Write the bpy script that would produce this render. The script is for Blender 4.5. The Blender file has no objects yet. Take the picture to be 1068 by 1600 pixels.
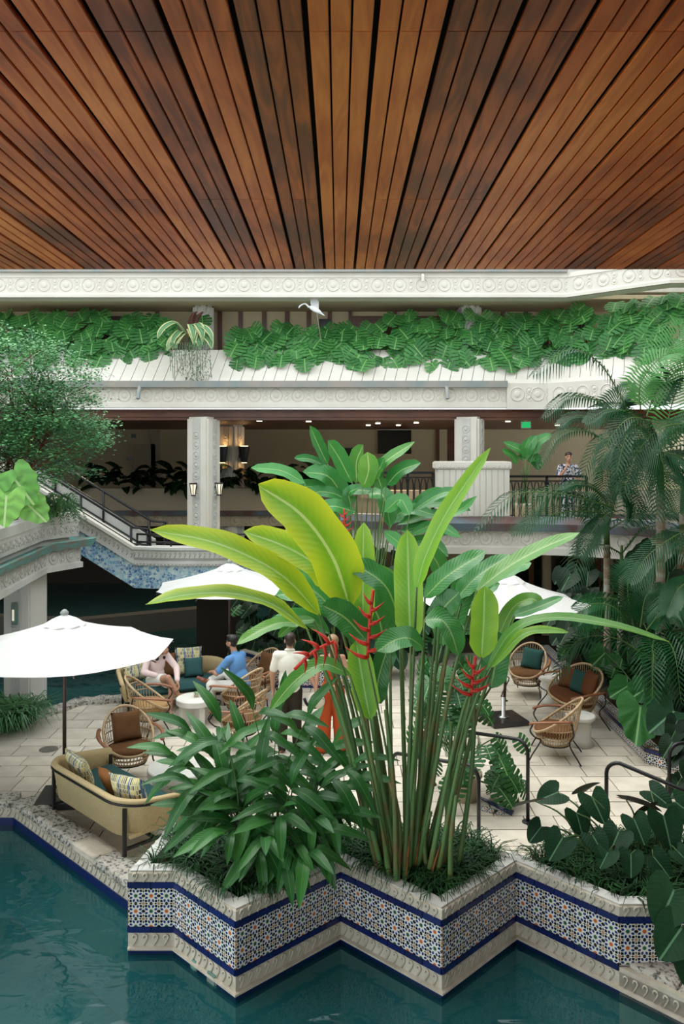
import bpy, bmesh, math, random
import numpy as np
from mathutils import Vector, Matrix, Euler
V = Vector
PI = math.pi
rnd = random.Random(7)
S = bpy.context.scene
COL = S.collection

# ------------------------------------------------------------------ camera
F, CH, VX, VY = 1290.0, 4.4, 529.0, 705.0        # focal length (px), eye height, vanishing point (px)
cam_d = bpy.data.cameras.new('camera')
cam_d.sensor_fit = 'HORIZONTAL'
cam_d.sensor_width = 24.0
cam_d.lens = 24.0 * F / 1068.0
cam_d.shift_x = (534 - VX) / 1068.0
cam_d.shift_y = (VY - 800) / 1068.0
cam_d.clip_end = 200
cam = bpy.data.objects.new('camera', cam_d)
COL.objects.link(cam)
cam.location = (0, 0, CH)
cam.rotation_euler = (PI / 2, 0, 0)
S.camera = cam
# ------------------------------------------------------------------ sky, sun, exposure
w = bpy.data.worlds.new('overcast_sky')
S.world = w
w.use_nodes = True
bg = w.node_tree.nodes['Background']
bg.inputs[0].default_value = (0.90, 0.97, 1.0, 1)
bg.inputs[1].default_value = 1.75
sun_d = bpy.data.lights.new('hazy_sun', 'SUN')
sun_d.energy = 1.5
sun_d.angle = math.radians(40)
sun_d.color = (1.0, 0.96, 0.88)
sun = bpy.data.objects.new('hazy_sun', sun_d)
COL.objects.link(sun)
sun.rotation_euler = Euler((math.radians(-12), math.radians(-22), 0))
S.view_settings.view_transform = 'Standard'
S.view_settings.look = 'None'
S.view_settings.gamma = 1
S.view_settings.use_curve_mapping = False
S.view_settings.exposure = 0.48

# ------------------------------------------------------------------ helpers
def gp(x, y, z=0.0):                    # pixel -> point on the level plane z
    Y = F * (CH - z) / (y - VY)
    return V(((x - VX) * Y / F, Y, z))
def dp(x, y, Y):                        # pixel -> point at depth Y
    return V(((x - VX) * Y / F, Y, CH - (y - VY) * Y / F))

class MB:
    def __init__(s):
        s.v = []; s.f = []; s.uv = []; s.mi = []; s.m = 0
    def add(s, verts, faces, uvs=None):
        n = len(s.v)
        s.v += [tuple(p) for p in verts]
        s.uv += list(uvs) if uvs else [(0.5, 0.5)] * len(verts)
        s.f += [tuple(i + n for i in f) for f in faces]
        s.mi += [s.m] * len(faces)
        return s
    def box(s, c, d, M=None):
        x, y, z = d[0] / 2, d[1] / 2, d[2] / 2
        p = [V((sx * x, sy * y, sz * z)) for sz in (-1, 1) for sy in (-1, 1) for sx in (-1, 1)]
        if M is not None: p = [M @ q for q in p]
        p = [q + V(c) for q in p]
        return s.add(p, [(0, 2, 3, 1), (4, 5, 7, 6), (0, 1, 5, 4), (2, 6, 7, 3), (0, 4, 6, 2), (1, 3, 7, 5)])
    def bbox(s, c, d, b=0.01, M=None):     # box with chamfered edges
        bm = bmesh.new(); bmesh.ops.create_cube(bm, size=1)
        for q in bm.verts: q.co = V((q.co.x * d[0], q.co.y * d[1], q.co.z * d[2]))
        bmesh.ops.bevel(bm, geom=bm.edges[:], offset=b, segments=2, affect='EDGES')
        bm.verts.index_update()
        p = [(M @ q.co if M is not None else q.co) + V(c) for q in bm.verts]
        fs = [[q.index for q in f.verts] for f in bm.faces]
        bm.free()
        return s.add(p, fs)
    def tube(s, pts, r, n=6, cap=True, flat=1.0, up=None):
        pts = [V(p) for p in pts]
        k = len(pts)
        rr = r if isinstance(r, (list, tuple)) else [r] * k
        vs = []; fs = []; uvs = []
        prev = None
        for i, p in enumerate(pts):
            t = (pts[min(i + 1, k - 1)] - pts[max(i - 1, 0)])
            t = t.normalized() if t.length > 1e-9 else V((0, 0, 1))
            if prev is None:
                h = up if up is not None else (V((0, 0, 1)) if abs(t.z) < 0.9 else V((1, 0, 0)))
                a = t.cross(h).normalized()
            else:
                a = (prev - t * prev.dot(t))
                a = a.normalized() if a.length > 1e-6 else t.orthogonal().normalized()
            prev = a
            b = t.cross(a)
            for j in range(n):
                an = 2 * PI * j / n
                vs.append(p + a * (math.cos(an) * rr[i]) + b * (math.sin(an) * rr[i] * flat))
                uvs.append((i / max(1, k - 1), j / n))
        for i in range(k - 1):
            for j in range(n):
                q = (j + 1) % n
                fs.append((i * n + j, i * n + q, (i + 1) * n + q, (i + 1) * n + j))
        if cap and n > 2:
            fs.append(tuple(range(n))[::-1]); fs.append(tuple((k - 1) * n + j for j in range(n)))
        return s.add(vs, fs, uvs)
    def ring(s, pts, r, n=6):              # closed tube
        pts = [V(p) for p in pts]; k = len(pts); vs = []; fs = []
        c = sum(pts, V()) / k
        for i, p in enumerate(pts):
            t = (pts[(i + 1) % k] - pts[i - 1]).normalized()
            a = (p - c); a = (a - t * a.dot(t)).normalized(); b = t.cross(a)
            for j in range(n):
                an = 2 * PI * j / n
                vs.append(p + a * math.cos(an) * r + b * math.sin(an) * r)
        for i in range(k):
            for j in range(n):
                q = (j + 1) % n; i2 = (i + 1) % k
                fs.append((i * n + j, i * n + q, i2 * n + q, i2 * n + j))
        return s.add(vs, fs)
    def lathe(s, prof, n=16, c=(0, 0, 0), sx=1, sy=1):
        vs = []; fs = []; k = len(prof)
        for (r, z) in prof:
            for j in range(n):
                a = 2 * PI * j / n
                vs.append((c[0] + r * sx * math.cos(a), c[1] + r * sy * math.sin(a), c[2] + z))
        for i in range(k - 1):
            for j in range(n):
                q = (j + 1) % n
                fs.append((i * n + j, i * n + q, (i + 1) * n + q, (i + 1) * n + j))
        fs.append(tuple(range(n))[::-1]); fs.append(tuple((k - 1) * n + j for j in range(n)))
        return s.add(vs, fs)
    def ball(s, c, r, n=10, m=6, M=None):
        r = r if isinstance(r, (list, tuple)) else (r, r, r)
        vs = []; fs = []
        for i in range(m + 1):
            th = PI * i / m
            for j in range(n):
                a = 2 * PI * j / n
                q = V((r[0] * math.sin(th) * math.cos(a), r[1] * math.sin(th) * math.sin(a), r[2] * math.cos(th)))
                if M is not None: q = M @ q
                vs.append(q + V(c))
        for i in range(m):
            for j in range(n):
                q = (j + 1) % n
                fs.append((i * n + j, (i + 1) * n + j, (i + 1) * n + q, i * n + q))
        return s.add(vs, fs)
    def prism(s, poly, z0, z1):
        n = len(poly)
        vs = [(p[0], p[1], z0) for p in poly] + [(p[0], p[1], z1) for p in poly]
        fs = [(i, (i + 1) % n, n + (i + 1) % n, n + i) for i in range(n)]
        fs += [tuple(range(n))[::-1], tuple(range(n, 2 * n))]
        return s.add(vs, fs)
    def xz(s, poly, y0, y1):               # outline in x,z extruded along y
        n = len(poly)
        vs = [(p[0], y0, p[1]) for p in poly] + [(p[0], y1, p[1]) for p in poly]
        fs = [(i, (i + 1) % n, n + (i + 1) % n, n + i) for i in range(n)]
        fs += [tuple(range(n))[::-1], tuple(range(n, 2 * n))]
        return s.add(vs, fs)
    def sweep(s, path, prof):              # profile of (outward offset, z) along a plan polyline
        k = len(prof); vs = []; fs = []
        offs = [offset(path, o) for o, z in prof]
        n = len(path)
        for i in range(n):
            for j in range(k):
                vs.append((offs[j][i][0], offs[j][i][1], prof[j][1]))
        for i in range(n - 1):
            for j in range(k):
                q = (j + 1) % k
                fs.append((i * k + j, i * k + q, (i + 1) * k + q, (i + 1) * k + j))
        fs.append(tuple(range(k))[::-1]); fs.append(tuple((n - 1) * k + j for j in range(k)))
        return s.add(vs, fs)
    def mesh(s, name, mats, smooth=False, fixn=True):
        me = bpy.data.meshes.new(name)
        me.from_pydata(s.v, [], s.f)
        for m in (mats if isinstance(mats, (list, tuple)) else [mats]): me.materials.append(M[m] if isinstance(m, str) else m)
        if any(s.mi): me.polygons.foreach_set('material_index', s.mi)
        if any(u != (0.5, 0.5) for u in s.uv):
            lay = me.uv_layers.new(name='UVMap')
            li = np.zeros(len(me.loops), dtype=np.int32); me.loops.foreach_get('vertex_index', li)
            lay.data.foreach_set('uv', np.array(s.uv, dtype=np.float32)[li].ravel())
        if fixn:
            bm = bmesh.new(); bm.from_mesh(me); bmesh.ops.recalc_face_normals(bm, faces=bm.faces[:]); bm.to_mesh(me); bm.free()
        if smooth: me.polygons.foreach_set('use_smooth', [True] * len(me.polygons))
        me.update()
        return me
    def build(s, name, mats, parent=None, smooth=False, fixn=True):
        return obj(name, s.mesh(name, mats, smooth, fixn), parent)

def offset(path, o):
    out = []; n = len(path)
    for i in range(n):
        p = V(path[i][:2])
        d1 = (V(path[i][:2]) - V(path[i - 1][:2])).normalized() if i > 0 else None
        d2 = (V(path[i + 1][:2]) - V(path[i][:2])).normalized() if i < n - 1 else None
        n1 = V((d1.y, -d1.x)) if d1 else None
        n2 = V((d2.y, -d2.x)) if d2 else None
        if n1 is None: q = p + n2 * o
        elif n2 is None: q = p + n1 * o
        else:
            m = (n1 + n2).normalized(); q = p + m * (o / max(0.35, m.dot(n1)))
        out.append((q.x, q.y))
    return out
def along(path, step, start=None, margin=0.0):   # evenly spaced (point, direction angle) on each straight run
    res = []
    for a, b in zip(path[:-1], path[1:]):
        a = V(a[:2]); b = V(b[:2]); L = (b - a).length
        n = max(1, int((L - 2 * margin) / step + 0.3))
        d = (b - a) / L
        for i in range(n):
            t = margin + (L - 2 * margin) * (i + 0.5) / n
            res.append((a + d * t, math.atan2(d.y, d.x)))
    return res
def obj(name, me, parent=None, mx=None):
    o = bpy.data.objects.new(name, me)
    COL.objects.link(o)
    if parent is not None: o.parent = parent
    if mx is not None: o.matrix_local = mx
    return o
def struct(o, label=None):
    o['kind'] = 'structure'
    if label: o['label'] = label
    return o
def tag(o, label, cat, group=None):
    o['label'] = label; o['category'] = cat
    if group: o['group'] = group
    return o
def thing(name, label, cat, loc=(0, 0, 0), rz=0, group=None):
    o = bpy.data.objects.new(name, None); COL.objects.link(o)
    o.empty_display_size = 0.1
    o.location = loc; o.rotation_euler = (0, 0, rz)
    return tag(o, label, cat, group)
def copy_tree(o, parent=None):
    c = o.copy(); COL.objects.link(c); c.parent = parent
    for ch in list(o.children): copy_tree(ch, c)
    return c
def dup(o, loc, rz, label, group=None):
    c = copy_tree(o); c.location = loc; c.rotation_euler = (0, 0, rz); c['label'] = label
    if group: c['group'] = group
    return c
def spline(pts, n):
    pts = [V(p) for p in pts]
    if len(pts) == 2: return [pts[0].lerp(pts[1], i / (n - 1)) for i in range(n)]
    P = [pts[0] * 2 - pts[1]] + pts + [pts[-1] * 2 - pts[-2]]
    out = []
    k = len(pts) - 1
    for i in range(n):
        u = i / (n - 1) * k; j = min(int(u), k - 1); t = u - j
        a, b, c, d = P[j:j + 4]
        out.append(0.5 * ((2 * b) + (c - a) * t + (2 * a - 5 * b + 4 * c - d) * t * t + (3 * b - a - 3 * c + d) * t ** 3))
    return out
# ------------------------------------------------------------------ materials
M = {}
def nd(nt, t, **k):
    n = nt.nodes.new(t)
    for a, b in k.items():
        if a == 'op': n.operation = b
        else: setattr(n, a, b)
    return n
def c4(c): return (c[0], c[1], c[2], 1)
def ramp(nt, pts):
    r = nd(nt, 'ShaderNodeValToRGB')
    e = r.color_ramp.elements
    e[0].position, e[0].color = pts[0][0], c4(pts[0][1])
    e[1].position, e[1].color = pts[-1][0], c4(pts[-1][1])
    for p, c in pts[1:-1]:
        q = e.new(p); q.color = c4(c)
    return r
def mat(name, col, rough=0.6, spec=0.4, metal=0, col2=None, scale=6, detail=3, bump=0, bscale=40, rand=0.0, stretch=None,
        emit=0, coat=0, lo=0.35, hi=0.65, coords='Object'):
    m = bpy.data.materials.new(name); m.use_nodes = True; M[name] = m
    nt = m.node_tree; L = nt.links
    b = nt.nodes['Principled BSDF']
    b.inputs['Base Color'].default_value = c4(col)
    b.inputs['Roughness'].default_value = rough
    b.inputs['Specular IOR Level'].default_value = spec
    b.inputs['Metallic'].default_value = metal
    b.inputs['Coat Weight'].default_value = coat
    b.inputs['Coat Roughness'].default_value = 0.25
    tc = nd(nt, 'ShaderNodeTexCoord')
    src = tc.outputs[coords]
    if stretch:
        mp = nd(nt, 'ShaderNodeMapping'); mp.inputs['Scale'].default_value = stretch
        L.new(src, mp.inputs[0]); src = mp.outputs[0]
    out = None
    if col2:
        n = nd(nt, 'ShaderNodeTexNoise'); n.inputs['Scale'].default_value = scale; n.inputs['Detail'].default_value = detail
        L.new(src, n.inputs['Vector'])
        r = ramp(nt, [(lo, col), (hi, col2)])
        L.new(n.outputs[0], r.inputs[0]); out = r.outputs[0]
    if rand:
        oi = nd(nt, 'ShaderNodeObjectInfo')
        hs = nd(nt, 'ShaderNodeHueSaturation')
        mr = nd(nt, 'ShaderNodeMapRange'); mr.inputs['To Min'].default_value = 1 - rand; mr.inputs['To Max'].default_value = 1 + rand
        L.new(oi.outputs['Random'], mr.inputs['Value']); L.new(mr.outputs[0], hs.inputs['Value'])
        if out: L.new(out, hs.inputs['Color'])
        else: hs.inputs['Color'].default_value = c4(col)
        out = hs.outputs[0]
    if out: L.new(out, b.inputs['Base Color'])
    if bump:
        n2 = nd(nt, 'ShaderNodeTexNoise'); n2.inputs['Scale'].default_value = bscale; n2.inputs['Detail'].default_value = 4
        L.new(src, n2.inputs['Vector'])
        bp = nd(nt, 'ShaderNodeBump'); bp.inputs['Strength'].default_value = bump; bp.inputs['Distance'].default_value = 0.02
        L.new(n2.outputs[0], bp.inputs['Height']); L.new(bp.outputs[0], b.inputs['Normal'])
    if emit:
        b.inputs['Emission Color'].default_value = c4(col); b.inputs['Emission Strength'].default_value = emit
    return m
def leafmat(name, c1, c2, rough=0.35, trans=0.3, rib=(0.45, 0.6, 0.25), ribw=0.035, vein=0.25, spec=0.3, edge=None, glow=None, vfreq=110):
    m = bpy.data.materials.new(name); m.use_nodes = True; M[name] = m
    nt = m.node_tree; L = nt.links
    b = nt.nodes['Principled BSDF']; b.inputs['Roughness'].default_value = rough; b.inputs['Specular IOR Level'].default_value = spec
    oi = nd(nt, 'ShaderNodeObjectInfo')
    tc = nd(nt, 'ShaderNodeTexCoord')
    no = nd(nt, 'ShaderNodeTexNoise'); no.inputs['Scale'].default_value = 7; no.inputs['Detail'].default_value = 2
    L.new(tc.outputs['Object'], no.inputs['Vector'])
    ad = nd(nt, 'ShaderNodeMath', op='MULTIPLY_ADD'); ad.inputs[1].default_value = 0.6; L.new(oi.outputs['Random'], ad.inputs[0])
    sc = nd(nt, 'ShaderNodeMath', op='MULTIPLY'); sc.inputs[1].default_value = 0.4; L.new(no.outputs[0], sc.inputs[0]); L.new(sc.outputs[0], ad.inputs[2])
    r = ramp(nt, [(0.1, c1), (0.85, c2)]); L.new(ad.outputs[0], r.inputs[0])
    sx = nd(nt, 'ShaderNodeSeparateXYZ'); L.new(tc.outputs['UV'], sx.inputs[0])
    d = nd(nt, 'ShaderNodeMath', op='SUBTRACT'); d.inputs[1].default_value = 0.5; L.new(sx.outputs[1], d.inputs[0])
    a = nd(nt, 'ShaderNodeMath', op='ABSOLUTE'); L.new(d.outputs[0], a.inputs[0])
    lt = nd(nt, 'ShaderNodeMath', op='LESS_THAN'); lt.inputs[1].default_value = ribw; L.new(a.outputs[0], lt.inputs[0])
    # side veins: bands of u - |v|
    q = nd(nt, 'ShaderNodeMath', op='MULTIPLY_ADD'); q.inputs[1].default_value = -0.35; L.new(a.outputs[0], q.inputs[0]); L.new(sx.outputs[0], q.inputs[2])
    q2 = nd(nt, 'ShaderNodeMath', op='MULTIPLY'); q2.inputs[1].default_value = vfreq; L.new(q.outputs[0], q2.inputs[0])
    sn = nd(nt, 'ShaderNodeMath', op='SINE'); L.new(q2.outputs[0], sn.inputs[0])
    sv = nd(nt, 'ShaderNodeMapRange'); sv.inputs['From Min'].default_value = -1; sv.inputs['To Min'].default_value = 1 - vein * 0.35; sv.inputs['To Max'].default_value = 1 + vein * 0.35
    L.new(sn.outputs[0], sv.inputs['Value'])
    hs = nd(nt, 'ShaderNodeHueSaturation'); L.new(r.outputs[0], hs.inputs['Color']); L.new(sv.outputs[0], hs.inputs['Value'])
    base = hs.outputs[0]
    if edge:
        gt = nd(nt, 'ShaderNodeMath', op='GREATER_THAN'); gt.inputs[1].default_value = 0.33; L.new(a.outputs[0], gt.inputs[0])
        me = nd(nt, 'ShaderNodeMix', data_type='RGBA'); L.new(gt.outputs[0], me.inputs[0]); L.new(base, me.inputs[6]); me.inputs[7].default_value = c4(edge)
        base = me.outputs[2]
    if glow:  # edges tinted lighter, glow put into the colour
        gr_ = nd(nt, 'ShaderNodeMapRange'); gr_.inputs['From Min'].default_value = 0.10; gr_.inputs['From Max'].default_value = 0.48; L.new(a.outputs[0], gr_.inputs['Value'])
        mg = nd(nt, 'ShaderNodeMix', data_type='RGBA'); L.new(gr_.outputs[0], mg.inputs[0]); L.new(base, mg.inputs[6]); mg.inputs[7].default_value = c4(glow)
        base = mg.outputs[2]
    mx = nd(nt, 'ShaderNodeMix', data_type='RGBA'); L.new(lt.outputs[0], mx.inputs[0]); L.new(base, mx.inputs[6]); mx.inputs[7].default_value = c4(rib)
    L.new(mx.outputs[2], b.inputs['Base Color'])
    bp = nd(nt, 'ShaderNodeBump'); bp.inputs['Strength'].default_value = 0.10; bp.inputs['Distance'].default_value = 0.006
    L.new(sn.outputs[0], bp.inputs['Height']); L.new(bp.outputs[0], b.inputs['Normal'])
    if trans:
        t = nd(nt, 'ShaderNodeBsdfTranslucent')
        h2 = nd(nt, 'ShaderNodeHueSaturation'); h2.inputs['Hue'].default_value = 0.47; h2.inputs['Value'].default_value = 1.5
        L.new(mx.outputs[2], h2.inputs['Color']); L.new(h2.outputs[0], t.inputs[0])
        ms = nd(nt, 'ShaderNodeMixShader'); ms.inputs[0].default_value = trans
        L.new(b.outputs[0], ms.inputs[1]); L.new(t.outputs[0], ms.inputs[2])
        L.new(ms.outputs[0], nt.nodes['Material Output'].inputs[0])
    return m
# --- wood of the soffit: grain along y, tone by board
def woodmat(name, tones, rough=0.42, gs=(14, 0.9, 14), rand_amt=1.0, coat=0.25):
    m = bpy.data.materials.new(name); m.use_nodes = True; M[name] = m
    nt = m.node_tree; L = nt.links; b = nt.nodes['Principled BSDF']
    tc = nd(nt, 'ShaderNodeTexCoord'); oi = nd(nt, 'ShaderNodeObjectInfo')
    mp = nd(nt, 'ShaderNodeMapping'); mp.inputs['Scale'].default_value = gs
    cmb = nd(nt, 'ShaderNodeCombineXYZ')
    k = nd(nt, 'ShaderNodeMath', op='MULTIPLY'); k.inputs[1].default_value = 37; L.new(oi.outputs['Random'], k.inputs[0])
    L.new(k.outputs[0], cmb.inputs[1]); L.new(k.outputs[0], cmb.inputs[0])
    L.new(cmb.outputs[0], mp.inputs['Location']); L.new(tc.outputs['Object'], mp.inputs[0])
    n1 = nd(nt, 'ShaderNodeTexNoise'); n1.inputs['Scale'].default_value = 1.6; n1.inputs['Detail'].default_value = 7; n1.inputs['Distortion'].default_value = 1.6
    L.new(mp.outputs[0], n1.inputs['Vector'])
    n3 = nd(nt, 'ShaderNodeTexNoise'); n3.inputs['Scale'].default_value = 0.9; n3.inputs['Detail'].default_value = 3
    geo = nd(nt, 'ShaderNodeNewGeometry'); L.new(geo.outputs['Position'], n3.inputs['Vector'])
    s1 = nd(nt, 'ShaderNodeMath', op='MULTIPLY_ADD'); s1.inputs[1].default_value = 0.55; L.new(n1.outputs[0], s1.inputs[0])
    s0 = nd(nt, 'ShaderNodeMath', op='MULTIPLY_ADD'); s0.inputs[1].default_value = 0.42 * rand_amt; s0.inputs[2].default_value = -0.36 * rand_amt - 0.03; sr = nd(nt, 'ShaderNodeSeparateColor'); L.new(oi.outputs['Color'], sr.inputs[0]); L.new(sr.outputs[0], s0.inputs[0])
    s2 = nd(nt, 'ShaderNodeMath', op='MULTIPLY_ADD'); s2.inputs[1].default_value = 0.75; L.new(n3.outputs[0], s2.inputs[0]); L.new(s0.outputs[0], s2.inputs[2])
    L.new(s2.outputs[0], s1.inputs[2])
    r = ramp(nt, tones); L.new(s1.outputs[0], r.inputs[0])
    L.new(r.outputs[0], b.inputs['Base Color'])
    b.inputs['Roughness'].default_value = rough; b.inputs['Coat Weight'].default_value = coat; b.inputs['Coat Roughness'].default_value = 0.35
    bp = nd(nt, 'ShaderNodeBump'); bp.inputs['Strength'].default_value = 0.12; bp.inputs['Distance'].default_value = 0.01
    L.new(n1.outputs[0], bp.inputs['Height']); L.new(bp.outputs[0], b.inputs['Normal'])
    return m
woodmat('soffit_wood', [(0.12, (0.05, 0.010, 0.005)), (0.34, (0.22, 0.036, 0.009)), (0.54, (0.58, 0.115, 0.018)), (0.80, (0.88, 0.255, 0.050))], coat=0.15, rand_amt=0.7, gs=(7, 0.8, 7))
woodmat('dark_wood', [(0.25, (0.02, 0.007, 0.004)), (0.6, (0.09, 0.025, 0.010)), (0.8, (0.16, 0.05, 0.02))], gs=(0.9, 14, 14), coat=0.1)
woodmat('arm_wood', [(0.25, (0.10, 0.03, 0.012)), (0.6, (0.24, 0.08, 0.03)), (0.8, (0.34, 0.13, 0.05))], gs=(20, 20, 20))
# --- moresque tile print: eight-fold star rosette
def tilemat(name, star):
    m = bpy.data.materials.new(name); m.use_nodes = True; M[name] = m
    nt = m.node_tree; L = nt.links; b = nt.nodes['Principled BSDF']
    b.inputs['Roughness'].default_value = 0.18
    tc = nd(nt, 'ShaderNodeTexCoord'); sx = nd(nt, 'ShaderNodeSeparateXYZ'); L.new(tc.outputs['UV'], sx.inputs[0])
    def mth(op, a, bb=None, c=None):
        n = nd(nt, 'ShaderNodeMath', op=op)
        for i, q in enumerate((a, bb, c)):
            if q is None: continue
            if isinstance(q, (int, float)): n.inputs[i].default_value = q
            else: L.new(q, n.inputs[i])
        return n.outputs[0]
    def polar(cx, cy):
        x = mth('SUBTRACT', sx.outputs[0], cx); y = mth('SUBTRACT', sx.outputs[1], cy)
        return mth('SQRT', mth('ADD', mth('MULTIPLY', x, x), mth('MULTIPLY', y, y))), mth('ARCTAN2', y, x)
    def paint(prev, mask, col):
        mx = nd(nt, 'ShaderNodeMix', data_type='RGBA'); L.new(mask, mx.inputs[0])
        if isinstance(prev, tuple): mx.inputs[6].default_value = c4(prev)
        else: L.new(prev, mx.inputs[6])
        mx.inputs[7].default_value = c4(col); return mx.outputs[2]
    white = (0.66, 0.64, 0.57); blue = (0.012, 0.03, 0.16); black = (0.006, 0.006, 0.01); tan = (0.45, 0.22, 0.10)
    r, t = polar(0.5, 0.5)
    c8 = mth('COSINE', mth('MULTIPLY', t, 8.0))
    c8b = mth('COSINE', mth('MULTIPLY_ADD', t, 8.0, PI))
    # ring of blue darts
    dart = mth('MULTIPLY', mth('LESS_THAN', mth('ABSOLUTE', mth('SUBTRACT', r, 0.33)), mth('MULTIPLY_ADD', c8b, 0.075, 0.042)), 1.0)
    col = paint(white, dart, blue)
    dart2 = mth('LESS_THAN', mth('ABSOLUTE', mth('SUBTRACT', r, 0.47)), mth('MULTIPLY_ADD', c8, 0.065, 0.025))
    col = paint(col, dart2, black)
    star_m = mth('LESS_THAN', r, mth('MULTIPLY_ADD', c8, 0.028, 0.125))
    col = paint(col, star_m, star)
    # small corner rosettes
    fx = mth('ABSOLUTE', mth('SUBTRACT', sx.outputs[0], 0.5)); fy = mth('ABSOLUTE', mth('SUBTRACT', sx.outputs[1], 0.5))
    dx = mth('SUBTRACT', 0.5, fx); dy = mth('SUBTRACT', 0.5, fy)
    rc = mth('SQRT', mth('ADD', mth('MULTIPLY', dx, dx), mth('MULTIPLY', dy, dy))); ta = mth('ARCTAN2', dy, dx)
    cc = mth('COSINE', mth('MULTIPLY', ta, 8.0))
    ringc = mth('LESS_THAN', mth('ABSOLUTE', mth('SUBTRACT', rc, 0.19)), mth('MULTIPLY_ADD', cc, 0.05, 0.03))
    col = paint(col, ringc, black)
    col = paint(col, mth('LESS_THAN', rc, mth('MULTIPLY_ADD', cc, 0.02, 0.085)), tan)
    # mid-side black lozenges
    mn = mth('MINIMUM', dx, dy); mxx = mth('MINIMUM', fx, fy)
    loz = mth('LESS_THAN', mth('ADD', mth('MULTIPLY', mn, 1.0), mth('MULTIPLY', mxx, 0.9)), 0.075)
    col = paint(col, loz, black)
    L.new(col, b.inputs['Base Color'])
    return m
tilemat('tile_print_orange', (0.48, 0.10, 0.015))
tilemat('tile_print_green', (0.015, 0.09, 0.04))
# --- blue mosaic
def mosaic():
    m = bpy.data.materials.new('blue_mosaic'); m.use_nodes = True; M['blue_mosaic'] = m
    nt = m.node_tree; L = nt.links; b = nt.nodes['Principled BSDF']; b.inputs['Roughness'].default_value = 0.3
    tc = nd(nt, 'ShaderNodeTexCoord')
    v = nd(nt, 'ShaderNodeTexVoronoi'); v.inputs['Scale'].default_value = 17; L.new(tc.outputs['Object'], v.inputs['Vector'])
    sp = nd(nt, 'ShaderNodeSeparateColor'); L.new(v.outputs['Color'], sp.inputs[0])
    r = ramp(nt, [(0.0, (0.03, 0.10, 0.24)), (0.3, (0.10, 0.27, 0.42)), (0.55, (0.24, 0.42, 0.48)), (0.8, (0.50, 0.60, 0.58)), (1.0, (0.04, 0.13, 0.30))])
    L.new(sp.outputs[0], r.inputs[0])
    v2 = nd(nt, 'ShaderNodeTexVoronoi', feature='DISTANCE_TO_EDGE'); v2.inputs['Scale'].default_value = 17; L.new(tc.outputs['Object'], v2.inputs['Vector'])
    lt = nd(nt, 'ShaderNodeMath', op='LESS_THAN'); lt.inputs[1].default_value = 0.05; L.new(v2.outputs[0], lt.inputs[0])
    mx = nd(nt, 'ShaderNodeMix', data_type='RGBA'); L.new(lt.outputs[0], mx.inputs[0]); L.new(r.outputs[0], mx.inputs[6]); mx.inputs[7].default_value = (0.45, 0.5, 0.5, 1)
    L.new(mx.outputs[2], b.inputs['Base Color'])
mosaic()
# --- water: fresnel mirror over a tinted clear body
def water():
    m = bpy.data.materials.new('pool_water'); m.use_nodes = True; M['pool_water'] = m
    nt = m.node_tree; L = nt.links; nt.nodes.remove(nt.nodes['Principled BSDF'])
    tc = nd(nt, 'ShaderNodeTexCoord')
    mp = nd(nt, 'ShaderNodeMapping'); mp.inputs['Scale'].default_value = (1.0, 1.6, 1.0); L.new(tc.outputs['Object'], mp.inputs[0])
    n = nd(nt, 'ShaderNodeTexNoise'); n.inputs['Scale'].default_value = 1.7; n.inputs['Detail'].default_value = 2.5; n.inputs['Distortion'].default_value = 0.8
    L.new(mp.outputs[0], n.inputs['Vector'])
    bp = nd(nt, 'ShaderNodeBump'); bp.inputs['Strength'].default_value = 0.35; bp.inputs['Distance'].default_value = 0.06
    L.new(n.outputs[0], bp.inputs['Height'])
    fr = nd(nt, 'ShaderNodeFresnel'); fr.inputs['IOR'].default_value = 1.45; L.new(bp.outputs[0], fr.inputs['Normal'])
    g = nd(nt, 'ShaderNodeBsdfGlossy'); g.inputs['Roughness'].default_value = 0.02; L.new(bp.outputs[0], g.inputs['Normal'])
    t = nd(nt, 'ShaderNodeBsdfTransparent'); t.inputs[0].default_value = (0.42, 0.74, 0.72, 1)
    d = nd(nt, 'ShaderNodeBsdfDiffuse'); d.inputs[0].default_value = (0.018, 0.13, 0.14, 1)
    m0 = nd(nt, 'ShaderNodeMixShader'); m0.inputs[0].default_value = 0.3; L.new(t.outputs[0], m0.inputs[1]); L.new(d.outputs[0], m0.inputs[2])
    ms = nd(nt, 'ShaderNodeMixShader'); L.new(fr.outputs[0], ms.inputs[0]); L.new(m0.outputs[0], ms.inputs[1]); L.new(g.outputs[0], ms.inputs[2])
    L.new(ms.outputs[0], nt.nodes['Material Output'].inputs[0])
water()
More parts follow.
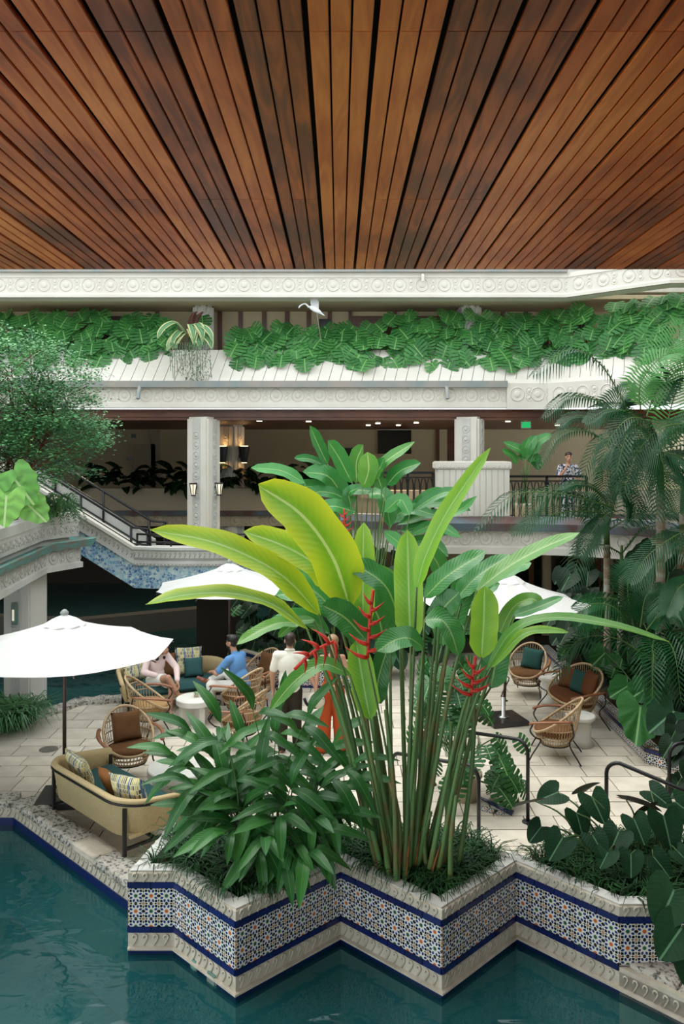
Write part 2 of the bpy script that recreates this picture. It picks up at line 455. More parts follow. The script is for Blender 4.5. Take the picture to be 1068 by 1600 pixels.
# --- woven print of the patterned cushions
def cushion_print():
    m = bpy.data.materials.new('patterned_cloth'); m.use_nodes = True; M['patterned_cloth'] = m
    nt = m.node_tree; L = nt.links; b = nt.nodes['Principled BSDF']; b.inputs['Roughness'].default_value = 0.9; b.inputs['Specular IOR Level'].default_value = 0.1
    tc = nd(nt, 'ShaderNodeTexCoord'); mp = nd(nt, 'ShaderNodeMapping'); L.new(tc.outputs['Object'], mp.inputs[0])
    mp.inputs['Rotation'].default_value = (PI / 2, 0, 0)
    br = nd(nt, 'ShaderNodeTexBrick'); br.inputs['Scale'].default_value = 11; br.inputs['Mortar Size'].default_value = 0.035
    br.inputs['Brick Width'].default_value = 0.26; br.inputs['Row Height'].default_value = 0.62
    br.inputs['Color1'].default_value = (0.72, 0.62, 0.22, 1); br.inputs['Color2'].default_value = (0.02, 0.02, 0.025, 1); br.inputs['Mortar'].default_value = (0.74, 0.72, 0.62, 1)
    br.offset = 0.5; br.inputs['Bias'].default_value = -0.1
    L.new(mp.outputs[0], br.inputs['Vector'])
    wv = nd(nt, 'ShaderNodeTexWave'); wv.inputs['Scale'].default_value = 2.3; L.new(mp.outputs[0], wv.inputs['Vector'])
    gt = nd(nt, 'ShaderNodeMath', op='GREATER_THAN'); gt.inputs[1].default_value = 0.965; L.new(wv.outputs[1], gt.inputs[0])
    mx = nd(nt, 'ShaderNodeMix', data_type='RGBA'); L.new(gt.outputs[0], mx.inputs[0]); L.new(br.outputs[0], mx.inputs[6]); mx.inputs[7].default_value = (0.10, 0.18, 0.36, 1)
    L.new(mx.outputs[2], b.inputs['Base Color'])
cushion_print()
mat('stucco', (0.68, 0.645, 0.58), 0.8, 0.2, col2=(0.62, 0.58, 0.51), scale=1.2, detail=6, bump=0.1, bscale=60)
mat('stucco_grey', (0.56, 0.55, 0.51), 0.8, 0.2, col2=(0.46, 0.45, 0.41), scale=1.5, detail=6, bump=0.1, bscale=60)
mat('relief_stone', (0.55, 0.50, 0.41), 0.75, 0.2, col2=(0.42, 0.38, 0.30), scale=7, detail=5, bump=0.2, bscale=90)
mat('rim_top', (0.62, 0.62, 0.58), 0.7, 0.2, col2=(0.48, 0.48, 0.45), scale=5, detail=6, bump=0.1)
mat('blue_glaze', (0.007, 0.014, 0.085), 0.22, 0.5, rand=0.25)
mat('grout', (0.35, 0.34, 0.32), 0.9, 0.1)
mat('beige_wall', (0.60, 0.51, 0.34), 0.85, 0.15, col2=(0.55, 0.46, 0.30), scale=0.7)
mat('dim_wall', (0.42, 0.36, 0.27), 0.85, 0.15)  # darker beige, gloom of the rear gallery put into the colour
mat('shaded_stone', (0.10, 0.09, 0.075), 0.7, 0.3)  # bank stone darkened, shade under the bridge put into the colour
mat('dark_void', (0.035, 0.028, 0.022), 0.9, 0.1)  # near-black, undercroft darkness put into the colour; also backs the soffit boards
mat('patina_copper', (0.10, 0.30, 0.27), 0.6, 0.3, col2=(0.20, 0.16, 0.13), scale=4, detail=6, stretch=(1, 1, 6))
mat('gutter_metal', (0.22, 0.27, 0.27), 0.5, 0.4, col2=(0.34, 0.30, 0.27), scale=2.2, detail=6)
mat('gutter_copper', (0.10, 0.14, 0.17), 0.45, 0.4, col2=(0.11, 0.05, 0.04), scale=1.8, detail=6)
mat('paver_stone', (0.60, 0.54, 0.44), 0.75, 0.25, col2=(0.50, 0.45, 0.37), scale=3.5, detail=7, rand=0.12, bump=0.15, bscale=25)
mat('paver_joint', (0.16, 0.14, 0.11), 0.95, 0.1)
mat('coral_rock', (0.47, 0.44, 0.38), 0.9, 0.2, col2=(0.10, 0.10, 0.09), scale=26, detail=6, bump=0.8, bscale=30, lo=0.5, hi=0.62)
mat('coral_clean', (0.62, 0.55, 0.45), 0.85, 0.2, col2=(0.52, 0.46, 0.37), scale=9, detail=6, bump=0.4, bscale=30)
mat('pool_floor', (0.10, 0.29, 0.29), 0.8, 0.2, col2=(0.05, 0.18, 0.19), scale=0.5, detail=4)
mat('soil', (0.03, 0.022, 0.015), 0.95, 0.1)
m_ = mat('canopy_cloth', (0.86, 0.86, 0.84), 0.9, 0.1)
t_ = nd(m_.node_tree, 'ShaderNodeBsdfTranslucent'); t_.inputs[0].default_value = (0.86, 0.86, 0.84, 1)
x_ = nd(m_.node_tree, 'ShaderNodeMixShader'); x_.inputs[0].default_value = 0.4
m_.node_tree.links.new(m_.node_tree.nodes['Principled BSDF'].outputs[0], x_.inputs[1]); m_.node_tree.links.new(t_.outputs[0], x_.inputs[2])
m_.node_tree.links.new(x_.outputs[0], m_.node_tree.nodes['Material Output'].inputs[0])
mat('bronze_pole', (0.06, 0.035, 0.025), 0.4, 0.5, metal=0.4)
mat('black_metal', (0.012, 0.012, 0.013), 0.38, 0.5, metal=0.3)
mat('steel', (0.55, 0.55, 0.55), 0.25, 0.5, metal=1.0)
mat('black_granite', (0.018, 0.016, 0.016), 0.2, 0.5, col2=(0.05, 0.045, 0.045), scale=120)
mat('rattan', (0.54, 0.39, 0.23), 0.55, 0.4, col2=(0.42, 0.28, 0.15), scale=14, rand=0.08)
mat('pale_wicker', (0.60, 0.46, 0.25), 0.6, 0.3, col2=(0.50, 0.37, 0.19), scale=60, stretch=(3, 3, 0.2), bump=0.4, bscale=70)
mat('brown_cloth', (0.155, 0.075, 0.034), 0.9, 0.1, col2=(0.13, 0.062, 0.028), scale=10)
mat('tan_cloth', (0.33, 0.20, 0.09), 0.9, 0.1)
mat('rust_cloth', (0.13, 0.05, 0.021), 0.9, 0.1)
mat('sienna_cloth', (0.30, 0.13, 0.045), 0.9, 0.1)
mat('teal_cloth', (0.045, 0.115, 0.115), 0.9, 0.1)
mat('green_cloth', (0.03, 0.085, 0.075), 0.9, 0.1)
mat('white_plaster', (0.70, 0.68, 0.62), 0.6, 0.3, col2=(0.62, 0.60, 0.55), scale=3)
mat('pot_clay', (0.55, 0.46, 0.33), 0.8, 0.2, col2=(0.48, 0.39, 0.27), scale=3)
mat('dark_glass', (0.01, 0.01, 0.012), 0.08, 0.5)
mat('screen_black', (0.006, 0.006, 0.007), 0.25, 0.5)
mat('lamp_glass', (0.9, 0.82, 0.66), 0.3, 0.3, emit=0.35)
mat('sconce_glow', (1.0, 0.55, 0.2), 0.3, 0.3, emit=9)
mat('downlight', (1.0, 0.85, 0.6), 0.3, 0.3, emit=5)
mat('exit_green', (0.02, 0.55, 0.16), 0.4, 0.3, emit=0.5)
mat('white_paint', (0.75, 0.76, 0.78), 0.4, 0.4)
mat('skin_light', (0.47, 0.25, 0.16), 0.5, 0.35)
mat('skin_tan', (0.46, 0.24, 0.15), 0.5, 0.35)
mat('hair_black', (0.010, 0.008, 0.007), 0.45, 0.4)
mat('hair_brown', (0.030, 0.016, 0.010), 0.45, 0.4)
mat('hair_fair', (0.28, 0.17, 0.08), 0.45, 0.4)
mat('eye_dark', (0.02, 0.012, 0.01), 0.2, 0.5)
mat('lip', (0.36, 0.12, 0.10), 0.5, 0.3)
mat('pink_shirt', (0.80, 0.62, 0.60), 0.85, 0.1)
mat('white_cloth', (0.78, 0.76, 0.70), 0.85, 0.1)
mat('cream_shirt', (0.74, 0.70, 0.60), 0.85, 0.1)
mat('blue_shirt', (0.12, 0.27, 0.52), 0.85, 0.1)
mat('olive_trousers', (0.035, 0.030, 0.022), 0.85, 0.1)
mat('orange_cloth', (0.42, 0.075, 0.022), 0.85, 0.1)
mat('print_cloth', (0.03, 0.03, 0.05), 0.85, 0.1, col2=(0.55, 0.55, 0.60), scale=26, lo=0.47, hi=0.53)
mat('brown_leather', (0.20, 0.06, 0.03), 0.35, 0.5)
mat('raffia', (0.62, 0.56, 0.45), 0.8, 0.2)
mat('bract_red', (0.52, 0.025, 0.012), 0.4, 0.4, rand=0.15)
mat('bark_red', (0.16, 0.065, 0.035), 0.85, 0.2, col2=(0.09, 0.04, 0.025), scale=12)
mat('palm_trunk', (0.40, 0.41, 0.36), 0.85, 0.2, col2=(0.20, 0.11, 0.05), scale=2.2, stretch=(1, 1, 3), detail=5)
mat('palm_stalk', (0.07, 0.13, 0.035), 0.5, 0.3)
mat('green_stem', (0.085, 0.17, 0.05), 0.45, 0.4, col2=(0.17, 0.10, 0.035), scale=3.0, stretch=(2, 2, 1.2), rand=0.3, lo=0.5, hi=0.75)
mat('dry_sheath', (0.30, 0.11, 0.03), 0.8, 0.2, col2=(0.15, 0.06, 0.025), scale=12)
mat('dark_stem', (0.06, 0.11, 0.035), 0.5, 0.3)
mat('grass_blade', (0.007, 0.034, 0.011), 0.5, 0.15, col2=(0.022, 0.075, 0.020), scale=9)
mat('lily_blade', (0.02, 0.09, 0.025), 0.4, 0.4, col2=(0.06, 0.17, 0.05), scale=5)
mat('tree_leaf', (0.04, 0.15, 0.06), 0.5, 0.3, col2=(0.13, 0.34, 0.12), scale=1.6, detail=2, lo=0.3, hi=0.7)
mat('moss_grey', (0.16, 0.23, 0.15), 0.9, 0.1, col2=(0.10, 0.16, 0.09), scale=20)
mat('manhole', (0.16, 0.15, 0.12), 0.7, 0.3, col2=(0.10, 0.09, 0.08), scale=40)
leafmat('monstera_leaf', (0.022, 0.125, 0.030), (0.075, 0.27, 0.065), 0.4, 0.2, (0.22, 0.42, 0.13), 0.02, 0.1)
leafmat('heliconia_sunlit', (0.12, 0.36, 0.02), (0.26, 0.48, 0.03), 0.35, 0.42, (0.42, 0.58, 0.20), 0.03, 0.08, spec=0.4, glow=(0.48, 0.60, 0.03))  # yellow-green of sunlit leaves, sunlight put into the colour
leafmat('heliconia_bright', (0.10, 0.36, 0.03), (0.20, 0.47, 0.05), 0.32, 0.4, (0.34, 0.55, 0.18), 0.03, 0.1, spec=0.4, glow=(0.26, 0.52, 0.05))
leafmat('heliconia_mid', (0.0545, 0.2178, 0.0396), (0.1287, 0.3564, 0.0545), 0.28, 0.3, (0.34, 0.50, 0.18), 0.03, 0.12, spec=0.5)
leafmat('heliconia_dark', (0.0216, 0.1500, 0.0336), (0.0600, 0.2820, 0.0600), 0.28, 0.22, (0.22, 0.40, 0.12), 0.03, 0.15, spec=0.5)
leafmat('ginger_leaf', (0.014, 0.085, 0.020), (0.042, 0.185, 0.034), 0.35, 0.2, (0.07, 0.24, 0.05), 0.03, 0.1, spec=0.4)
leafmat('taro_leaf', (0.0093, 0.0361, 0.0170), (0.0191, 0.0638, 0.0276), 0.4, 0.15, (0.10, 0.22, 0.12), 0.02, 0.12, spec=0.15)
leafmat('taro_under', (0.0300, 0.0180, 0.0132), (0.0240, 0.0420, 0.0210), 0.5, 0.15, (0.12, 0.14, 0.06), 0.02, 0.12, spec=0.15)
leafmat('alocasia_leaf', (0.075, 0.25, 0.045), (0.17, 0.38, 0.075), 0.4, 0.3, (0.40, 0.55, 0.25), 0.025, 0.6, vfreq=40)
leafmat('philodendron_leaf', (0.0175, 0.0878, 0.0234), (0.0293, 0.1287, 0.0293), 0.35, 0.2, (0.16, 0.34, 0.12), 0.02, 0.1)
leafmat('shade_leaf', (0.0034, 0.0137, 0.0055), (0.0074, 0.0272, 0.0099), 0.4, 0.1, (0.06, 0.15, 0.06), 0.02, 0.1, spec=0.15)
leafmat('cordyline_leaf', (0.07, 0.19, 0.08), (0.10, 0.24, 0.11), 0.45, 0.2, (0.20, 0.34, 0.16), 0.03, 0.05, edge=(0.50, 0.50, 0.25))
leafmat('purple_leaf', (0.05, 0.018, 0.012), (0.08, 0.02, 0.015), 0.4, 0.15, (0.12, 0.03, 0.02), 0.03, 0.05)
leafmat('palm_leaflet', (0.0029, 0.0324, 0.0094), (0.0079, 0.0648, 0.0173), 0.4, 0.15, (0.02, 0.12, 0.03), 0.03, 0.0, spec=0.3)  # palm green darkened, scarcity of sky put into the colour
leafmat('palm_bright', (0.05, 0.22, 0.05), (0.09, 0.30, 0.07), 0.35, 0.35, (0.10, 0.30, 0.08), 0.03, 0.0)  # lighter copy of the palm green, sunlight on the fronds put into the colour
leafmat('fern_leaf', (0.0160, 0.0960, 0.0240), (0.0320, 0.1520, 0.0400), 0.45, 0.25, (0.05, 0.20, 0.06), 0.03, 0.0)
# ------------------------------------------------------------------ near soffit of timber boards
CZ, CY = 5.9, 6.81
ceil = struct(MB().box((0, (CY - 4) / 2, CZ + 0.10), (10.4, CY + 4, 0.06)).build('ceiling', 'dark_void'))
TR = 0.2465; X0 = -0.116; BW = 0.0695
bcache = {}
def board(x, y0, y1):
    L = round(y1 - y0, 2)
    if L not in bcache:
        bcache[L] = MB().bbox((0, 0, 0), (BW, L, 0.022), 0.003).mesh('plank', 'soffit_wood')
    o = obj('plank', bcache[L], ceil, Matrix.Translation((x, (y0 + y1) / 2, CZ + 0.011)))
    k = min(1, max(0, tone + rnd.uniform(-0.12, 0.12))); o.color = (k, k, k, 1)
    return o
for t in range(-18, 19):
    xa = X0 + t * TR + 0.011
    tone = rnd.random()
    j1 = 2.95 if t % 2 == 0 or rnd.random() < 0.4 else None
    j2 = 4.92 if rnd.random() < 0.3 else None
    for k in range(3):
        xb = xa + BW / 2 + k * (BW + 0.008)
        cuts = [-1.2] + [round(c + 0.0, 2) for c in (j1, j2) if c] + [CY]
        for a, b in zip(cuts[:-1], cuts[1:]): board(xb, a + 0.0015, b - 0.0015)
MB().sweep([(-5.2, CY), (5.2, CY)], [(0.0, CZ + 0.0), (0.02, CZ + 0.0), (0.02, CZ + 0.16), (0, CZ + 0.16)]).build('edge_board', 'dark_wood', ceil)
# the gallery the photograph is taken from
struct(MB().box((0.6, -1.6, 2.72), (9.2, 4.6, 0.16)).build('floor_gallery', 'paver_stone'))
struct(MB().box((0.6, -3.9, 4.4), (9.2, 0.15, 3.3)).build('wall_gallery', 'beige_wall'))
struct(MB().box((9.2, 14.0, 4.4), (0.2, 12, 11.6)).build('wall_right', 'beige_wall'))
struct(MB().box((5.3, 2.4, 2.2), (0.2, 12.8, 7.4)).build('wall_right_blocker', 'dark_wood'))  # unseen side wall, added to block sky and darken the right side
struct(MB().box((9.3, 12.5, 8.35), (7.0, 7.6, 0.3)).build('ceiling_right_blocker', 'dark_wood'))  # unseen roof slab, added to keep the sky off the palms
struct(MB().box((7.3, 8.7, 2.2), (3.9, 0.2, 7.4)).build('wall_right_return', 'beige_wall'))

# ------------------------------------------------------------------ pool and terrace
ZW = -0.23
struct(MB().box((0, 14, -1.45), (30, 30, 0.1)).build('floor_pool', 'pool_floor'), 'blue green basin of the pool')
wt = MB().add([(-12.3, 0, ZW), (9.0, 0, ZW), (9.0, 29, ZW), (-12.3, 29, ZW)], [(0, 1, 2, 3)]).build('pool_water', 'pool_water', fixn=False)
wt['kind'] = 'stuff'; tag(wt, 'still blue green water of the winding pool', 'water')

TP = [(-9, 10.45), (-4.13, 10.45), (-2.0, 8.32), (-1.75, 8.0), (1.6, 7.95), (7.5, 7.95), (7.5, 11.3), (4.6, 11.3), (4.32, 11.65), (4.32, 18.0),
      (0.5, 18.0), (0.5, 15.3), (-1.16, 15.38), (-1.93, 16.15), (-2.2, 15.85), (-3.76, 14.5), (-4.46, 14.35), (-5.3, 12.95), (-9, 12.6)]
PIT = [(0.95, 8.75), (1.92, 8.75), (1.92, 9.62), (1.55, 10.0), (0.95, 10.0)]
def clip_rect(poly, x0, x1, y0, y1):
    for ax, lim, sg in ((0, x0, 1), (0, x1, -1), (1, y0, 1), (1, y1, -1)):
        out = []
        for i in range(len(poly)):
            a, b = poly[i - 1], poly[i]
            ia, ib = sg * (a[ax] - lim) >= 0, sg * (b[ax] - lim) >= 0
            if ia != ib:
                t = (lim - a[ax]) / (b[ax] - a[ax]); out.append((a[0] + t * (b[0] - a[0]), a[1] + t * (b[1] - a[1])))
            if ib: out.append(b)
        poly = out
        if len(poly) < 3: return []
    return poly
def area(p): return abs(sum(p[i - 1][0] * p[i][1] - p[i][0] * p[i - 1][1] for i in range(len(p)))) / 2
terr = struct(MB().prism(TP, -1.4, -0.025).build('floor', 'paver_joint'), 'terrace of pale limestone pavers')
y = 8.0; row = 0; npav = 0
while y < 18:
    h = (0.40, 0.32, 0.48, 0.40, 0.36)[row % 5]
    x = -9 + (row * 0.37) % 0.7
    while x < 7.5:
        L = rnd.choice((0.36, 0.5, 0.6, 0.7, 0.9))
        if x + L > -6.2 and x < 6.2:
            q = clip_rect(TP, x + 0.007, x + L - 0.007, y + 0.007, y + h - 0.007)
            if q and area(q) > 0.01:
                zt = rnd.uniform(-0.002, 0.002)
                cx = sum(p[0] for p in q) / len(q); cy = sum(p[1] for p in q) / len(q)
                me = MB().prism([(p[0] - cx, p[1] - cy) for p in q], -0.03, 0.0).mesh('paver', 'paver_stone')
                obj('paver', me, terr, Matrix.Translation((cx, cy, zt))); npav += 1
        x += L
    y += h; row += 1
print('pavers', npav)
# triangle of patterned tiles edged in blue, let into the paving by the potted plant
def inlay(px, name, m, z, parent, uvs=None):
    q = [gp(a, b, z) for a, b in px]
    return MB().add([(p.x, p.y, z) for p in q], [tuple(range(len(q)))], [(p.x / 0.15 % 1, p.y / 0.15 % 1) for p in q] if uvs else None).build(name, m, parent, fixn=False)
MB().prism([gp(a, b).to_2d() for a, b in ((752, 1250), (746, 1244), (803, 1268), (799, 1275))][::-1], 0.0, 0.012).build('inlay_border', 'blue_glaze', terr)
# ------------------------------------------------------------------ zigzag planter wall
ZB = 0.43
PX = [(200, 1378), (272, 1378), (368, 1440), (532, 1362), (690, 1438), (806, 1362), (967, 1432), (1150, 1432)]
PA = [gp(a, b, ZB).to_2d() for a, b in PX]
PE = PA[6] + (PA[6] - PA[5]).normalized() * 1.7
PB = PA[:7] + [PE]
side = V((-1.80, 8.3))
PS = [side] + PA                                   # with the left end returning to the terrace
wz = struct(MB().sweep(PS, [(-0.012, -1.4), (-0.012, 0.44), (-0.15, 0.44), (-0.15, -1.4)]).build('wall_planter', 'grout'), 'zigzag planter wall clad in patterned tiles')
MB().sweep(PS, [(0.0, 0.43), (0.0, 0.51), (-0.02, 0.525), (-0.13, 0.525), (-0.15, 0.43)]).build('rim', ['relief_stone'], wz)
MB().sweep(PS, [(-0.012, 0.526), (-0.012, 0.532), (-0.135, 0.532), (-0.135, 0.526)]).build('rim_top', 'rim_top', wz)
MB().sweep(PB, [(0.0, -0.165), (0.0, -0.04), (-0.05, -0.033), (-0.05, -0.165)]).build('frieze', 'relief_stone', wz)
MB().sweep(PB, [(0.0, -0.188), (0.03, -0.185), (0.03, -0.168), (0.0, -0.160), (-0.04, -0.160), (-0.04, -0.188)]).build('ledge', 'relief_stone', wz)
MB().sweep(PB, [(0.0, -0.30), (0.0, -0.188), (-0.05, -0.188), (-0.05, -0.30)]).build('footing', 'blue_glaze', wz)
MB().sweep(PB, [(-0.004, -1.38), (-0.004, -0.30), (-0.05, -0.30), (-0.05, -1.38)]).build('basin_side', 'pool_floor', wz)
# scroll motifs on rim and frieze
def scroll(h):
    p = []
    for i in range(9):
        a = -0.5 + i / 8 * 4.2
        p.append((0.020 * math.cos(a) - 0.004, -0.006, h * 0.22 + 0.020 * math.sin(a)))
    p = p[::-1]
    p += [(0.004, -0.006, -h * 0.08), (-0.022, -0.004, -h * 0.46)]
    return MB().tube(p, 0.0085, 5).mesh('scroll', 'relief_stone', True)
sc1, sc2 = scroll(0.085), scroll(0.115)
for path, me, z in ((PS, sc1, 0.472), (PB, sc2, -0.098)):
    for p, a in along(path, 0.088, margin=0.02):
        obj('scroll', me, wz, Matrix.Translation((p.x, p.y, z)) @ Matrix.Rotation(a, 4, 'Z'))
def trim_run(path, parent, z0, z1, step, o, name='glazed_strip', m='blue_glaze', d=0.02):
    cache = {}
    for a, b in zip(path[:-1], path[1:]):
        a = V(a[:2]); b = V(b[:2]); L = (b - a).length; n = max(1, round(L / step)); w = L / n
        key = round(w, 3)
        if key not in cache:
            cache[key] = MB().bbox((0, 0, 0), (w - 0.003, d, z1 - z0), 0.004).mesh(name, m)
        an = math.atan2(b.y - a.y, b.x - a.x); nn = V((math.sin(an), -math.cos(an)))
        for i in range(n):
            p = a.lerp(b, (i + 0.5) / n) + nn * o
            obj(name, cache[key], parent, Matrix.Translation((p.x, p.y, (z0 + z1) / 2)) @ Matrix.Rotation(an, 4, 'Z'))
trim_run(PS, wz, 0.373, 0.430, 0.2, 0.002)
trim_run(PS[:-1], wz, -0.033, 0.020, 0.2, 0.004)
def tile_mesh(mt, frac, w, T):
    b = MB()
    x, d, hh = w / 2 - 0.0012, 0.006, T * frac / 2 - 0.0008
    b.add([(-x, -d, -hh), (x, -d, -hh), (x, -d, hh), (-x, -d, hh)], [(0, 1, 2, 3)], [(0, 1 - frac), (0.9999, 1 - frac), (0.9999, 0.9999), (0, 0.9999)])
    b.add([(-x, -d, -hh), (x, -d, -hh), (x, -d, hh), (-x, -d, hh), (-x, d, -hh), (x, d, -hh), (x, d, hh), (-x, d, hh)],
          [(0, 4, 5, 1), (1, 5, 6, 2), (2, 6, 7, 3), (3, 7, 4, 0)], [(0.01, 0.01)] * 8)
    return b.mesh('tile', mt, fixn=False)
tcache = {}
def tile_wall(path, parent, ztop, fracs, T, o=-0.004):
    for a, b in zip(path[:-1], path[1:]):
        a = V(a[:2]); b = V(b[:2]); L = (b - a).length; n = max(1, round(L / T)); w = L / n
        an = math.atan2(b.y - a.y, b.x - a.x); nn = V((math.sin(an), -math.cos(an)))
        z = ztop
        for r, fr in enumerate(fracs):
            for i in range(n):
                key = ((i + r) % 2, fr, round(w, 3), T)
                if key not in tcache: tcache[key] = tile_mesh('tile_print_orange' if key[0] else 'tile_print_green', fr, w, T)
                p = a.lerp(b, (i + 0.5) / n) + nn * o
                obj('tile', tcache[key], parent, Matrix.Translation((p.x, p.y, z - T * fr / 2)) @ Matrix.Rotation(an, 4, 'Z'))
            z -= T * fr
tile_wall(PS, wz, 0.373, (1, 1, 0.5), 0.1412)
# old spout plaques set into the foot of the wall
pl = PA[1].lerp(PA[2], 0.62)
an = math.atan2(PA[2].y - PA[1].y, PA[2].x - PA[1].x)
MB().bbox((0, 0, 0), (0.13, 0.03, 0.11), 0.012).build('spout_plaque', 'patina_copper', wz).matrix_local = Matrix.Translation((pl.x + 0.01, pl.y - 0.02, -0.20)) @ Matrix.Rotation(an, 4, 'Z')
pl = PA[1].lerp(PA[2], 0.33)
MB().lathe([(0.055, -0.01), (0.05, 0.01), (0.02, 0.016)], 12).build('spout_rosette', 'patina_copper', wz, True).matrix_local = Matrix.Translation((pl.x + 0.01, pl.y - 0.015, -0.20)) @ Matrix.Rotation(an, 4, 'Z') @ Matrix.Rotation(PI / 2, 4, 'X')
# planter beds
inner = [(p[0], p[1]) for p in offset(PS, -0.13)]
bed1 = inner[:6] + [(PA[5].x - 0.10, PA[5].y + 0.16), (1.25, 8.42), (-1.7, 8.42)]
struct(MB().prism(bed1, 0.1, 0.45).build('floor_bed', 'soil'), 'dark soil of the planter bed')
struct(MB().sweep([(1.66, 7.98), (1.25, 8.46), (-1.8, 8.46)], [(0, -0.02), (0, 0.50), (-0.12, 0.50), (-0.12, -0.02)]).build('wall_planter_rear', 'stucco_grey'))
bed2 = [(PA[5].x + 0.13, PA[5].y + 0.14), inner[7], (inner[8][0], inner[8][1]), (inner[8][0], 8.25), (2.5, 8.35)]
struct(MB().prism(bed2, 0.1, 0.44).build('floor_bed_right', 'soil'), 'dark soil of the planter by the steps')
# rock shelf where the tiles end
sh = [PA[6], PE, (PE[0] + 0.9, PE[1]), (PA[7].x, PA[7].y)]
struct(MB().prism([(p[0], p[1]) for p in sh], -1.3, 0.0).build('wall_shelf', 'relief_stone'))
def rock(name, L, W, Hh, m, seed, sub=5):
    r2 = random.Random(seed)
    bm = bmesh.new(); bmesh.ops.create_cube(bm, size=1)
    bmesh.ops.subdivide_edges(bm, edges=bm.edges[:], cuts=3, use_grid_fill=True)
    for q in bm.verts:
        q.co = V((q.co.x * L, q.co.y * W, q.co.z * Hh))
        k = 0.5 * min(W, Hh, 0.12) * 0.35
        q.co += V((r2.uniform(-k, k) * 0.6, r2.uniform(-k, k), r2.uniform(-k, k) * 0.7))
    me = bpy.data.meshes.new(name); bm.to_mesh(me); bm.free()
    me.materials.append(M[m]); me.polygons.foreach_set('use_smooth', [True] * len(me.polygons))
    return me
shp = MB()
for i in range(4):
    c = PA[6].lerp(PE, (i + 0.6) / 4) + V((0.16, 0.13))
    obj('shelf_stone', rock('shelf_stone', 0.40, 0.30, 0.07, 'coral_rock', 40 + i), wz, Matrix.Translation((c.x, c.y, 0.0)) @ Matrix.Rotation(-PI / 4, 4, 'Z'))

# ------------------------------------------------------------------ pool coping on the left
CP = [(-9, 10.22), (-4.03, 10.22), (-1.88, 8.07)]
cw = struct(MB().sweep(CP, [(-0.03, -1.4), (-0.03, 0.0), (-0.26, 0.0), (-0.26, -1.4)]).build('wall_coping', 'relief_stone'), 'pool wall with rough coral stone coping')
MB().sweep(CP, [(0.0, -0.30), (0.0, -0.14), (-0.04, -0.14), (-0.04, -0.30)]).build('footing', 'blue_glaze', cw)
MB().sweep(CP, [(-0.004, -1.38), (-0.004, -0.30), (-0.04, -0.30), (-0.04, -1.38)]).build('basin_side', 'pool_floor', cw)
MB().sweep(CP, [(-0.012, -0.14), (-0.012, 0.0), (-0.05, 0.0), (-0.05, -0.14)]).build('frieze', 'relief_stone', cw)
for p, a in along(CP, 0.095):
    if p.x > -5: obj('scroll', sc2, cw, Matrix.Translation((p.x, p.y, -0.07)) @ Matrix.Rotation(a, 4, 'Z') @ Matrix.Translation((0, 0.012, 0)))
i = 0
for p, a in along(CP, 0.5):
    i += 1
    if p.x < -6.5: continue
    nn = V((math.sin(a), -math.cos(a)))
    q = p - nn * 0.13
    clean = (abs(p.x + 2.75) < 0.27)
    obj('coping_stone', rock('coping_stone', 0.51, 0.27, 0.085, 'coral_clean' if clean else 'coral_rock', i), cw, Matrix.Translation((q.x, q.y, 0.03)) @ Matrix.Rotation(a, 4, 'Z'))
# rocky far edge of the terrace
RE = [(-9, 12.6), (-5.3, 12.95), (-4.46, 14.35), (-3.76, 14.5), (-2.2, 15.85), (-1.93, 16.15)]
i = 100
for p, a in along(RE, 0.42):
    i += 1
    if p.x < -6.5: continue
    nn = V((-math.sin(a), math.cos(a)))
    q = p + nn * 0.06
    obj('edge_stone', rock('edge_stone', 0.46, 0.24, 0.16, 'coral_rock', i), terr, Matrix.Translation((q.x, q.y, 0.0)) @ Matrix.Rotation(a, 4, 'Z'))
# low tiled wall behind the seating
LW = [(-1.95, 16.2), (-1.16, 15.38), (0.55, 15.3)]
lw = struct(MB().sweep(LW, [(-0.01, -0.3), (-0.01, 0.50), (-0.14, 0.50), (-0.14, -0.3)]).build('wall_low', 'relief_stone'), 'low tiled garden wall behind the seating')
tile_wall(LW, lw, 0.42, (1, 1, 0.5), 0.15, 0.0)
trim_run(LW, lw, 0.42, 0.48, 0.25, 0.0); trim_run(LW, lw, -0.01, 0.045, 0.25, 0.0)
struct(MB().prism([(-1.9, 16.3), (-1.1, 15.5), (0.5, 15.42), (0.5, 19), (-2.4, 19)], -0.3, 0.4).build('floor_garden', 'soil'))
# tiled kerb of the right-hand garden
KW = [(4.32, 17.8), (4.32, 11.65), (4.6, 11.3), (7.4, 11.3)]
kw = struct(MB().sweep(KW, [(-0.01, -0.3), (-0.01, 0.19), (-0.2, 0.22), (-0.2, -0.3)]).build('wall_kerb', 'relief_stone'), 'low tiled kerb of the palm garden')
tile_wall(KW, kw, 0.155, (1,), 0.15, 0.0)
trim_run(KW, kw, 0.16, 0.215, 0.25, 0.0)
for p, a in along(offset(KW, -0.11), 0.15):
    if p.y > 11 and p.x < 5.6:
        obj('tile', tile_mesh('tile_print_green', 1, 0.15, 0.15), kw, Matrix.Translation((p.x, p.y, 0.218)) @ Matrix.Rotation(a, 4, 'Z') @ Matrix.Rotation(-PI / 2, 4, 'X'))
for px in ((757, 1264), (768, 1267), (779, 1270)):
    p = gp(*px, 0.004)
    obj('tile', tile_mesh('tile_print_orange', 1, 0.14, 0.14), terr, Matrix.Translation((p.x, p.y, 0.0)) @ Matrix.Rotation(-0.5, 4, 'Z') @ Matrix.Rotation(-PI / 2, 4, 'X'))
struct(MB().prism([(4.5, 17.8), (4.5, 11.7), (4.7, 11.45), (9, 11.45), (9, 19), (4.5, 19)], -0.3, 0.16).build('floor_palm_bed', 'soil'))
struct(MB().box((6.2, 9.7, -0.2), (2.2, 3.0, 0.5)).build('floor_shade_bed', 'soil'))
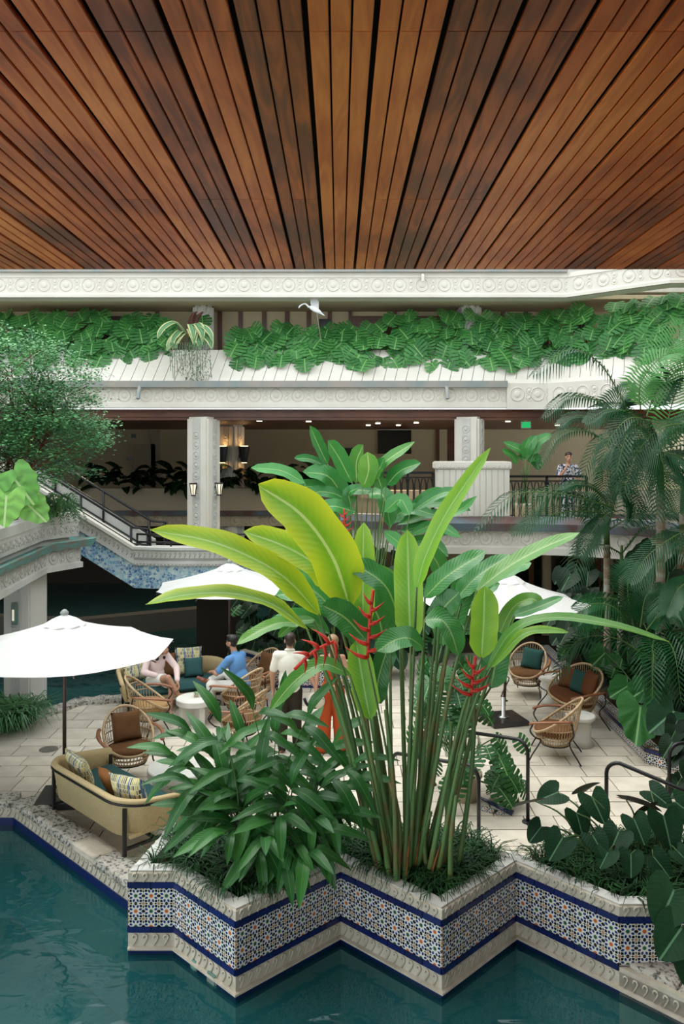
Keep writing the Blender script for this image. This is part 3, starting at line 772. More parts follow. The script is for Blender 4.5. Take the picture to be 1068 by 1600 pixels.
# ------------------------------------------------------------------ far building: upper gallery
ringm = {}
def medallion(r, m):
    k = (round(r, 3), m)
    if k not in ringm:
        b = MB()
        b.ring([(r * math.cos(2 * PI * i / 14), 0, r * math.sin(2 * PI * i / 14)) for i in range(14)], r * 0.11, 4)
        b.lathe([(r * 0.55, -0.004), (r * 0.5, 0.006), (r * 0.2, 0.012)], 10)
        n = len(b.v) - 30
        for i in range(n, len(b.v)):
            x, y, z = b.v[i]; b.v[i] = (x, -z, y)
        ringm[k] = b.mesh('medallion', m, True)
    return ringm[k]
def frieze(path, parent, z, r, m='stucco', o=0.0, xr=(-99, 99)):
    for p, a in along(path, r * 3.5):
        if not (xr[0] < p.x < xr[1]): continue
        nn = V((math.sin(a), -math.cos(a))); d = V((math.cos(a), math.sin(a)))
        q = p + nn * o
        R = Matrix.Rotation(a, 4, 'Z')
        obj('medallion', medallion(r, m), parent, Matrix.Translation((q.x, q.y, z)) @ R)
        q2 = q + d * r * 1.75
        for s in (-1, 1): obj('medallion', medallion(r * 0.48, m), parent, Matrix.Translation((q2.x, q2.y, z + s * r * 0.52)) @ R)
TOPP = [(-13, 19.5), (5.38, 19.5), (7.15, 17.85), (13, 17.6)]
tf = struct(MB().sweep(TOPP, [(0.0, 8.03), (0.0, 8.62), (-0.5, 8.62), (-0.5, 8.03)]).build('trim_2', 'stucco'), 'white top fascia with carved medallions')
MB().sweep(TOPP, [(0.04, 8.03), (0.04, 8.10), (0.0, 8.13), (-0.05, 8.03)]).build('lip', 'stucco', tf)
MB().sweep(TOPP[:2], [(0.10, 8.62), (0.10, 8.70), (-0.1, 8.70), (-0.1, 8.62)]).build('gutter', 'gutter_metal', tf)
MB().sweep(TOPP, [(0.02, 8.50), (0.02, 8.54), (0, 8.54), (0, 8.50)]).build('moulding', 'stucco', tf)
frieze(TOPP, tf, 8.33, 0.15, xr=(-8.5, 7.6))
struct(MB().box((0, 22.9, 8.1), (26, 6.2, 0.1)).build('ceiling_upper', 'beige_wall'))
struct(MB().box((0, 24.2, 9.6), (26, 8, 2.6)).build('wall_roof', 'stucco_grey'))
UB = struct(MB().box((0, 21.7, 7.0), (26, 0.2, 2.3)).build('wall_upper', 'beige_wall'), 'beige rear wall of the upper gallery')
for px in (14, 49, 343, 375, 412, 448, 482, 515, 786, 822, 854, 888, 915):
    X = (px - VX) / F * 21.5
    MB().box((X, 21.57, 7.0), (0.11, 0.06, 2.2)).build('batten', 'dark_wood', UB)
for (a, b2) in ((82, 245), (547, 686)):
    xa, xb = (a - VX) / F * 21.5, (b2 - VX) / F * 21.5
    p = MB().box(((xa + xb) / 2, 21.56, 7.55), (xb - xa, 0.08, 0.75)).build('transom_panel', 'dark_wood', UB)
    MB().box(((xa + xb) / 2, 21.56, 6.55), (xb - xa - 0.15, 0.06, 1.2)).build('opening', 'tan_cloth', UB)
    for xx in (xa, (xa + xb) / 2, xb): MB().box((xx, 21.52, 7.0), (0.09, 0.06, 2.1)).build('frame_post', 'dark_wood', UB)
MB().box(((905 - VX) / F * 21.5, 21.55, 7.62), (0.42, 0.05, 0.24)).build('vent_panel', 'screen_black', UB)
MB().box(((507 - VX) / F * 21.5, 21.55, 7.72), (0.30, 0.05, 0.26)).build('vent_panel', 'screen_black', UB)
# columns of the upper gallery
for px, lb in ((316, 'short square upper gallery column beside the variegated plant'), (733, 'short square upper gallery column rising between monstera leaves')):
    X = (px - VX) / F * 20.8
    c = MB(); c.bbox((0, 0, 0), (0.52, 0.52, 2.2), 0.05)
    co = tag(c.build('column', 'stucco_grey'), lb, 'column', 'upper gallery columns'); co.location = (X, 20.9, 6.95); co.rotation_euler = (0, 0, math.radians(12))
    for s in (-0.13, 0.13):
        o2 = obj('medallion', medallion(0.16, 'stucco_grey'), co, Matrix.Translation((0, -0.265, 0.75 + s * 2)) @ Matrix.Scale(1.4, 4, (0, 0, 1)))
# parapet fascia below the foliage
MIDP = [(-13, 19.5), (4.95, 19.5), (8.4, 16.3), (13, 16.2)]
mf = struct(MB().sweep(MIDP, [(0.0, 5.43), (0.0, 6.02), (-0.3, 6.02), (-0.3, 5.43)]).build('trim_3', 'stucco'), 'white balcony fascia with carved medallions')
MB().sweep(MIDP, [(0.05, 5.43), (0.05, 5.53), (0.0, 5.55), (-0.05, 5.43)]).build('lip', 'stucco', mf)
MB().sweep([(-13, 19.5), (3.95, 19.5)], [(0.16, 5.90), (0.18, 6.05), (0.0, 6.06), (0.0, 5.90)]).build('gutter', 'gutter_metal', mf)
MB().sweep([(3.95, 19.5), (4.95, 19.5), (8.4, 16.3), (13, 16.2)], [(0.10, 5.40), (0.10, 6.0), (0.0, 6.1), (-0.02, 6.1), (-0.02, 5.40)]).build('boxed_end', 'stucco', mf)
frieze([(-13, 19.5), (3.9, 19.5)], mf, 5.72, 0.145, xr=(-8.5, 9))
frieze(offset([(3.95, 19.5), (4.95, 19.5), (8.4, 16.3)], 0.1), mf, 5.74, 0.16)
for px in (217, 698):
    X = (px - VX) / F * 19.3
    MB().tube([(X, 19.4, 5.95), (X, 19.25, 5.75), (X, 19.2, 5.62)], 0.045, 8).build('downspout', 'gutter_metal', mf)
X = (661 - VX) / F * 19.3
MB().tube([(X, 19.45, 8.55), (X, 19.38, 8.5), (X, 19.38, 8.38)], 0.04, 8).build('downspout', 'stucco', tf)
# sloping planter face made of long panels
def quad_panel(a, b, c, d, t, name, m, parent):
    n = (b - a).cross(d - a).normalized() * t
    return MB().add([a, b, c, d, a - n, b - n, c - n, d - n], [(0, 1, 2, 3), (4, 7, 6, 5), (0, 4, 5, 1), (1, 5, 6, 2), (2, 6, 7, 3), (3, 7, 4, 0)]).build(name, m, parent)
SL = MB().sweep(MIDP, [(-0.04, 6.02), (-0.80, 6.86), (-1.4, 6.86), (-1.4, 6.02)]).build('wall_planter_upper', 'grout')
struct(SL, 'sloping white planter face of the upper balcony')
lo, hi = offset(MIDP, -0.02), offset(MIDP, -0.80)
for s in range(3):
    L = (V(lo[s + 1]) - V(lo[s])).length
    n = int(L / 0.26)
    for i in range(n):
        t0, t1 = (i + 0.03) / n, (i + 0.97) / n
        a = V(lo[s]).lerp(V(lo[s + 1]), t0); b = V(lo[s]).lerp(V(lo[s + 1]), t1)
        c = V(hi[s]).lerp(V(hi[s + 1]), t1); d = V(hi[s]).lerp(V(hi[s + 1]), t0)
        if b.x < -8 or a.x > 9.5: continue
        quad_panel(V((a.x, a.y, 6.04)), V((b.x, b.y, 6.04)), V((c.x, c.y, 6.89)), V((d.x, d.y, 6.89)), 0.03, 'panel', 'stucco', SL)
# ------------------------------------------------------------------ far building: middle level
struct(MB().box((0, 25.6, 5.28), (26, 11.6, 0.12)).build('ceiling_gallery', 'dark_wood'))
bm_ = struct(MB().box((0, 20.1, 5.28), (26, 0.5, 0.26)).build('trim_4', 'dark_wood'), 'dark timber beam under the balcony')
struct(MB().box((0, 31.2, 3.6), (26, 0.2, 3.6)).build('wall_back', 'beige_wall'), 'beige rear wall of the middle level')
wb = bpy.data.objects['wall_back']
def wall_panel(x0, y0, x1, y1, m, name, Y=31.05, d=0.06, parent=None):
    a, b = dp(x0, y0, Y), dp(x1, y1, Y)
    return MB().box(((a.x + b.x) / 2, Y, (a.z + b.z) / 2), (abs(b.x - a.x), d, abs(a.z - b.z))).build(name, m, parent if parent else wb)
wall_panel(236, 672, 250, 765, 'dim_wall', 'pilaster'); wall_panel(207, 694, 243, 765, 'dim_wall', 'door_leaf')
wall_panel(205, 678, 212, 684, 'screen_black', 'sign_plate'); wall_panel(198, 714, 207, 719, 'screen_black', 'switch_plate')
wall_panel(590, 672, 642, 709, 'screen_black', 'dark_panel'); wall_panel(588, 670, 644, 672, 'white_plaster', 'panel_frame')
wall_panel(538, 700, 556, 724, 'screen_black', 'picture')
wall_panel(681, 660, 686, 765, 'dark_wood', 'post'); wall_panel(698, 660, 713, 765, 'dark_wood', 'post'); wall_panel(686, 660, 698, 765, 'beige_wall', 'pilaster')
for px, py in ((155, 655), (405, 657), (482, 658), (575, 664), (590, 661), (622, 664), (650, 660), (793, 658), (870, 664)):
    Y = F * (CH - 5.21) / (py - VY) if py < VY else 25
    Y = min(Y, 30.5)
    p = dp(px, py, Y)
    d = MB().lathe([(0.07, 0), (0.07, 0.02)], 12).build('ceiling_downlight', 'downlight')
    d.location = (p.x, Y, 5.19)
    ld = bpy.data.lights.new('downlight_beam', 'SPOT'); ld.energy = 110; ld.spot_size = 2.4; ld.spot_blend = 0.8; ld.color = (1.0, 0.82, 0.58); ld.shadow_soft_size = 0.07
    lo_ = obj('downlight_beam', ld, d, Matrix.Translation((0, 0, -0.03)))
    tag(d, 'small round downlight in the dark timber gallery ceiling', 'light', 'gallery ceiling downlights')
es = thing('exit_sign', 'small green exit sign hung from the dark gallery ceiling', 'sign', dp(821, 664, 20.9))
MB().box((0, 0, 0), (0.22, 0.05, 0.15)).build('sign_face', 'exit_green', es)
for dx, dz, w, h in ((0, 0.08, 0.25, 0.015), (0, -0.08, 0.25, 0.015), (-0.118, 0, 0.015, 0.17), (0.118, 0, 0.015, 0.17)):
    MB().box((dx, 0, dz), (w, 0.07, h)).build('frame', 'white_paint', es)
MB().box((0, 0, 0.12), (0.06, 0.04, 0.07)).build('bracket', 'white_paint', es)
# columns with carved strips and lanterns
def lantern(parent, x, y, z, rz):
    b = MB()
    for i in range(6):
        a = 2 * PI * i / 6
        b.tube([(0.05 * math.cos(a), 0.05 * math.sin(a), -0.14), (0.092 * math.cos(a), 0.092 * math.sin(a), 0.13)], 0.011, 4)
    b.lathe([(0.06, -0.16), (0.06, -0.13)], 6); b.lathe([(0.105, 0.12), (0.10, 0.15)], 6); b.box((0, 0.1, 0.05), (0.04, 0.14, 0.05))
    o = b.build('lantern', 'black_metal', parent)
    o.matrix_local = Matrix.Translation((x, y, z)) @ Matrix.Rotation(rz, 4, 'Z')
    MB().lathe([(0.045, -0.13), (0.085, 0.12)], 6).build('lantern_glass', 'lamp_glass', o)
def column(px, Y, z0, z1, lb, w=0.60, rz=24, lant=True):
    X = (px - VX) / F * Y
    t = thing('column', lb, 'column', (X, Y, 0), math.radians(rz), 'gallery columns')
    MB().bbox((0, 0, (z0 + z1) / 2), (w, w, z1 - z0), 0.05).build('shaft', 'stucco', t)
    for rot in (0, PI / 2):
        R = Matrix.Rotation(rot, 4, 'Z')
        s = MB().box((0, 0, 0), (0.20, 0.03, z1 - z0 - 0.1)).build('carved_strip', 'stucco_grey', t)
        s.matrix_local = R @ Matrix.Translation((0, -w / 2 - 0.006, (z0 + z1) / 2))
        z = z0 + 0.3
        while z < z1 - 0.2:
            obj('medallion', medallion(0.085, 'stucco_grey'), s, Matrix.Translation((0, -0.017, z - (z0 + z1) / 2)))
            z += 0.24
    if lant:
        for rot in (0, PI / 2):
            v = Matrix.Rotation(rot, 4, 'Z') @ V((0, -w / 2 - 0.14, 3.5))
            lantern(t, v.x, v.y, v.z, rot)
    return t
column(318, 19.9, 1.6, 5.22, 'tall pale carved column with two lanterns behind the bridge', rz=-24)
column(733, 19.9, 2.7, 5.22, 'tall pale carved column with lanterns above the panelled balcony box', rz=-24)
bc = column(362, 26.0, 0.0, 5.22, 'shadowed carved column with two glowing torch sconces', rz=-30, lant=False)
for rot in (0, PI / 2):
    o = MB().lathe([(0.10, -0.25), (0.17, 0.25)], 8).build('sconce', 'black_metal', bc)
    o.matrix_local = Matrix.Rotation(rot, 4, 'Z') @ Matrix.Translation((0, -0.48, 4.3))
    MB().lathe([(0.12, 0.255), (0.12, 0.265)], 8).build('bulb', 'sconce_glow', o)
    MB().lathe([(0.08, -0.265), (0.08, -0.255)], 8).build('bulb', 'sconce_glow', o)
# dim planter wall across the rear of the middle level
RP = [(-13, 25.6), (-0.5, 25.6), (1.5, 24.0), (13, 24)]
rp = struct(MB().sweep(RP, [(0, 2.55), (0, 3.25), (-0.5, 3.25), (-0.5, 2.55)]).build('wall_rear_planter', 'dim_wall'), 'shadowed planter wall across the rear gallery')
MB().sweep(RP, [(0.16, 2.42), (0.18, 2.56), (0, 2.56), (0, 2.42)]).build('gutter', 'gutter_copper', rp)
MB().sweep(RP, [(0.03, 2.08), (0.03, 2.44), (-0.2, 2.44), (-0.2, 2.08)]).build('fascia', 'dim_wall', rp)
frieze(RP, rp, 2.26, 0.17, 'dim_wall', 0.03, xr=(-9, 0))
MB().sweep(RP, [(0.02, 3.0), (0.02, 3.04), (0, 3.04), (0, 3.0)]).build('moulding', 'dim_wall', rp)
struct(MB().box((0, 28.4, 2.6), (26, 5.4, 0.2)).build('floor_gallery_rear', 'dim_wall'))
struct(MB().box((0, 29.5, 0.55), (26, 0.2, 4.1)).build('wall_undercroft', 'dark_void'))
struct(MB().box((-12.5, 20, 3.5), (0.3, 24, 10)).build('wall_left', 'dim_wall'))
# middle level slab on the right, with panelled box and railing
SLP = [(-1.2, 18.6), (0.9, 17.7), (2.0, 17.3), (3.7, 17.2), (4.9, 16.9), (5.9, 16.2), (7.2, 14.6), (9, 13.8)]
sb = struct(MB().sweep(SLP, [(0.0, 2.30), (0.0, 2.74), (-0.25, 2.80), (-3.2, 2.80), (-3.2, 2.5), (-0.4, 2.30)]).build('floor_balcony', 'stucco'), 'curved white balcony slab of the middle level')
MB().sweep(SLP, [(0.06, 2.26), (0.06, 2.40), (0.0, 2.43), (-0.05, 2.26)]).build('lip', 'stucco', sb)
MB().sweep(SLP, [(0.12, 2.74), (0.14, 2.90), (-0.22, 3.02), (-0.22, 2.74)]).build('gutter', 'gutter_copper', sb)
frieze(SLP, sb, 2.58, 0.13, xr=(0.2, 7))
bx = thing('balcony_box', 'white panelled balcony box with carved cap on the curved ledge', 'parapet', (2.85, 17.75, 2.9))
MB().bbox((0, 0, 0.58), (1.50, 0.6, 1.16), 0.01).build('body', 'stucco', bx)
MB().bbox((0, 0, 1.20), (1.60, 0.70, 0.16), 0.02).build('cap', 'stucco', bx)
for i in range(12): MB().box((-0.70 + i * 0.1273, -0.305, 0.62), (0.105, 0.03, 0.98)).build('panel', 'stucco', bx)
for i in range(16): obj('medallion', medallion(0.035, 'stucco'), bx, Matrix.Translation((-0.72 + i * 0.096, -0.355, 1.17)))
for i in range(3): obj('medallion', medallion(0.05, 'stucco'), bx, Matrix.Translation((0.35 + i * 0.1, -0.315, 0.02)))
def railing(x0, x1, Y, z0, z1, lb):
    t = thing('railing', lb, 'railing', (x0, Y, z0))
    L = x1 - x0; h = z1 - z0
    MB().box((L / 2, 0, h), (L, 0.05, 0.05)).build('top_rail', 'black_metal', t)
    MB().box((L / 2, 0, 0.06), (L, 0.03, 0.03)).build('bottom_rail', 'black_metal', t)
    MB().box((L / 2, 0, h - 0.1), (L, 0.03, 0.03)).build('middle_rail', 'black_metal', t)
    b = MB().ring([(-0.03, 0, 0.1), (-0.055, 0, 0.2), (-0.055, 0, h - 0.25), (-0.03, 0, h - 0.13), (0.03, 0, h - 0.13), (0.055, 0, h - 0.25), (0.055, 0, 0.2), (0.03, 0, 0.1)], 0.012, 4).mesh('baluster', 'black_metal')
    n = int(L / 0.135)
    for i in range(n): obj('baluster', b, t, Matrix.Translation(((i + 0.5) * L / n, 0, 0)))
    for x in (0.0, L / 2, L): MB().box((x, 0, h / 2), (0.05, 0.05, h)).build('post', 'black_metal', t)
railing(0.95, 2.05, 18.0, 3.0, 3.93, 'black balcony railing between tall heliconia leaves and the panelled box')
railing(3.66, 5.4, 18.0, 2.82, 3.85, 'black balcony railing in front of the person on the balcony')
# ground-level rooms behind the palms
gr = struct(MB().box((4.6, 20.3, 1.1), (10, 0.2, 2.8)).build('wall_ground', 'beige_wall'), 'beige ground level wall with dark glazing')
for px0, px1 in ((800, 846), (862, 905), (905, 950), (960, 1010)):
    a, b = (px0 - VX) / F * 20.1, (px1 - VX) / F * 20.1
    MB().box(((a + b) / 2, 20.16, 1.0), (b - a, 0.1, 2.3)).build('pane', 'dark_glass', gr)
    MB().box(((a + b) / 2 + 0.1, 20.10, 0.9), (0.12, 0.04, 2.0)).build('curtain', 'brown_cloth', gr)
struct(MB().box((4.6, 17.6, -0.25), (9.4, 5, 0.3)).build('floor_ground', 'paver_joint'))
# ------------------------------------------------------------------ stair and tiled bridge
BP = [(-4.25, 17.2), (-3.5, 17.05), (-2.6, 17.05), (-1.6, 17.25), (-0.6, 17.7), (0.8, 18.6)]
br = struct(MB().sweep(BP, [(0.0, 1.55), (0.0, 2.02), (-0.22, 2.02), (-0.22, 1.55)]).build('wall_bridge', 'blue_mosaic'), 'bridge faced in blue mosaic with carved white parapet')
MB().sweep(BP, [(0.03, 2.02), (0.05, 2.08), (0.03, 2.14), (0.08, 2.2), (0.08, 2.33), (0.12, 2.37), (0.12, 2.42), (-0.28, 2.42), (-0.28, 2.02)]).build('parapet', 'stucco_grey', br)
bd = MB().ball((0, 0, 0), 0.022, 6, 4).mesh('bead', 'stucco_grey', True)
for p, a in along(offset(BP, 0.05), 0.075): obj('bead', bd, br, Matrix.Translation((p.x, p.y, 2.05)))
for p, a in along(offset(BP, 0.088), 0.10): obj('scroll', sc2, br, Matrix.Translation((p.x, p.y, 2.27)) @ Matrix.Rotation(a, 4, 'Z'))
struct(MB().prism([(-4.25, 17.4), (-2.6, 17.25), (-0.5, 17.9), (1, 18.8), (1, 20.8), (-4.25, 20.8)], 1.55, 1.72).build('floor_bridge', 'stucco_grey'))
SX0, SX1 = -4.25, -8.2
sl = 0.62
def sz(x, z): return z + (SX0 - x) * sl
st = struct(MB().xz([(SX0, 1.55), (SX0, 2.05), (SX1, sz(SX1, 2.05)), (SX1, sz(SX1, 1.55))], 17.2, 17.42).build('wall_stair', 'blue_mosaic'), 'sloping stair side faced in blue mosaic')
MB().xz([(SX0, 2.05), (SX0, 2.42), (SX1, sz(SX1, 2.42)), (SX1, sz(SX1, 2.05))], 17.14, 17.46).build('parapet', 'stucco_grey', st)
MB().xz([(SX0, 2.36), (SX0, 2.43), (SX1, sz(SX1, 2.43)), (SX1, sz(SX1, 2.36))], 17.08, 17.5).build('cap', 'stucco', st)
n = 44
for i in range(n):
    x = SX0 + (SX1 - SX0) * (i + 0.5) / n
    obj('scroll', sc2, st, Matrix.Translation((x, 17.135, sz(x, 2.22))))
MB().xz([(SX0, 1.55), (SX0, 2.36), (SX1, sz(SX1, 2.36)), (SX1, sz(SX1, 1.55))], 19.0, 19.2).build('rear_string', 'stucco_grey', st)
for i in range(12):
    x = SX0 - i * 0.3
    q = MB().box((x - 0.15, 18.2, 1.80 + i * 0.186), (0.3, 1.6, 0.2)).build('step', 'stucco_grey', st)
    MB().box((x - 0.004, 18.2, 1.80 + i * 0.186), (0.01, 1.55, 0.16)).build('riser_tile', 'blue_mosaic', q)
def stair_rail(Y, lb):
    t = thing('stair_handrail', lb, 'handrail', (0, Y, 0))
    for k, dz in enumerate((1.02, 0.68, 0.35)):
        z0 = 1.75 + dz
        pts = [(-3.95, 0, z0 - 0.42 if k == 0 else z0), (-3.95, 0, z0 + 0.0), (-4.3, 0, z0 + 0.03), (-7.0, 0, sz(-7.0, z0)), (-7.4, 0, sz(-7.0, z0) + 0.02)]
        MB().tube(pts, 0.03 if k == 0 else 0.02, 8).build('rail', 'black_metal', t, True)
    for x in (-4.0, -4.35, -5.4, -6.5):
        zz = sz(min(x, SX0), 1.78) if x < SX0 else 1.75
        MB().tube([(x, 0, zz), (x, 0, zz + 1.0)], 0.028, 8).build('post', 'black_metal', t, True)
stair_rail(17.30, 'black metal handrail on the mosaic side of the stairs')
stair_rail(18.95, 'black metal handrail on the rear side of the stairs')
# level rail along the bridge
t = thing('bridge_rail', 'low black rail running along the tiled bridge parapet', 'railing', (0, 0, 0))
bpth = offset(BP, -0.12)
for z in (2.50, 2.66): MB().tube([(p[0], p[1], z) for p in bpth], 0.022, 8).build('rail', 'black_metal', t, True)
for p in bpth[:5]: MB().tube([(p[0], p[1], 2.40), (p[0], p[1], 2.68)], 0.022, 6).build('post', 'black_metal', t)
# bridge pier and far bank, their shade put into the dark colours
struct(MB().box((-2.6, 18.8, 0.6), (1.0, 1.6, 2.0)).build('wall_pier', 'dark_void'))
struct(MB().sweep([(-12, 21.5), (-6.5, 20.2), (-3.2, 22.0), (-3.2, 27)], [(0, -1.4), (0, 0.25), (-0.4, 0.25), (-0.4, -1.4)]).build('wall_bank', 'shaded_stone'))
# ------------------------------------------------------------------ left gallery
LG = [(-4.55, 7.0), (-5.12, 12.5), (-5.36, 15.03), (-4.98, 15.8), (-9.5, 16.3)]
lg = struct(MB().sweep(LG, [(0, 2.78), (0, 3.22), (-0.15, 3.25), (-0.6, 3.1), (-0.6, 2.3), (-0.1, 2.3), (-0.1, 2.78)]).build('wall_gallery_left', 'stucco_grey'), 'carved planter parapet of the left gallery')
MB().sweep(LG, [(0.02, 2.18), (0.02, 2.58), (-0.3, 2.58), (-0.3, 2.18)]).build('fascia', 'stucco_grey', lg)
MB().sweep(LG, [(0.05, 2.18), (0.05, 2.28), (0.0, 2.31), (-0.1, 2.18)]).build('lip', 'stucco_grey', lg)
MB().sweep(LG, [(0.15, 2.58), (0.20, 2.72), (0.17, 2.74), (0.12, 2.66), (-0.1, 2.66), (-0.1, 2.58)]).build('gutter', 'patina_copper', lg)
MB().sweep(LG, [(0.02, 3.06), (0.02, 3.09), (0, 3.09), (0, 3.06)]).build('moulding', 'stucco_grey', lg)
frieze(LG, lg, 2.43, 0.115, 'stucco_grey', 0.025, xr=(-6, 0))
frieze(LG, lg, 2.92, 0.075, 'stucco_grey', 0.005, xr=(-6, 0))
struct(MB().prism([(-4.7, 7), (-5.3, 12.5), (-5.5, 15.0), (-5.2, 15.7), (-9.5, 16.2), (-12, 16), (-12, 7)], 2.15, 2.3).build('floor_gallery_left', 'stucco_grey'))
struct(MB().prism([(-4.9, 7), (-5.45, 12.5), (-5.65, 15.0), (-5.3, 15.6), (-7.5, 15.8), (-7.5, 7)], 2.9, 3.12).build('floor_gallery_bed', 'soil'))
t = thing('column', 'broad pale column with wall sconces standing in the pool', 'column', (-5.80, 15.3, 0), math.radians(-14))
MB().bbox((0, 0, 0.4), (0.56, 0.56, 3.5), 0.03).build('shaft', 'stucco', t)
MB().box((0, -0.285, 0.9), (0.16, 0.03, 2.0)).build('carved_strip', 'stucco_grey', t)
MB().ring([(-0.09, -0.295, 1.2), (-0.09, -0.295, 1.75), (-0.05, -0.295, 1.85), (0.05, -0.295, 1.85), (0.09, -0.295, 1.75), (0.09, -0.295, 1.2)], 0.012, 4).build('arch_moulding', 'stucco_grey', t)
for z in (0.5, 0.75, 1.0): obj('medallion', medallion(0.085, 'stucco_grey'), t, Matrix.Translation((0, -0.305, z)))
for rz in (0, -PI / 2):
    o = MB().bbox((0, 0, 0), (0.10, 0.07, 0.40), 0.01).build('sconce', 'patina_copper', t)
    o.matrix_local = Matrix.Rotation(rz, 4, 'Z') @ Matrix.Translation((0, -0.33, 1.45))
    MB().box((0.0, -0.04, -0.02), (0.035, 0.02, 0.2)).build('lens', 'lamp_glass', o)
# ------------------------------------------------------------------ furniture
def head(hx, hy): return math.atan2(hx, -hy)          # local front is -y
def pillow_mesh(w, h, t, m, name='pillow', seed=0):
    b = MB(); n = 10; vs = []; fs = []; uv = []
    for s in (1, -1):
        off = len(vs)
        for i in range(n + 1):
            for j in range(n + 1):
                u, v = i / n * 2 - 1, j / n * 2 - 1
                e = (1 - u ** 4) * (1 - v ** 4)
                k = 1 - 0.07 * (1 - abs(v) ** 2) * abs(u) ** 3 ; k2 = 1 - 0.07 * (1 - abs(u) ** 2) * abs(v) ** 3
                vs.append((u * w / 2 * k, -s * t / 2 * e ** 0.6, v * h / 2 * k2))
        for i in range(n):
            for j in range(n):
                a = off + i * (n + 1) + j
                fs.append((a, a + n + 1, a + n + 2, a + 1))
    b.add(vs, fs)
    me = b.mesh(name, m, True)
    bm = bmesh.new(); bm.from_mesh(me); bmesh.ops.remove_doubles(bm, verts=bm.verts[:], dist=0.001); bmesh.ops.recalc_face_normals(bm, faces=bm.faces[:]); bm.to_mesh(me); bm.free()
    return me
def put_pillow(parent_mx, x, y, z, w, h, t, m, tilt, yaw, label, group=None, roll=0):
    o = obj('cushion', pillow_mesh(w, h, t, m, 'cushion'))
    o.matrix_world = parent_mx @ Matrix.Translation((x, y, z)) @ Matrix.Rotation(yaw, 4, 'Z') @ Matrix.Rotation(tilt, 4, 'X') @ Matrix.Rotation(roll, 4, 'Y')
    return tag(o, label, 'cushion', group)
def make_chair(name, label, W, cloth, group, nsp=44):
    t = thing(name, label, 'chair' if W < 0.5 else 'loveseat', group=group)
    ex = 0.5 if W < 0.5 else 0.38
    def sg(v, e): return math.copysign(abs(v) ** e, v)
    def rim(a):
        c = (1 + math.cos(a)) / 2
        z = 0.37 + 0.49 * c ** 1.25
        return V((W * sg(math.sin(a), 1 if W < 0.5 else 0.75), 0.30 * math.cos(a) + 0.16 * (z - 0.37), z))
    def base(a): return V((W * 0.66 * math.sin(a), 0.20 * math.cos(a), 0.22))
    def surf(a, z):
        r = rim(a); b0 = base(a); k = min(1, max(0, (z - 0.22) / (r.z - 0.22)))
        kk = k ** 0.55
        return V((b0.x + (r.x - b0.x) * kk, b0.y + (r.y - b0.y) * kk, z))
    sp = MB()
    for i in range(nsp):
        a = 2 * PI * i / nsp
        r = rim(a)
        sp.tube([surf(a, 0.22 + (r.z - 0.22) * q) for q in (0, 0.08, 0.3, 0.65, 1.0)], 0.0065, 3, cap=False)
    sp.build('rattan_spindles', 'rattan', t, True)['kind'] = 'stuff'
    MB().ring([rim(2 * PI * i / 40) for i in range(40)], 0.019, 6).build('rim_hoop', 'rattan', t, True)
    MB().ring([base(2 * PI * i / 24) for i in range(24)], 0.016, 5).build('base_hoop', 'rattan', t, True)
    MB().ring([surf(2 * PI * i / 32, 0.30) for i in range(32)], 0.012, 4).build('seat_hoop', 'rattan', t, True)
    for z in (0.44, 0.57, 0.70):
        am = 0
        while rim(am).z > z and am < PI: am += 0.03
        MB().tube([surf(-am + 2 * am * i / 20, z) for i in range(21)], 0.010, 4).build('back_hoop', 'rattan', t, True)
    MB().lathe([(0.80, 0.325), (0.84, 0.33), (0.80, 0.345)], 24, sx=W, sy=0.29).build('seat_pan', 'rattan', t, True)
    cu = MB(); cu.lathe([(0.0, 0.345), (0.82, 0.345), (0.9, 0.37), (0.93, 0.40), (0.90, 0.43), (0.78, 0.448), (0.0, 0.455)], 28, sx=W, sy=0.30, c=(0, -0.02, 0))
    cu.build('seat_cushion', cloth, t, True)
    for s in (-1, 1):
        w = W + 0.05
        MB().tube(spline([(s * (w - 0.03), 0.24, 0.62), (s * (w + 0.01), 0.10, 0.62), (s * (w + 0.04), -0.12, 0.605), (s * (w + 0.0), -0.30, 0.57), (s * (w - 0.02), -0.335, 0.545)], 10), [0.026] * 8 + [0.03, 0.022], 6, flat=0.65).build('armrest', 'arm_wood', t, True)
        MB().tube(spline([(s * w, -0.29, 0.56), (s * (w + 0.02), -0.33, 0.46), (s * (w - 0.03), -0.26, 0.36), (s * (W - 0.06), -0.19, 0.30), (s * (W + 0.0), -0.30, 0.12), (s * (W + 0.03), -0.36, 0.0)], 18), 0.0105, 6).build('leg', 'black_metal', t, True)
        MB().tube(spline([(s * (w - 0.02), 0.23, 0.60), (s * (W - 0.02), 0.26, 0.42), (s * (W - 0.1), 0.20, 0.26), (s * (W - 0.04), 0.36, 0.0)], 14), 0.0105, 6).build('leg', 'black_metal', t, True)
    MB().ring([V((W * 0.7 * math.cos(2 * PI * i / 20), 0.21 * math.sin(2 * PI * i / 20), 0.205)) for i in range(20)], 0.010, 5).build('under_frame', 'black_metal', t, True)
    return t
G_CH = 'rattan armchairs on the terrace'
chA = make_chair('rattan_armchair', 'rattan armchair with brown seat and brown pillow beside the umbrella pole', 0.33, 'brown_cloth', G_CH)
def put(o, x, y, hx, hy): o.location = (x, y, 0); o.rotation_euler = (0, 0, head(hx, hy))
put(chA, -2.83, 11.15, 0.45, -0.9)
def chair(x, y, hx, hy, label, cloth=None):
    c = dup(chA, (x, y, 0), head(hx, hy), label, G_CH)
    if cloth:
        for ch in c.children:
            if ch.name.startswith('seat_cushion'):
                ch.data = ch.data.copy(); ch.data.materials.clear(); ch.data.materials.append(M[cloth])
    return c
chB = chair(-2.98, 13.02, 0.95, 0.15, 'rattan armchair with tan seat facing away towards the seated woman', 'tan_cloth')
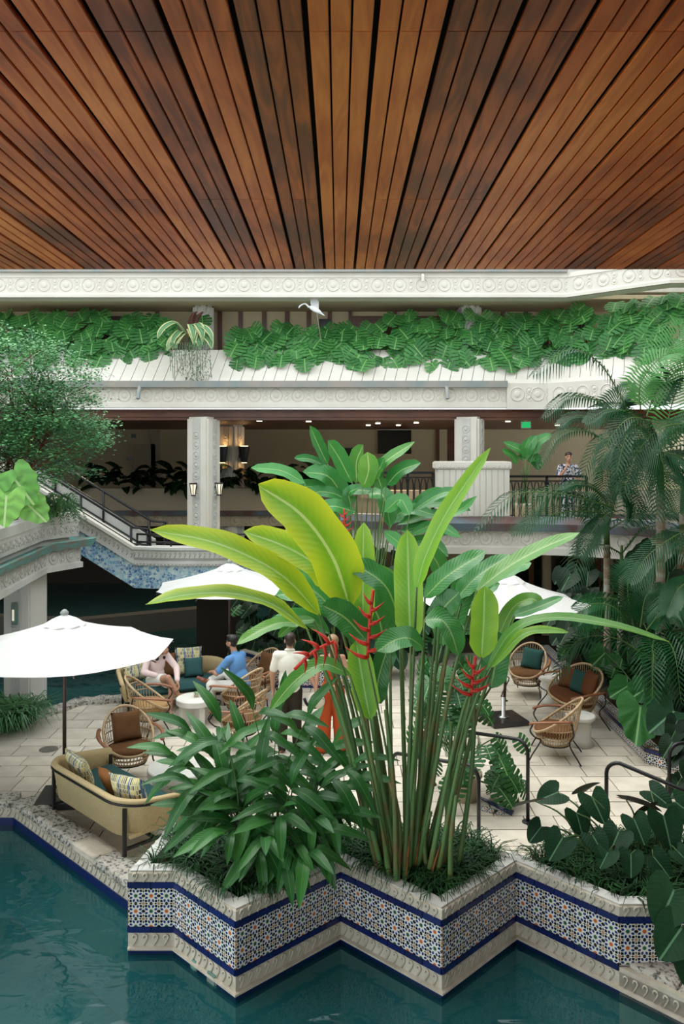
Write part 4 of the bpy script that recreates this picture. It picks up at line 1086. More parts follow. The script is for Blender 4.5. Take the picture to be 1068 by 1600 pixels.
chC = chair(-1.62, 13.62, -0.85, 0.55, 'rattan armchair holding the seated man in the blue shirt', 'brown_cloth')
chD = chair(-1.42, 14.55, -0.72, -0.7, 'rattan armchair with brown pillow against the low tiled wall', 'brown_cloth')
chE = chair(-1.45, 12.35, -0.9, 0.4, 'rattan armchair mostly hidden by ginger leaves near the standing man')
chG = chair(-1.35, 9.75, -0.9, 0.35, 'rattan armchair hidden behind ginger leaves facing the larger plaster table')
chH = chair(3.40, 14.93, -0.5, -0.87, 'rattan armchair with brown seat and dark teal pillow')
chK = chair(3.12, 11.9, -0.93, 0.28, 'rattan armchair turned sideways in front of the loveseat')
lvI = make_chair('rattan_loveseat', 'two seat rattan loveseat with rust brown cushions under the palms', 0.62, 'rust_cloth', None, 70)
put(lvI, 3.82, 13.50, -0.985, -0.17)
def mx(o): 
    return Matrix.Translation(o.location) @ Matrix.Rotation(o.rotation_euler[2], 4, 'Z')
put_pillow(mx(chA), 0.0, 0.17, 0.64, 0.40, 0.40, 0.13, 'brown_cloth', -0.30, 0.1, 'square brown pillow on the armchair beside the umbrella pole')
put_pillow(mx(chD), 0.02, 0.17, 0.64, 0.40, 0.40, 0.13, 'brown_cloth', -0.30, -0.1, 'square brown pillow on the armchair by the low tiled wall')
put_pillow(mx(chH), 0.05, 0.16, 0.62, 0.38, 0.38, 0.13, 'green_cloth', -0.30, 0.2, 'dark teal pillow on the rattan armchair by the palms', roll=0.15)
put_pillow(mx(lvI), 0.30, 0.15, 0.66, 0.44, 0.44, 0.14, 'rust_cloth', -0.30, -0.1, 'large rust brown pillow at the far end of the loveseat')
put_pillow(mx(lvI), -0.02, 0.13, 0.62, 0.38, 0.38, 0.13, 'green_cloth', -0.35, 0.2, 'dark green pillow in the middle of the loveseat')
put_pillow(mx(lvI), -0.33, 0.10, 0.60, 0.36, 0.36, 0.13, 'rust_cloth', -0.45, 0.5, 'rust brown pillow slumped at the near end of the loveseat')
# pale wicker sofas
def make_sofa(name, label, L=1.75, D=0.84, bh=0.66):
    t = thing(name, label, 'sofa')
    hl, hd, R = L / 2, D / 2, 0.28
    path = [V((-hl, -hd)), V((-hl, 0))] 
    path += [V((-hl + R - R * math.cos(a), hd - R + R * math.sin(a))) for a in [PI / 2 * i / 6 for i in range(7)]]
    path += [V((hl - R + R * math.sin(a), hd - R + R * math.cos(a))) for a in [PI / 2 * i / 6 for i in range(7)]]
    path += [V((hl, 0)), V((hl, -hd))]
    n = len(path); sh = MB(); vs = []; top = []
    for i, p in enumerate(path):
        d = (path[min(i + 1, n - 1)] - path[max(i - 1, 0)]).normalized(); nn = V((-d.y, d.x))
        nn = nn if nn.dot(p) > 0 else -nn
        k = min(1.0, max(0.0, (p.y + hd) / D))
        zt = 0.56 + (bh - 0.56) * k
        prof = [(-0.05, 0.26), (0.0, 0.26), (0.06, zt - 0.03), (0.085, zt), (0.07, zt + 0.025), (0.02, zt + 0.02), (0.0, zt - 0.03)]
        for o, z in prof: q = p + nn * o; vs.append((q.x, q.y, z))
        top.append(p + nn * 0.075); top[-1] = V((top[-1].x, top[-1].y, zt - 0.035))
    k = 7; fs = []
    for i in range(n - 1):
        for j in range(k): q = (j + 1) % k; fs.append((i * k + j, i * k + q, (i + 1) * k + q, (i + 1) * k + j))
    fs.append(tuple(range(k))); fs.append(tuple((n - 1) * k + j for j in range(k)))
    sh.add(vs, fs).build('wicker_shell', 'pale_wicker', t, True)
    MB().tube(top, 0.014, 5).build('rim_rail', 'black_metal', t, True)
    MB().box((0, -0.02, 0.275), (L - 0.02, D - 0.08, 0.04)).build('seat_base', 'pale_wicker', t)
    MB().bbox((0, -0.04, 0.365), (L - 0.10, D - 0.14, 0.14), 0.045).build('seat_cushion', 'teal_cloth', t, True)
    for sx_ in (-1, 1):
        MB().box((sx_ * (hl - 0.06), hd - 0.02, 0.29), (0.035, 0.035, 0.58)).build('leg', 'black_metal', t)
        MB().box((sx_ * (hl - 0.06), -hd + 0.06, 0.27), (0.035, 0.035, 0.54)).build('leg', 'black_metal', t)
        MB().box((sx_ * (hl - 0.06), 0.02, 0.14), (0.03, D - 0.1, 0.03)).build('stretcher', 'black_metal', t)
    MB().box((0, 0.02, 0.14), (L - 0.12, 0.03, 0.03)).build('stretcher', 'black_metal', t)
    return t
sfA = make_sofa('wicker_sofa', 'pale wicker sofa with patterned cushions beside the pool coping')
put(sfA, -2.58, 9.68, 0.707, 0.707)
sfB = copy_tree(sfA); sfB['label'] = 'pale wicker sofa with the seated woman beside the dark water'
put(sfB, -2.86, 14.32, 0.37, -0.93)
mA, mB = mx(sfA), mx(sfB)
put_pillow(mA, -0.62, 0.22, 0.64, 0.46, 0.46, 0.15, 'patterned_cloth', -0.35, 0.35, 'square patterned cushion at the umbrella end of the pale wicker sofa')
o = put_pillow(mA, 0.52, 0.22, 0.60, 0.58, 0.38, 0.15, 'patterned_cloth', -0.35, -0.1, 'long patterned cushion at the planter end of the pale wicker sofa')
put_pillow(mA, -0.36, 0.10, 0.58, 0.36, 0.36, 0.13, 'green_cloth', -0.5, 0.25, 'dark green cushion between patterned cushions on the pale wicker sofa')
put_pillow(mA, -0.08, 0.15, 0.58, 0.36, 0.34, 0.13, 'sienna_cloth', -0.45, -0.1, 'orange brown cushion on the pale wicker sofa by the coping')
put_pillow(mB, 0.30, 0.22, 0.68, 0.48, 0.50, 0.15, 'patterned_cloth', -0.25, -0.12, 'patterned cushion behind a teal one on the far sofa')
put_pillow(mB, 0.36, 0.08, 0.60, 0.34, 0.34, 0.12, 'teal_cloth', -0.35, -0.05, 'small teal cushion in front of a patterned one on the far sofa')
put_pillow(mB, -0.10, 0.24, 0.64, 0.40, 0.42, 0.13, 'brown_cloth', -0.25, 0.0, 'brown cushion beside the seated woman on the far sofa')
put_pillow(mB, -0.66, 0.20, 0.62, 0.40, 0.38, 0.13, 'patterned_cloth', -0.3, 0.4, 'patterned cushion tucked behind the seated woman')
# plaster tables
def plaster_table(label, x, y, r, h, rz=0.6):
    t = thing('plaster_table', label, 'table', (x, y, 0), rz)
    MB().lathe([(r, h - 0.09), (r, h - 0.012), (r - 0.012, h)], 40).build('table_top', 'white_plaster', t)
    for a in (0.0, PI / 2):
        MB().box((0, 0, (h - 0.09) / 2), (r * 1.72, 0.09, h - 0.09), Matrix.Rotation(a, 3, 'Z')).build('leg', 'white_plaster', t)
plaster_table('round white plaster table between the seated people', -2.33, 13.42, 0.31, 0.40)
plaster_table('larger round white plaster table by the ginger plant', -2.02, 10.55, 0.42, 0.38)
def drum_table(label, x, y, r, h):
    t = thing('side_table', label, 'table', (x, y, 0), 0.3)
    MB().lathe([(r, h - 0.05), (r, h - 0.01), (r - 0.01, h)], 28).build('table_top', 'white_plaster', t)
    MB().lathe([(r * 0.9, 0), (r * 0.72, 0.1), (r * 0.72, h - 0.12), (r * 0.95, h - 0.05)], 28).build('pedestal', 'white_plaster', t, True)
drum_table('white drum side table beside the far arm of the loveseat', 3.72, 14.42, 0.24, 0.48)
drum_table('white drum side table behind the sideways armchair', 3.62, 12.38, 0.22, 0.45)
# little plant and glass on the table
t = thing('table_plant', 'tiny green sprig in a dish on the plaster table', 'plant', (-2.32, 13.45, 0.40))
MB().lathe([(0.03, 0), (0.045, 0.035), (0.04, 0.04)], 10).build('dish', 'pot_clay', t)
b = MB()
for i in range(9):
    a = i * 2.4
    b.add([(0, 0, 0.03), (0.05 * math.cos(a) - 0.01 * math.sin(a), 0.05 * math.sin(a) + 0.01 * math.cos(a), 0.08), (0.09 * math.cos(a), 0.09 * math.sin(a), 0.07), (0.05 * math.cos(a) + 0.012 * math.sin(a), 0.05 * math.sin(a) - 0.012 * math.cos(a), 0.075)], [(0, 1, 2, 3)])
b.build('leaves', 'palm_bright', t)
# market umbrellas
def make_umbrella(label, x, y, rz=0.0, lean=0.0, R=1.375, za=2.30, zr=1.90, base=True):
    t = thing('market_umbrella', label, 'umbrella', (x, y, 0), rz, 'white market umbrellas')
    cor = [V((R * math.cos(PI / 8 + PI / 4 * i), R * math.sin(PI / 8 + PI / 4 * i), zr)) for i in range(8)]
    ap = V((lean, 0, za))
    for i in range(8):
        a, b2 = cor[i], cor[(i + 1) % 8]
        vs = []; fs = []; n = 6
        for j in range(n + 1):
            q = j / n
            for k in range(5):
                e = a.lerp(b2, k / 4)
                p = ap.lerp(e, q); sag = -0.03 * math.sin(PI * q) - 0.012 * q * math.sin(PI * k / 4)
                inw = 1 - 0.010 * q * math.sin(PI * k / 4)
                vs.append((p.x * inw, p.y * inw, p.z + sag + (0.012 if k in (0, 4) else 0)))
        for j in range(n):
            for k in range(4): c = j * 5 + k; fs.append((c, c + 1, c + 6, c + 5))
        MB().add(vs, fs).build('canopy_panel', 'canopy_cloth', t, True)
        rb = MB().tube([ap - V((0, 0, 0.04)), cor[i] - V((0, 0, 0.03))], 0.009, 4).build('rib', 'bronze_pole', t)
        MB().tube([ap.lerp(cor[i], 0.5) - V((0, 0, 0.04)), V((0, 0, 1.75))], 0.007, 4).build('strut', 'bronze_pole', rb)
    vs = []; fs = []
    for j, (q, dz) in enumerate(((0, 0.05), (0.12, 0.03), (0.20, -0.005))):
        for i in range(24):
            a = 2 * PI * i / 24; w_ = 0.012 * math.sin(i * 2.1) if j == 2 else 0
            vs.append((lean * (1 - q) + R * q * math.cos(a) * 0.95, R * q * math.sin(a) * 0.95, za - (za - zr) * q + dz + w_))
    for j in range(2):
        for i in range(24): fs.append((j * 24 + i, j * 24 + (i + 1) % 24, j * 24 + 24 + (i + 1) % 24, j * 24 + 24 + i))
    MB().add(vs, fs).build('vent_cap', 'canopy_cloth', t, True)
    MB().lathe([(0.05, 0), (0.055, 0.02), (0.03, 0.05), (0.012, 0.06)], 12, c=(lean, 0, za + 0.045)).build('finial', 'gutter_metal', t, True)
    MB().tube([(0, 0, 0.05), (lean, 0, za)], 0.024, 10).build('pole', 'bronze_pole', t, True)
    bs = MB().bbox((0, 0, 0.0375), (0.62, 0.62, 0.075), 0.008, Matrix.Rotation(0.1, 3, 'Z')).build('base_slab', 'black_granite', t)
    MB().lathe([(0.09, 0.075), (0.09, 0.085), (0.034, 0.095), (0.034, 0.40)], 14).build('sleeve', 'steel', bs, True)
    MB().tube([(0.03, 0, 0.33), (0.07, 0, 0.33)], 0.012, 6).build('clamp_knob', 'black_metal', bs)
    return t
make_umbrella('white umbrella standing behind the pale wicker sofa by the coping', -3.46, 10.42, 0.0)
make_umbrella('white umbrella behind the far sofa below the tiled bridge', -2.02, 15.25, 0.1)
make_umbrella('white umbrella next to the rattan loveseat group', 2.68, 13.45, 0.15, lean=0.12, za=2.36, zr=1.94)
# floor drain
p = gp(76, 1171)
d = MB().lathe([(0.135, 0.0), (0.135, 0.004), (0.115, 0.006)], 20).build('drain_cover', 'manhole'); d.location = p + V((0, 0, 0.003)); tag(d, 'round metal drain cover set in the pale paving', 'drain')
# black pipe handrails
def pipe(label, pts, plates):
    t = thing('pipe_handrail', label, 'handrail')
    MB().tube(pts, 0.022, 10).build('rail', 'black_metal', t, True)
    for q in plates: MB().lathe([(0.07, 0), (0.07, 0.012), (0.03, 0.02)], 12, c=q).build('foot_plate', 'black_metal', t)
def arch(a, b, z0, z1, n=5, r=0.14):
    a = V(a); b = V(b); d = (b - a).normalized(); pts = [V((a.x, a.y, 0))]
    for i in range(n + 1): th = PI / 2 * i / n; pts.append(V((a.x, a.y, z0 - r)) + d.to_3d() * (r - r * math.cos(th)) + V((0, 0, r * math.sin(th))))
    for i in range(n + 1): th = PI / 2 * i / n; pts.append(V((b.x, b.y, z1 - r)) - d.to_3d() * (r - r * math.sin(th)) + V((0, 0, r * math.cos(th))))
    pts.append(V((b.x, b.y, 0)))
    return pts
pipe('black pipe handrail with foot plate beside the umbrella group', arch((1.22, 10.9), (2.24, 9.79), 0.78, 0.95), [(2.24, 9.79, 0), (1.22, 10.9, 0)])
pipe('black pipe handrail rising behind the heliconia stems', arch((0.66, 10.2), (1.55, 9.15), 0.70, 0.88), [(0.66, 10.2, 0), (1.55, 9.15, 0)])
pa = gp(940, 1330); 
pipe('black pipe handrail emerging from the taro leaves', arch((2.98, 9.2), (3.75, 8.75), 0.95, 0.80), [(2.98, 9.2, 0), (3.75, 8.75, 0)])
pipe('black pipe handrail among dark leaves by the palm garden kerb', arch((3.84, 9.6), (4.8, 9.7), 1.0, 1.02), [(3.84, 9.6, 0), (4.8, 9.7, 0.05)])
# ceiling fan and bird sculpture on the upper gallery
cf = thing('ceiling_fan', 'dark ceiling fan hanging in the upper gallery', 'fan', dp(525, 471, 20.6))
MB().lathe([(0.05, -0.08), (0.12, -0.05), (0.13, 0.06), (0.06, 0.1)], 14).build('motor', 'dark_wood', cf, True)
MB().tube([(0, 0, 0.1), (0, 0, 0.42)], 0.02, 6).build('rod', 'black_metal', cf)
for i in range(4):
    a = 0.3 + i * PI / 2
    MB().bbox((0.36, 0, 0), (0.50, 0.13, 0.012), 0.004).build('blade', 'dark_wood', cf).matrix_local = Matrix.Rotation(a, 4, 'Z') @ Matrix.Rotation(0.2, 4, 'X')
bd = thing('bird_sculpture', 'white flying bird sculpture perched on a wire over the monstera', 'sculpture', dp(491, 484, 19.6))
MB().ball((0.02, 0, 0), (0.17, 0.05, 0.06), 12, 8, Matrix.Rotation(0.5, 3, 'Y')).build('body', 'white_paint', bd, True)
MB().tube(spline([(-0.12, 0, 0.05), (-0.22, 0, 0.14), (-0.33, 0, 0.10), (-0.38, 0, 0.03)], 10), [0.03, 0.026, 0.022, 0.02, 0.018, 0.018, 0.02, 0.022, 0.014, 0.004], 6).build('neck', 'white_paint', bd, True)
MB().add([(-0.06, 0, 0.02), (0.10, 0, -0.04), (0.10, 0.14, 0.22), (0.0, 0.2, 0.36), (-0.10, 0.16, 0.30), (-0.1, 0.1, 0.18), (-0.06, 0.012, 0.02), (0.10, 0.012, -0.04), (0.10, 0.152, 0.22), (0.0, 0.212, 0.36), (-0.10, 0.172, 0.30), (-0.1, 0.112, 0.18)], [(0, 1, 2, 5), (5, 2, 3, 4), (6, 11, 8, 7), (11, 10, 9, 8), (0, 5, 11, 6), (1, 7, 8, 2), (2, 8, 9, 3), (3, 9, 10, 4), (4, 10, 11, 5)]).build('wing', 'white_paint', bd)
MB().tube([(0.12, 0, -0.06), (0.24, 0, -0.14)], [0.035, 0.006], 5).build('tail', 'white_paint', bd)
MB().tube([(0.05, 0, -0.05), (0.16, 0.1, -0.75)], 0.008, 5).build('wire', 'steel', bd)
# ------------------------------------------------------------------ people
def blob(name, parts, m, parent, voxel=0.011, smooth=5, mx_=None):
    """parts: ('c', p0, r0, p1, r1) tapered capsule, ('e', c, (rx,ry,rz), rot or None) ellipsoid; fused to one skin"""
    b = MB()
    for p in parts:
        if p[0] == 'c':
            _, a, ra, c, rc = p
            a = V(a); c = V(c)
            n = max(2, int((c - a).length / 0.05))
            b.tube([a.lerp(c, i / n) for i in range(n + 1)], [ra + (rc - ra) * i / n for i in range(n + 1)], 12)
            b.ball(a, ra, 12, 8); b.ball(c, rc, 12, 8)
        else:
            b.ball(p[1], p[2], 16, 10, p[3].to_matrix() if len(p) > 3 and p[3] is not None else None)
    me = b.mesh(name, m, True)
    tmp = bpy.data.objects.new('tmp', me); COL.objects.link(tmp)
    r = tmp.modifiers.new('r', 'REMESH'); r.mode = 'VOXEL'; r.voxel_size = voxel; r.use_smooth_shade = True
    s = tmp.modifiers.new('s', 'SMOOTH'); s.iterations = smooth; s.factor = 0.5
    dg = bpy.context.evaluated_depsgraph_get()
    me2 = bpy.data.meshes.new_from_object(tmp.evaluated_get(dg))
    me2.name = name
    me2.materials.clear(); me2.materials.append(M[m])
    bpy.data.objects.remove(tmp)
    me2.polygons.foreach_set('use_smooth', [True] * len(me2.polygons))
    return obj(name, me2, parent)
def hand(wr, d, nrm, curl=0.5, thumb=1):
    """palm and five fingers; d along the hand, nrm out of the palm side, thumb +1/-1 side"""
    wr = V(wr); d = V(d).normalized(); nrm = V(nrm); nrm = (nrm - d * nrm.dot(d)).normalized(); s = d.cross(nrm) * thumb
    P = [('c', wr, 0.026, wr + d * 0.03, 0.026)]
    for k in range(4): P.append(('c', wr + d * 0.02 + s * (0.012 - 0.012 * k) * 0.8, 0.014, wr + d * 0.085 + s * (0.030 - 0.020 * k), 0.0125))
    for k, L in enumerate((0.068, 0.078, 0.072, 0.056)):
        p = wr + d * 0.085 + s * (0.030 - 0.020 * k); a = 0.15
        for q in range(3):
            a += curl * 0.75
            e = p + (d * math.cos(a) + nrm * math.sin(a)) * L * (0.42, 0.32, 0.26)[q]
            P.append(('c', p, 0.0105 - 0.001 * q, e, 0.0098 - 0.001 * q)); p = e
    p = wr + d * 0.03 + s * 0.028
    e = p + (d * 0.6 + s * 0.75 + nrm * 0.2).normalized() * 0.04; P.append(('c', p, 0.015, e, 0.012))
    P.append(('c', e, 0.0115, e + (d * 0.9 + s * 0.25 + nrm * 0.35).normalized() * 0.035, 0.0095))
    return P
def head_parts(c, f, tilt=0.0):
    """skull, jaw, nose, ears, neck joint; f = facing direction (level)"""
    c = V(c); f = V(f).normalized(); sd = V((f.y, -f.x, 0)); up = V((0, 0, 1))
    R = Matrix((sd, -f, up)).transposed()
    fx = lambda a, b, d: c + sd * a + f * b + up * d
    q = R.to_quaternion()
    return [('e', fx(0, -0.012, 0.03), (0.074, 0.092, 0.085), q), ('e', fx(0, 0.02, -0.035), (0.056, 0.066, 0.075), q), ('e', fx(0, 0.045, -0.075), (0.032, 0.032, 0.028), q),
            ('c', fx(0, 0.082, 0.0), 0.011, fx(0, 0.098, -0.028), 0.014), ('e', fx(0, 0.076, -0.055), (0.024, 0.016, 0.012), q),
            ('e', fx(0.075, -0.01, -0.005), (0.011, 0.022, 0.032), q), ('e', fx(-0.075, -0.01, -0.005), (0.011, 0.022, 0.032), q)], fx, q
def face(parent, fx, q):
    for s in (-1, 1):
        MB().ball(fx(s * 0.031, 0.073, 0.008), (0.011, 0.011, 0.006), 8, 6).build('eye', 'eye_dark', parent, True)
        MB().tube([fx(s * 0.014, 0.082, 0.026), fx(s * 0.032, 0.082, 0.032), fx(s * 0.05, 0.070, 0.026)], 0.005, 5).build('eyebrow', 'hair_black', parent, True)
    MB().tube([fx(-0.022, 0.078, -0.056), fx(0, 0.090, -0.054), fx(0.022, 0.078, -0.056)], [0.004, 0.008, 0.004], 6).build('mouth', 'lip', parent, True)
def legs_std(k=1.0): pass
# --- standing man: cream shirt, dark trousers, back to the camera, left hand held out to the woman
def standing_man():
    t = thing('person', 'standing person in cream short sleeved shirt and dark trousers holding hands', 'person', (-0.72, 12.12, 0), PI - 0.12)
    hc = V((0, -0.015, 1.615)); f = V((0.25, -1, 0))
    hp, fx, q = head_parts(hc, f)
    sh = lambda s: V((s * 0.185, 0.01, 1.40))
    # local +x is his left when facing -y ... seen from behind (rotated by pi) local -x is picture right
    eR, wR = V((0.26, 0.03, 1.13)), V((0.25, -0.02, 0.88))
    eL, wL = V((-0.30, 0.0, 1.15)), V((-0.40, 0.03, 0.92))
    torso = [('e', (0, 0, 1.27), (0.165, 0.105, 0.19)), ('e', (0, 0.0, 1.06), (0.145, 0.10, 0.16)), ('e', (0, 0.01, 0.94), (0.155, 0.115, 0.12)), ('c', sh(1), 0.062, sh(-1), 0.062), ('c', (0, 0.0, 1.42), 0.055, (0, -0.01, 1.55), 0.05)]
    arms = [('c', sh(1), 0.052, eR, 0.04), ('c', eR, 0.040, wR, 0.027), ('c', sh(-1), 0.052, eL, 0.04), ('c', eL, 0.040, wL, 0.027)]
    legs = []
    for s, fy in ((1, 0.06), (-1, -0.05)):
        legs += [('c', (s * 0.085, 0, 0.92), 0.095, (s * 0.095, fy * 0.3, 0.50), 0.062), ('c', (s * 0.095, fy * 0.3, 0.50), 0.060, (s * 0.10, fy, 0.10), 0.042)]
    body = torso + arms + legs + hp + hand(wR, (0.05, -0.1, -1), (-1, 0, 0), 0.45, 1) + hand(wL, (-0.3, 0.1, -1), (0.9, -0.2, 0), 0.6, -1)
    blob('body', body, 'skin_tan', t, 0.009)
    blob('hair', [('e', fx(0, -0.022, 0.055), (0.083, 0.098, 0.078), q), ('e', fx(0, -0.05, 0.0), (0.072, 0.062, 0.075), q), ('e', fx(0, 0.03, 0.095), (0.06, 0.06, 0.03), q)], 'hair_brown', t, 0.01, 3)
    face(t, fx, q)
    shirt = [('e', (0, 0, 1.27), (0.185, 0.125, 0.20)), ('e', (0, 0.0, 1.06), (0.172, 0.125, 0.18)), ('e', (0, 0.01, 0.93), (0.178, 0.135, 0.10)), ('c', sh(1), 0.072, sh(-1), 0.072),
             ('c', sh(1), 0.066, sh(1).lerp(eR, 0.72), 0.060), ('c', sh(-1), 0.066, sh(-1).lerp(eL, 0.72), 0.060), ('c', (0, 0.0, 1.42), 0.075, (0, -0.005, 1.475), 0.066)]
    so = blob('shirt', shirt, 'cream_shirt', t, 0.012)
    MB().ring([(0.066 * math.cos(a), 0.062 * math.sin(a) - 0.005, 1.485 + 0.012 * math.sin(a)) for a in [2 * PI * i / 16 for i in range(16)]], 0.014, 5).build('collar', 'cream_shirt', so, True)
    tr = [('e', (0, 0.01, 0.90), (0.165, 0.125, 0.12))]
    for s, fy in ((1, 0.06), (-1, -0.05)):
        tr += [('c', (s * 0.085, 0, 0.90), 0.108, (s * 0.097, fy * 0.3, 0.50), 0.082), ('c', (s * 0.097, fy * 0.3, 0.50), 0.080, (s * 0.10, fy, 0.07), 0.068)]
        blob('shoe', [('c', (s * 0.10, fy + 0.03, 0.035), 0.034, (s * 0.115, fy - 0.15, 0.03), 0.030), ('e', (s * 0.11, fy - 0.08, 0.03), (0.042, 0.09, 0.03))], 'brown_leather', t, 0.01)
    blob('trousers', tr, 'olive_trousers', t, 0.012)
standing_man()
def standing_woman():
    t = thing('person', 'standing person in rust orange wide leg jumpsuit with fair hair', 'person', (-0.10, 12.12, 0), PI + 0.15)
    hc = V((0, -0.01, 1.585)); f = V((0.35, -1, 0))
    hp, fx, q = head_parts(hc, f)
    sh = lambda s: V((s * 0.155, 0.01, 1.37))
    eL, wL = V((-0.24, 0.07, 1.12)), V((-0.03, 0.17, 1.0))       # arm folded behind towards picture left
    eR, wR = V((0.22, 0.03, 1.12)), V((0.24, 0.05, 0.93))
    torso = [('e', (0, 0, 1.24), (0.135, 0.09, 0.18)), ('e', (0, 0.0, 1.05), (0.115, 0.085, 0.14)), ('e', (0, 0.01, 0.92), (0.155, 0.115, 0.13)), ('c', sh(1), 0.048, sh(-1), 0.048), ('c', (0, 0.0, 1.38), 0.045, (0, -0.01, 1.52), 0.042)]
    arms = [('c', sh(1), 0.043, eR, 0.033), ('c', eR, 0.033, wR, 0.023), ('c', sh(-1), 0.043, eL, 0.033), ('c', eL, 0.033, wL, 0.023)]
    legs = []
    for s in (1, -1): legs += [('c', (s * 0.085, 0, 0.90), 0.09, (s * 0.085, 0.0, 0.50), 0.058), ('c', (s * 0.085, 0, 0.50), 0.055, (s * 0.085, 0.02, 0.13), 0.036), ('c', (s * 0.085, 0.02, 0.12), 0.034, (s * 0.09, -0.13, 0.035), 0.026)]
    blob('body', torso + arms + legs + hp + hand(wL, (0.8, 0.1, -0.55), (0, -1, 0), 0.5, 1) + hand(wR, (0.1, 0, -1), (-1, 0, 0), 0.6, 1), 'skin_light', t, 0.009)
    face(t, fx, q)
    blob('hair', [('e', fx(0, -0.03, 0.05), (0.085, 0.10, 0.085), q), ('e', fx(0.0, -0.06, -0.04), (0.075, 0.06, 0.10), q), ('c', fx(-0.01, -0.08, -0.08), 0.06, fx(-0.02, -0.09, -0.22), 0.045)], 'hair_fair', t, 0.011, 3)
    j = [('e', (0, 0.0, 1.19), (0.145, 0.10, 0.12)), ('e', (0, 0.0, 1.05), (0.125, 0.095, 0.13)), ('e', (0, 0.01, 0.92), (0.172, 0.13, 0.14)), ('c', (0.1, -0.02, 1.25), 0.035, (0.04, 0.0, 1.40), 0.03), ('c', (-0.1, -0.02, 1.25), 0.035, (-0.04, 0.0, 1.40), 0.03)]
    for s in (1, -1): j += [('c', (s * 0.085, 0, 0.88), 0.108, (s * 0.11, 0.01, 0.45), 0.098), ('c', (s * 0.11, 0.01, 0.45), 0.098, (s * 0.14, 0.03, 0.10), 0.115)]
    blob('jumpsuit', j, 'orange_cloth', t, 0.012)
    for s in (1, -1): MB().bbox((s * 0.10, -0.06, 0.018), (0.085, 0.24, 0.03), 0.012).build('sandal', 'brown_leather', t, True)
standing_woman()
# half-moon bag hanging from the joined hands
t = thing('handbag', 'half moon raffia handbag with black handle hanging from joined hands', 'bag', (-0.345, 11.98, 0.0))
pts = [(0.135 * math.cos(a), 0.0, 0.82 + 0.16 * math.sin(a)) for a in [PI * (1.05 + 0.9 * i / 12) for i in range(13)]]
MB().tube([(x - 0.02, y, z + 0.02) for x, y, z in pts], 0.022, 8).build('handle', 'black_metal', t, True)
b = MB(); b.ball((0.02, 0, 0.78), (0.13, 0.035, 0.12), 14, 8, Matrix.Rotation(0.5, 3, 'Y')); b.build('pouch', 'raffia', t, True)
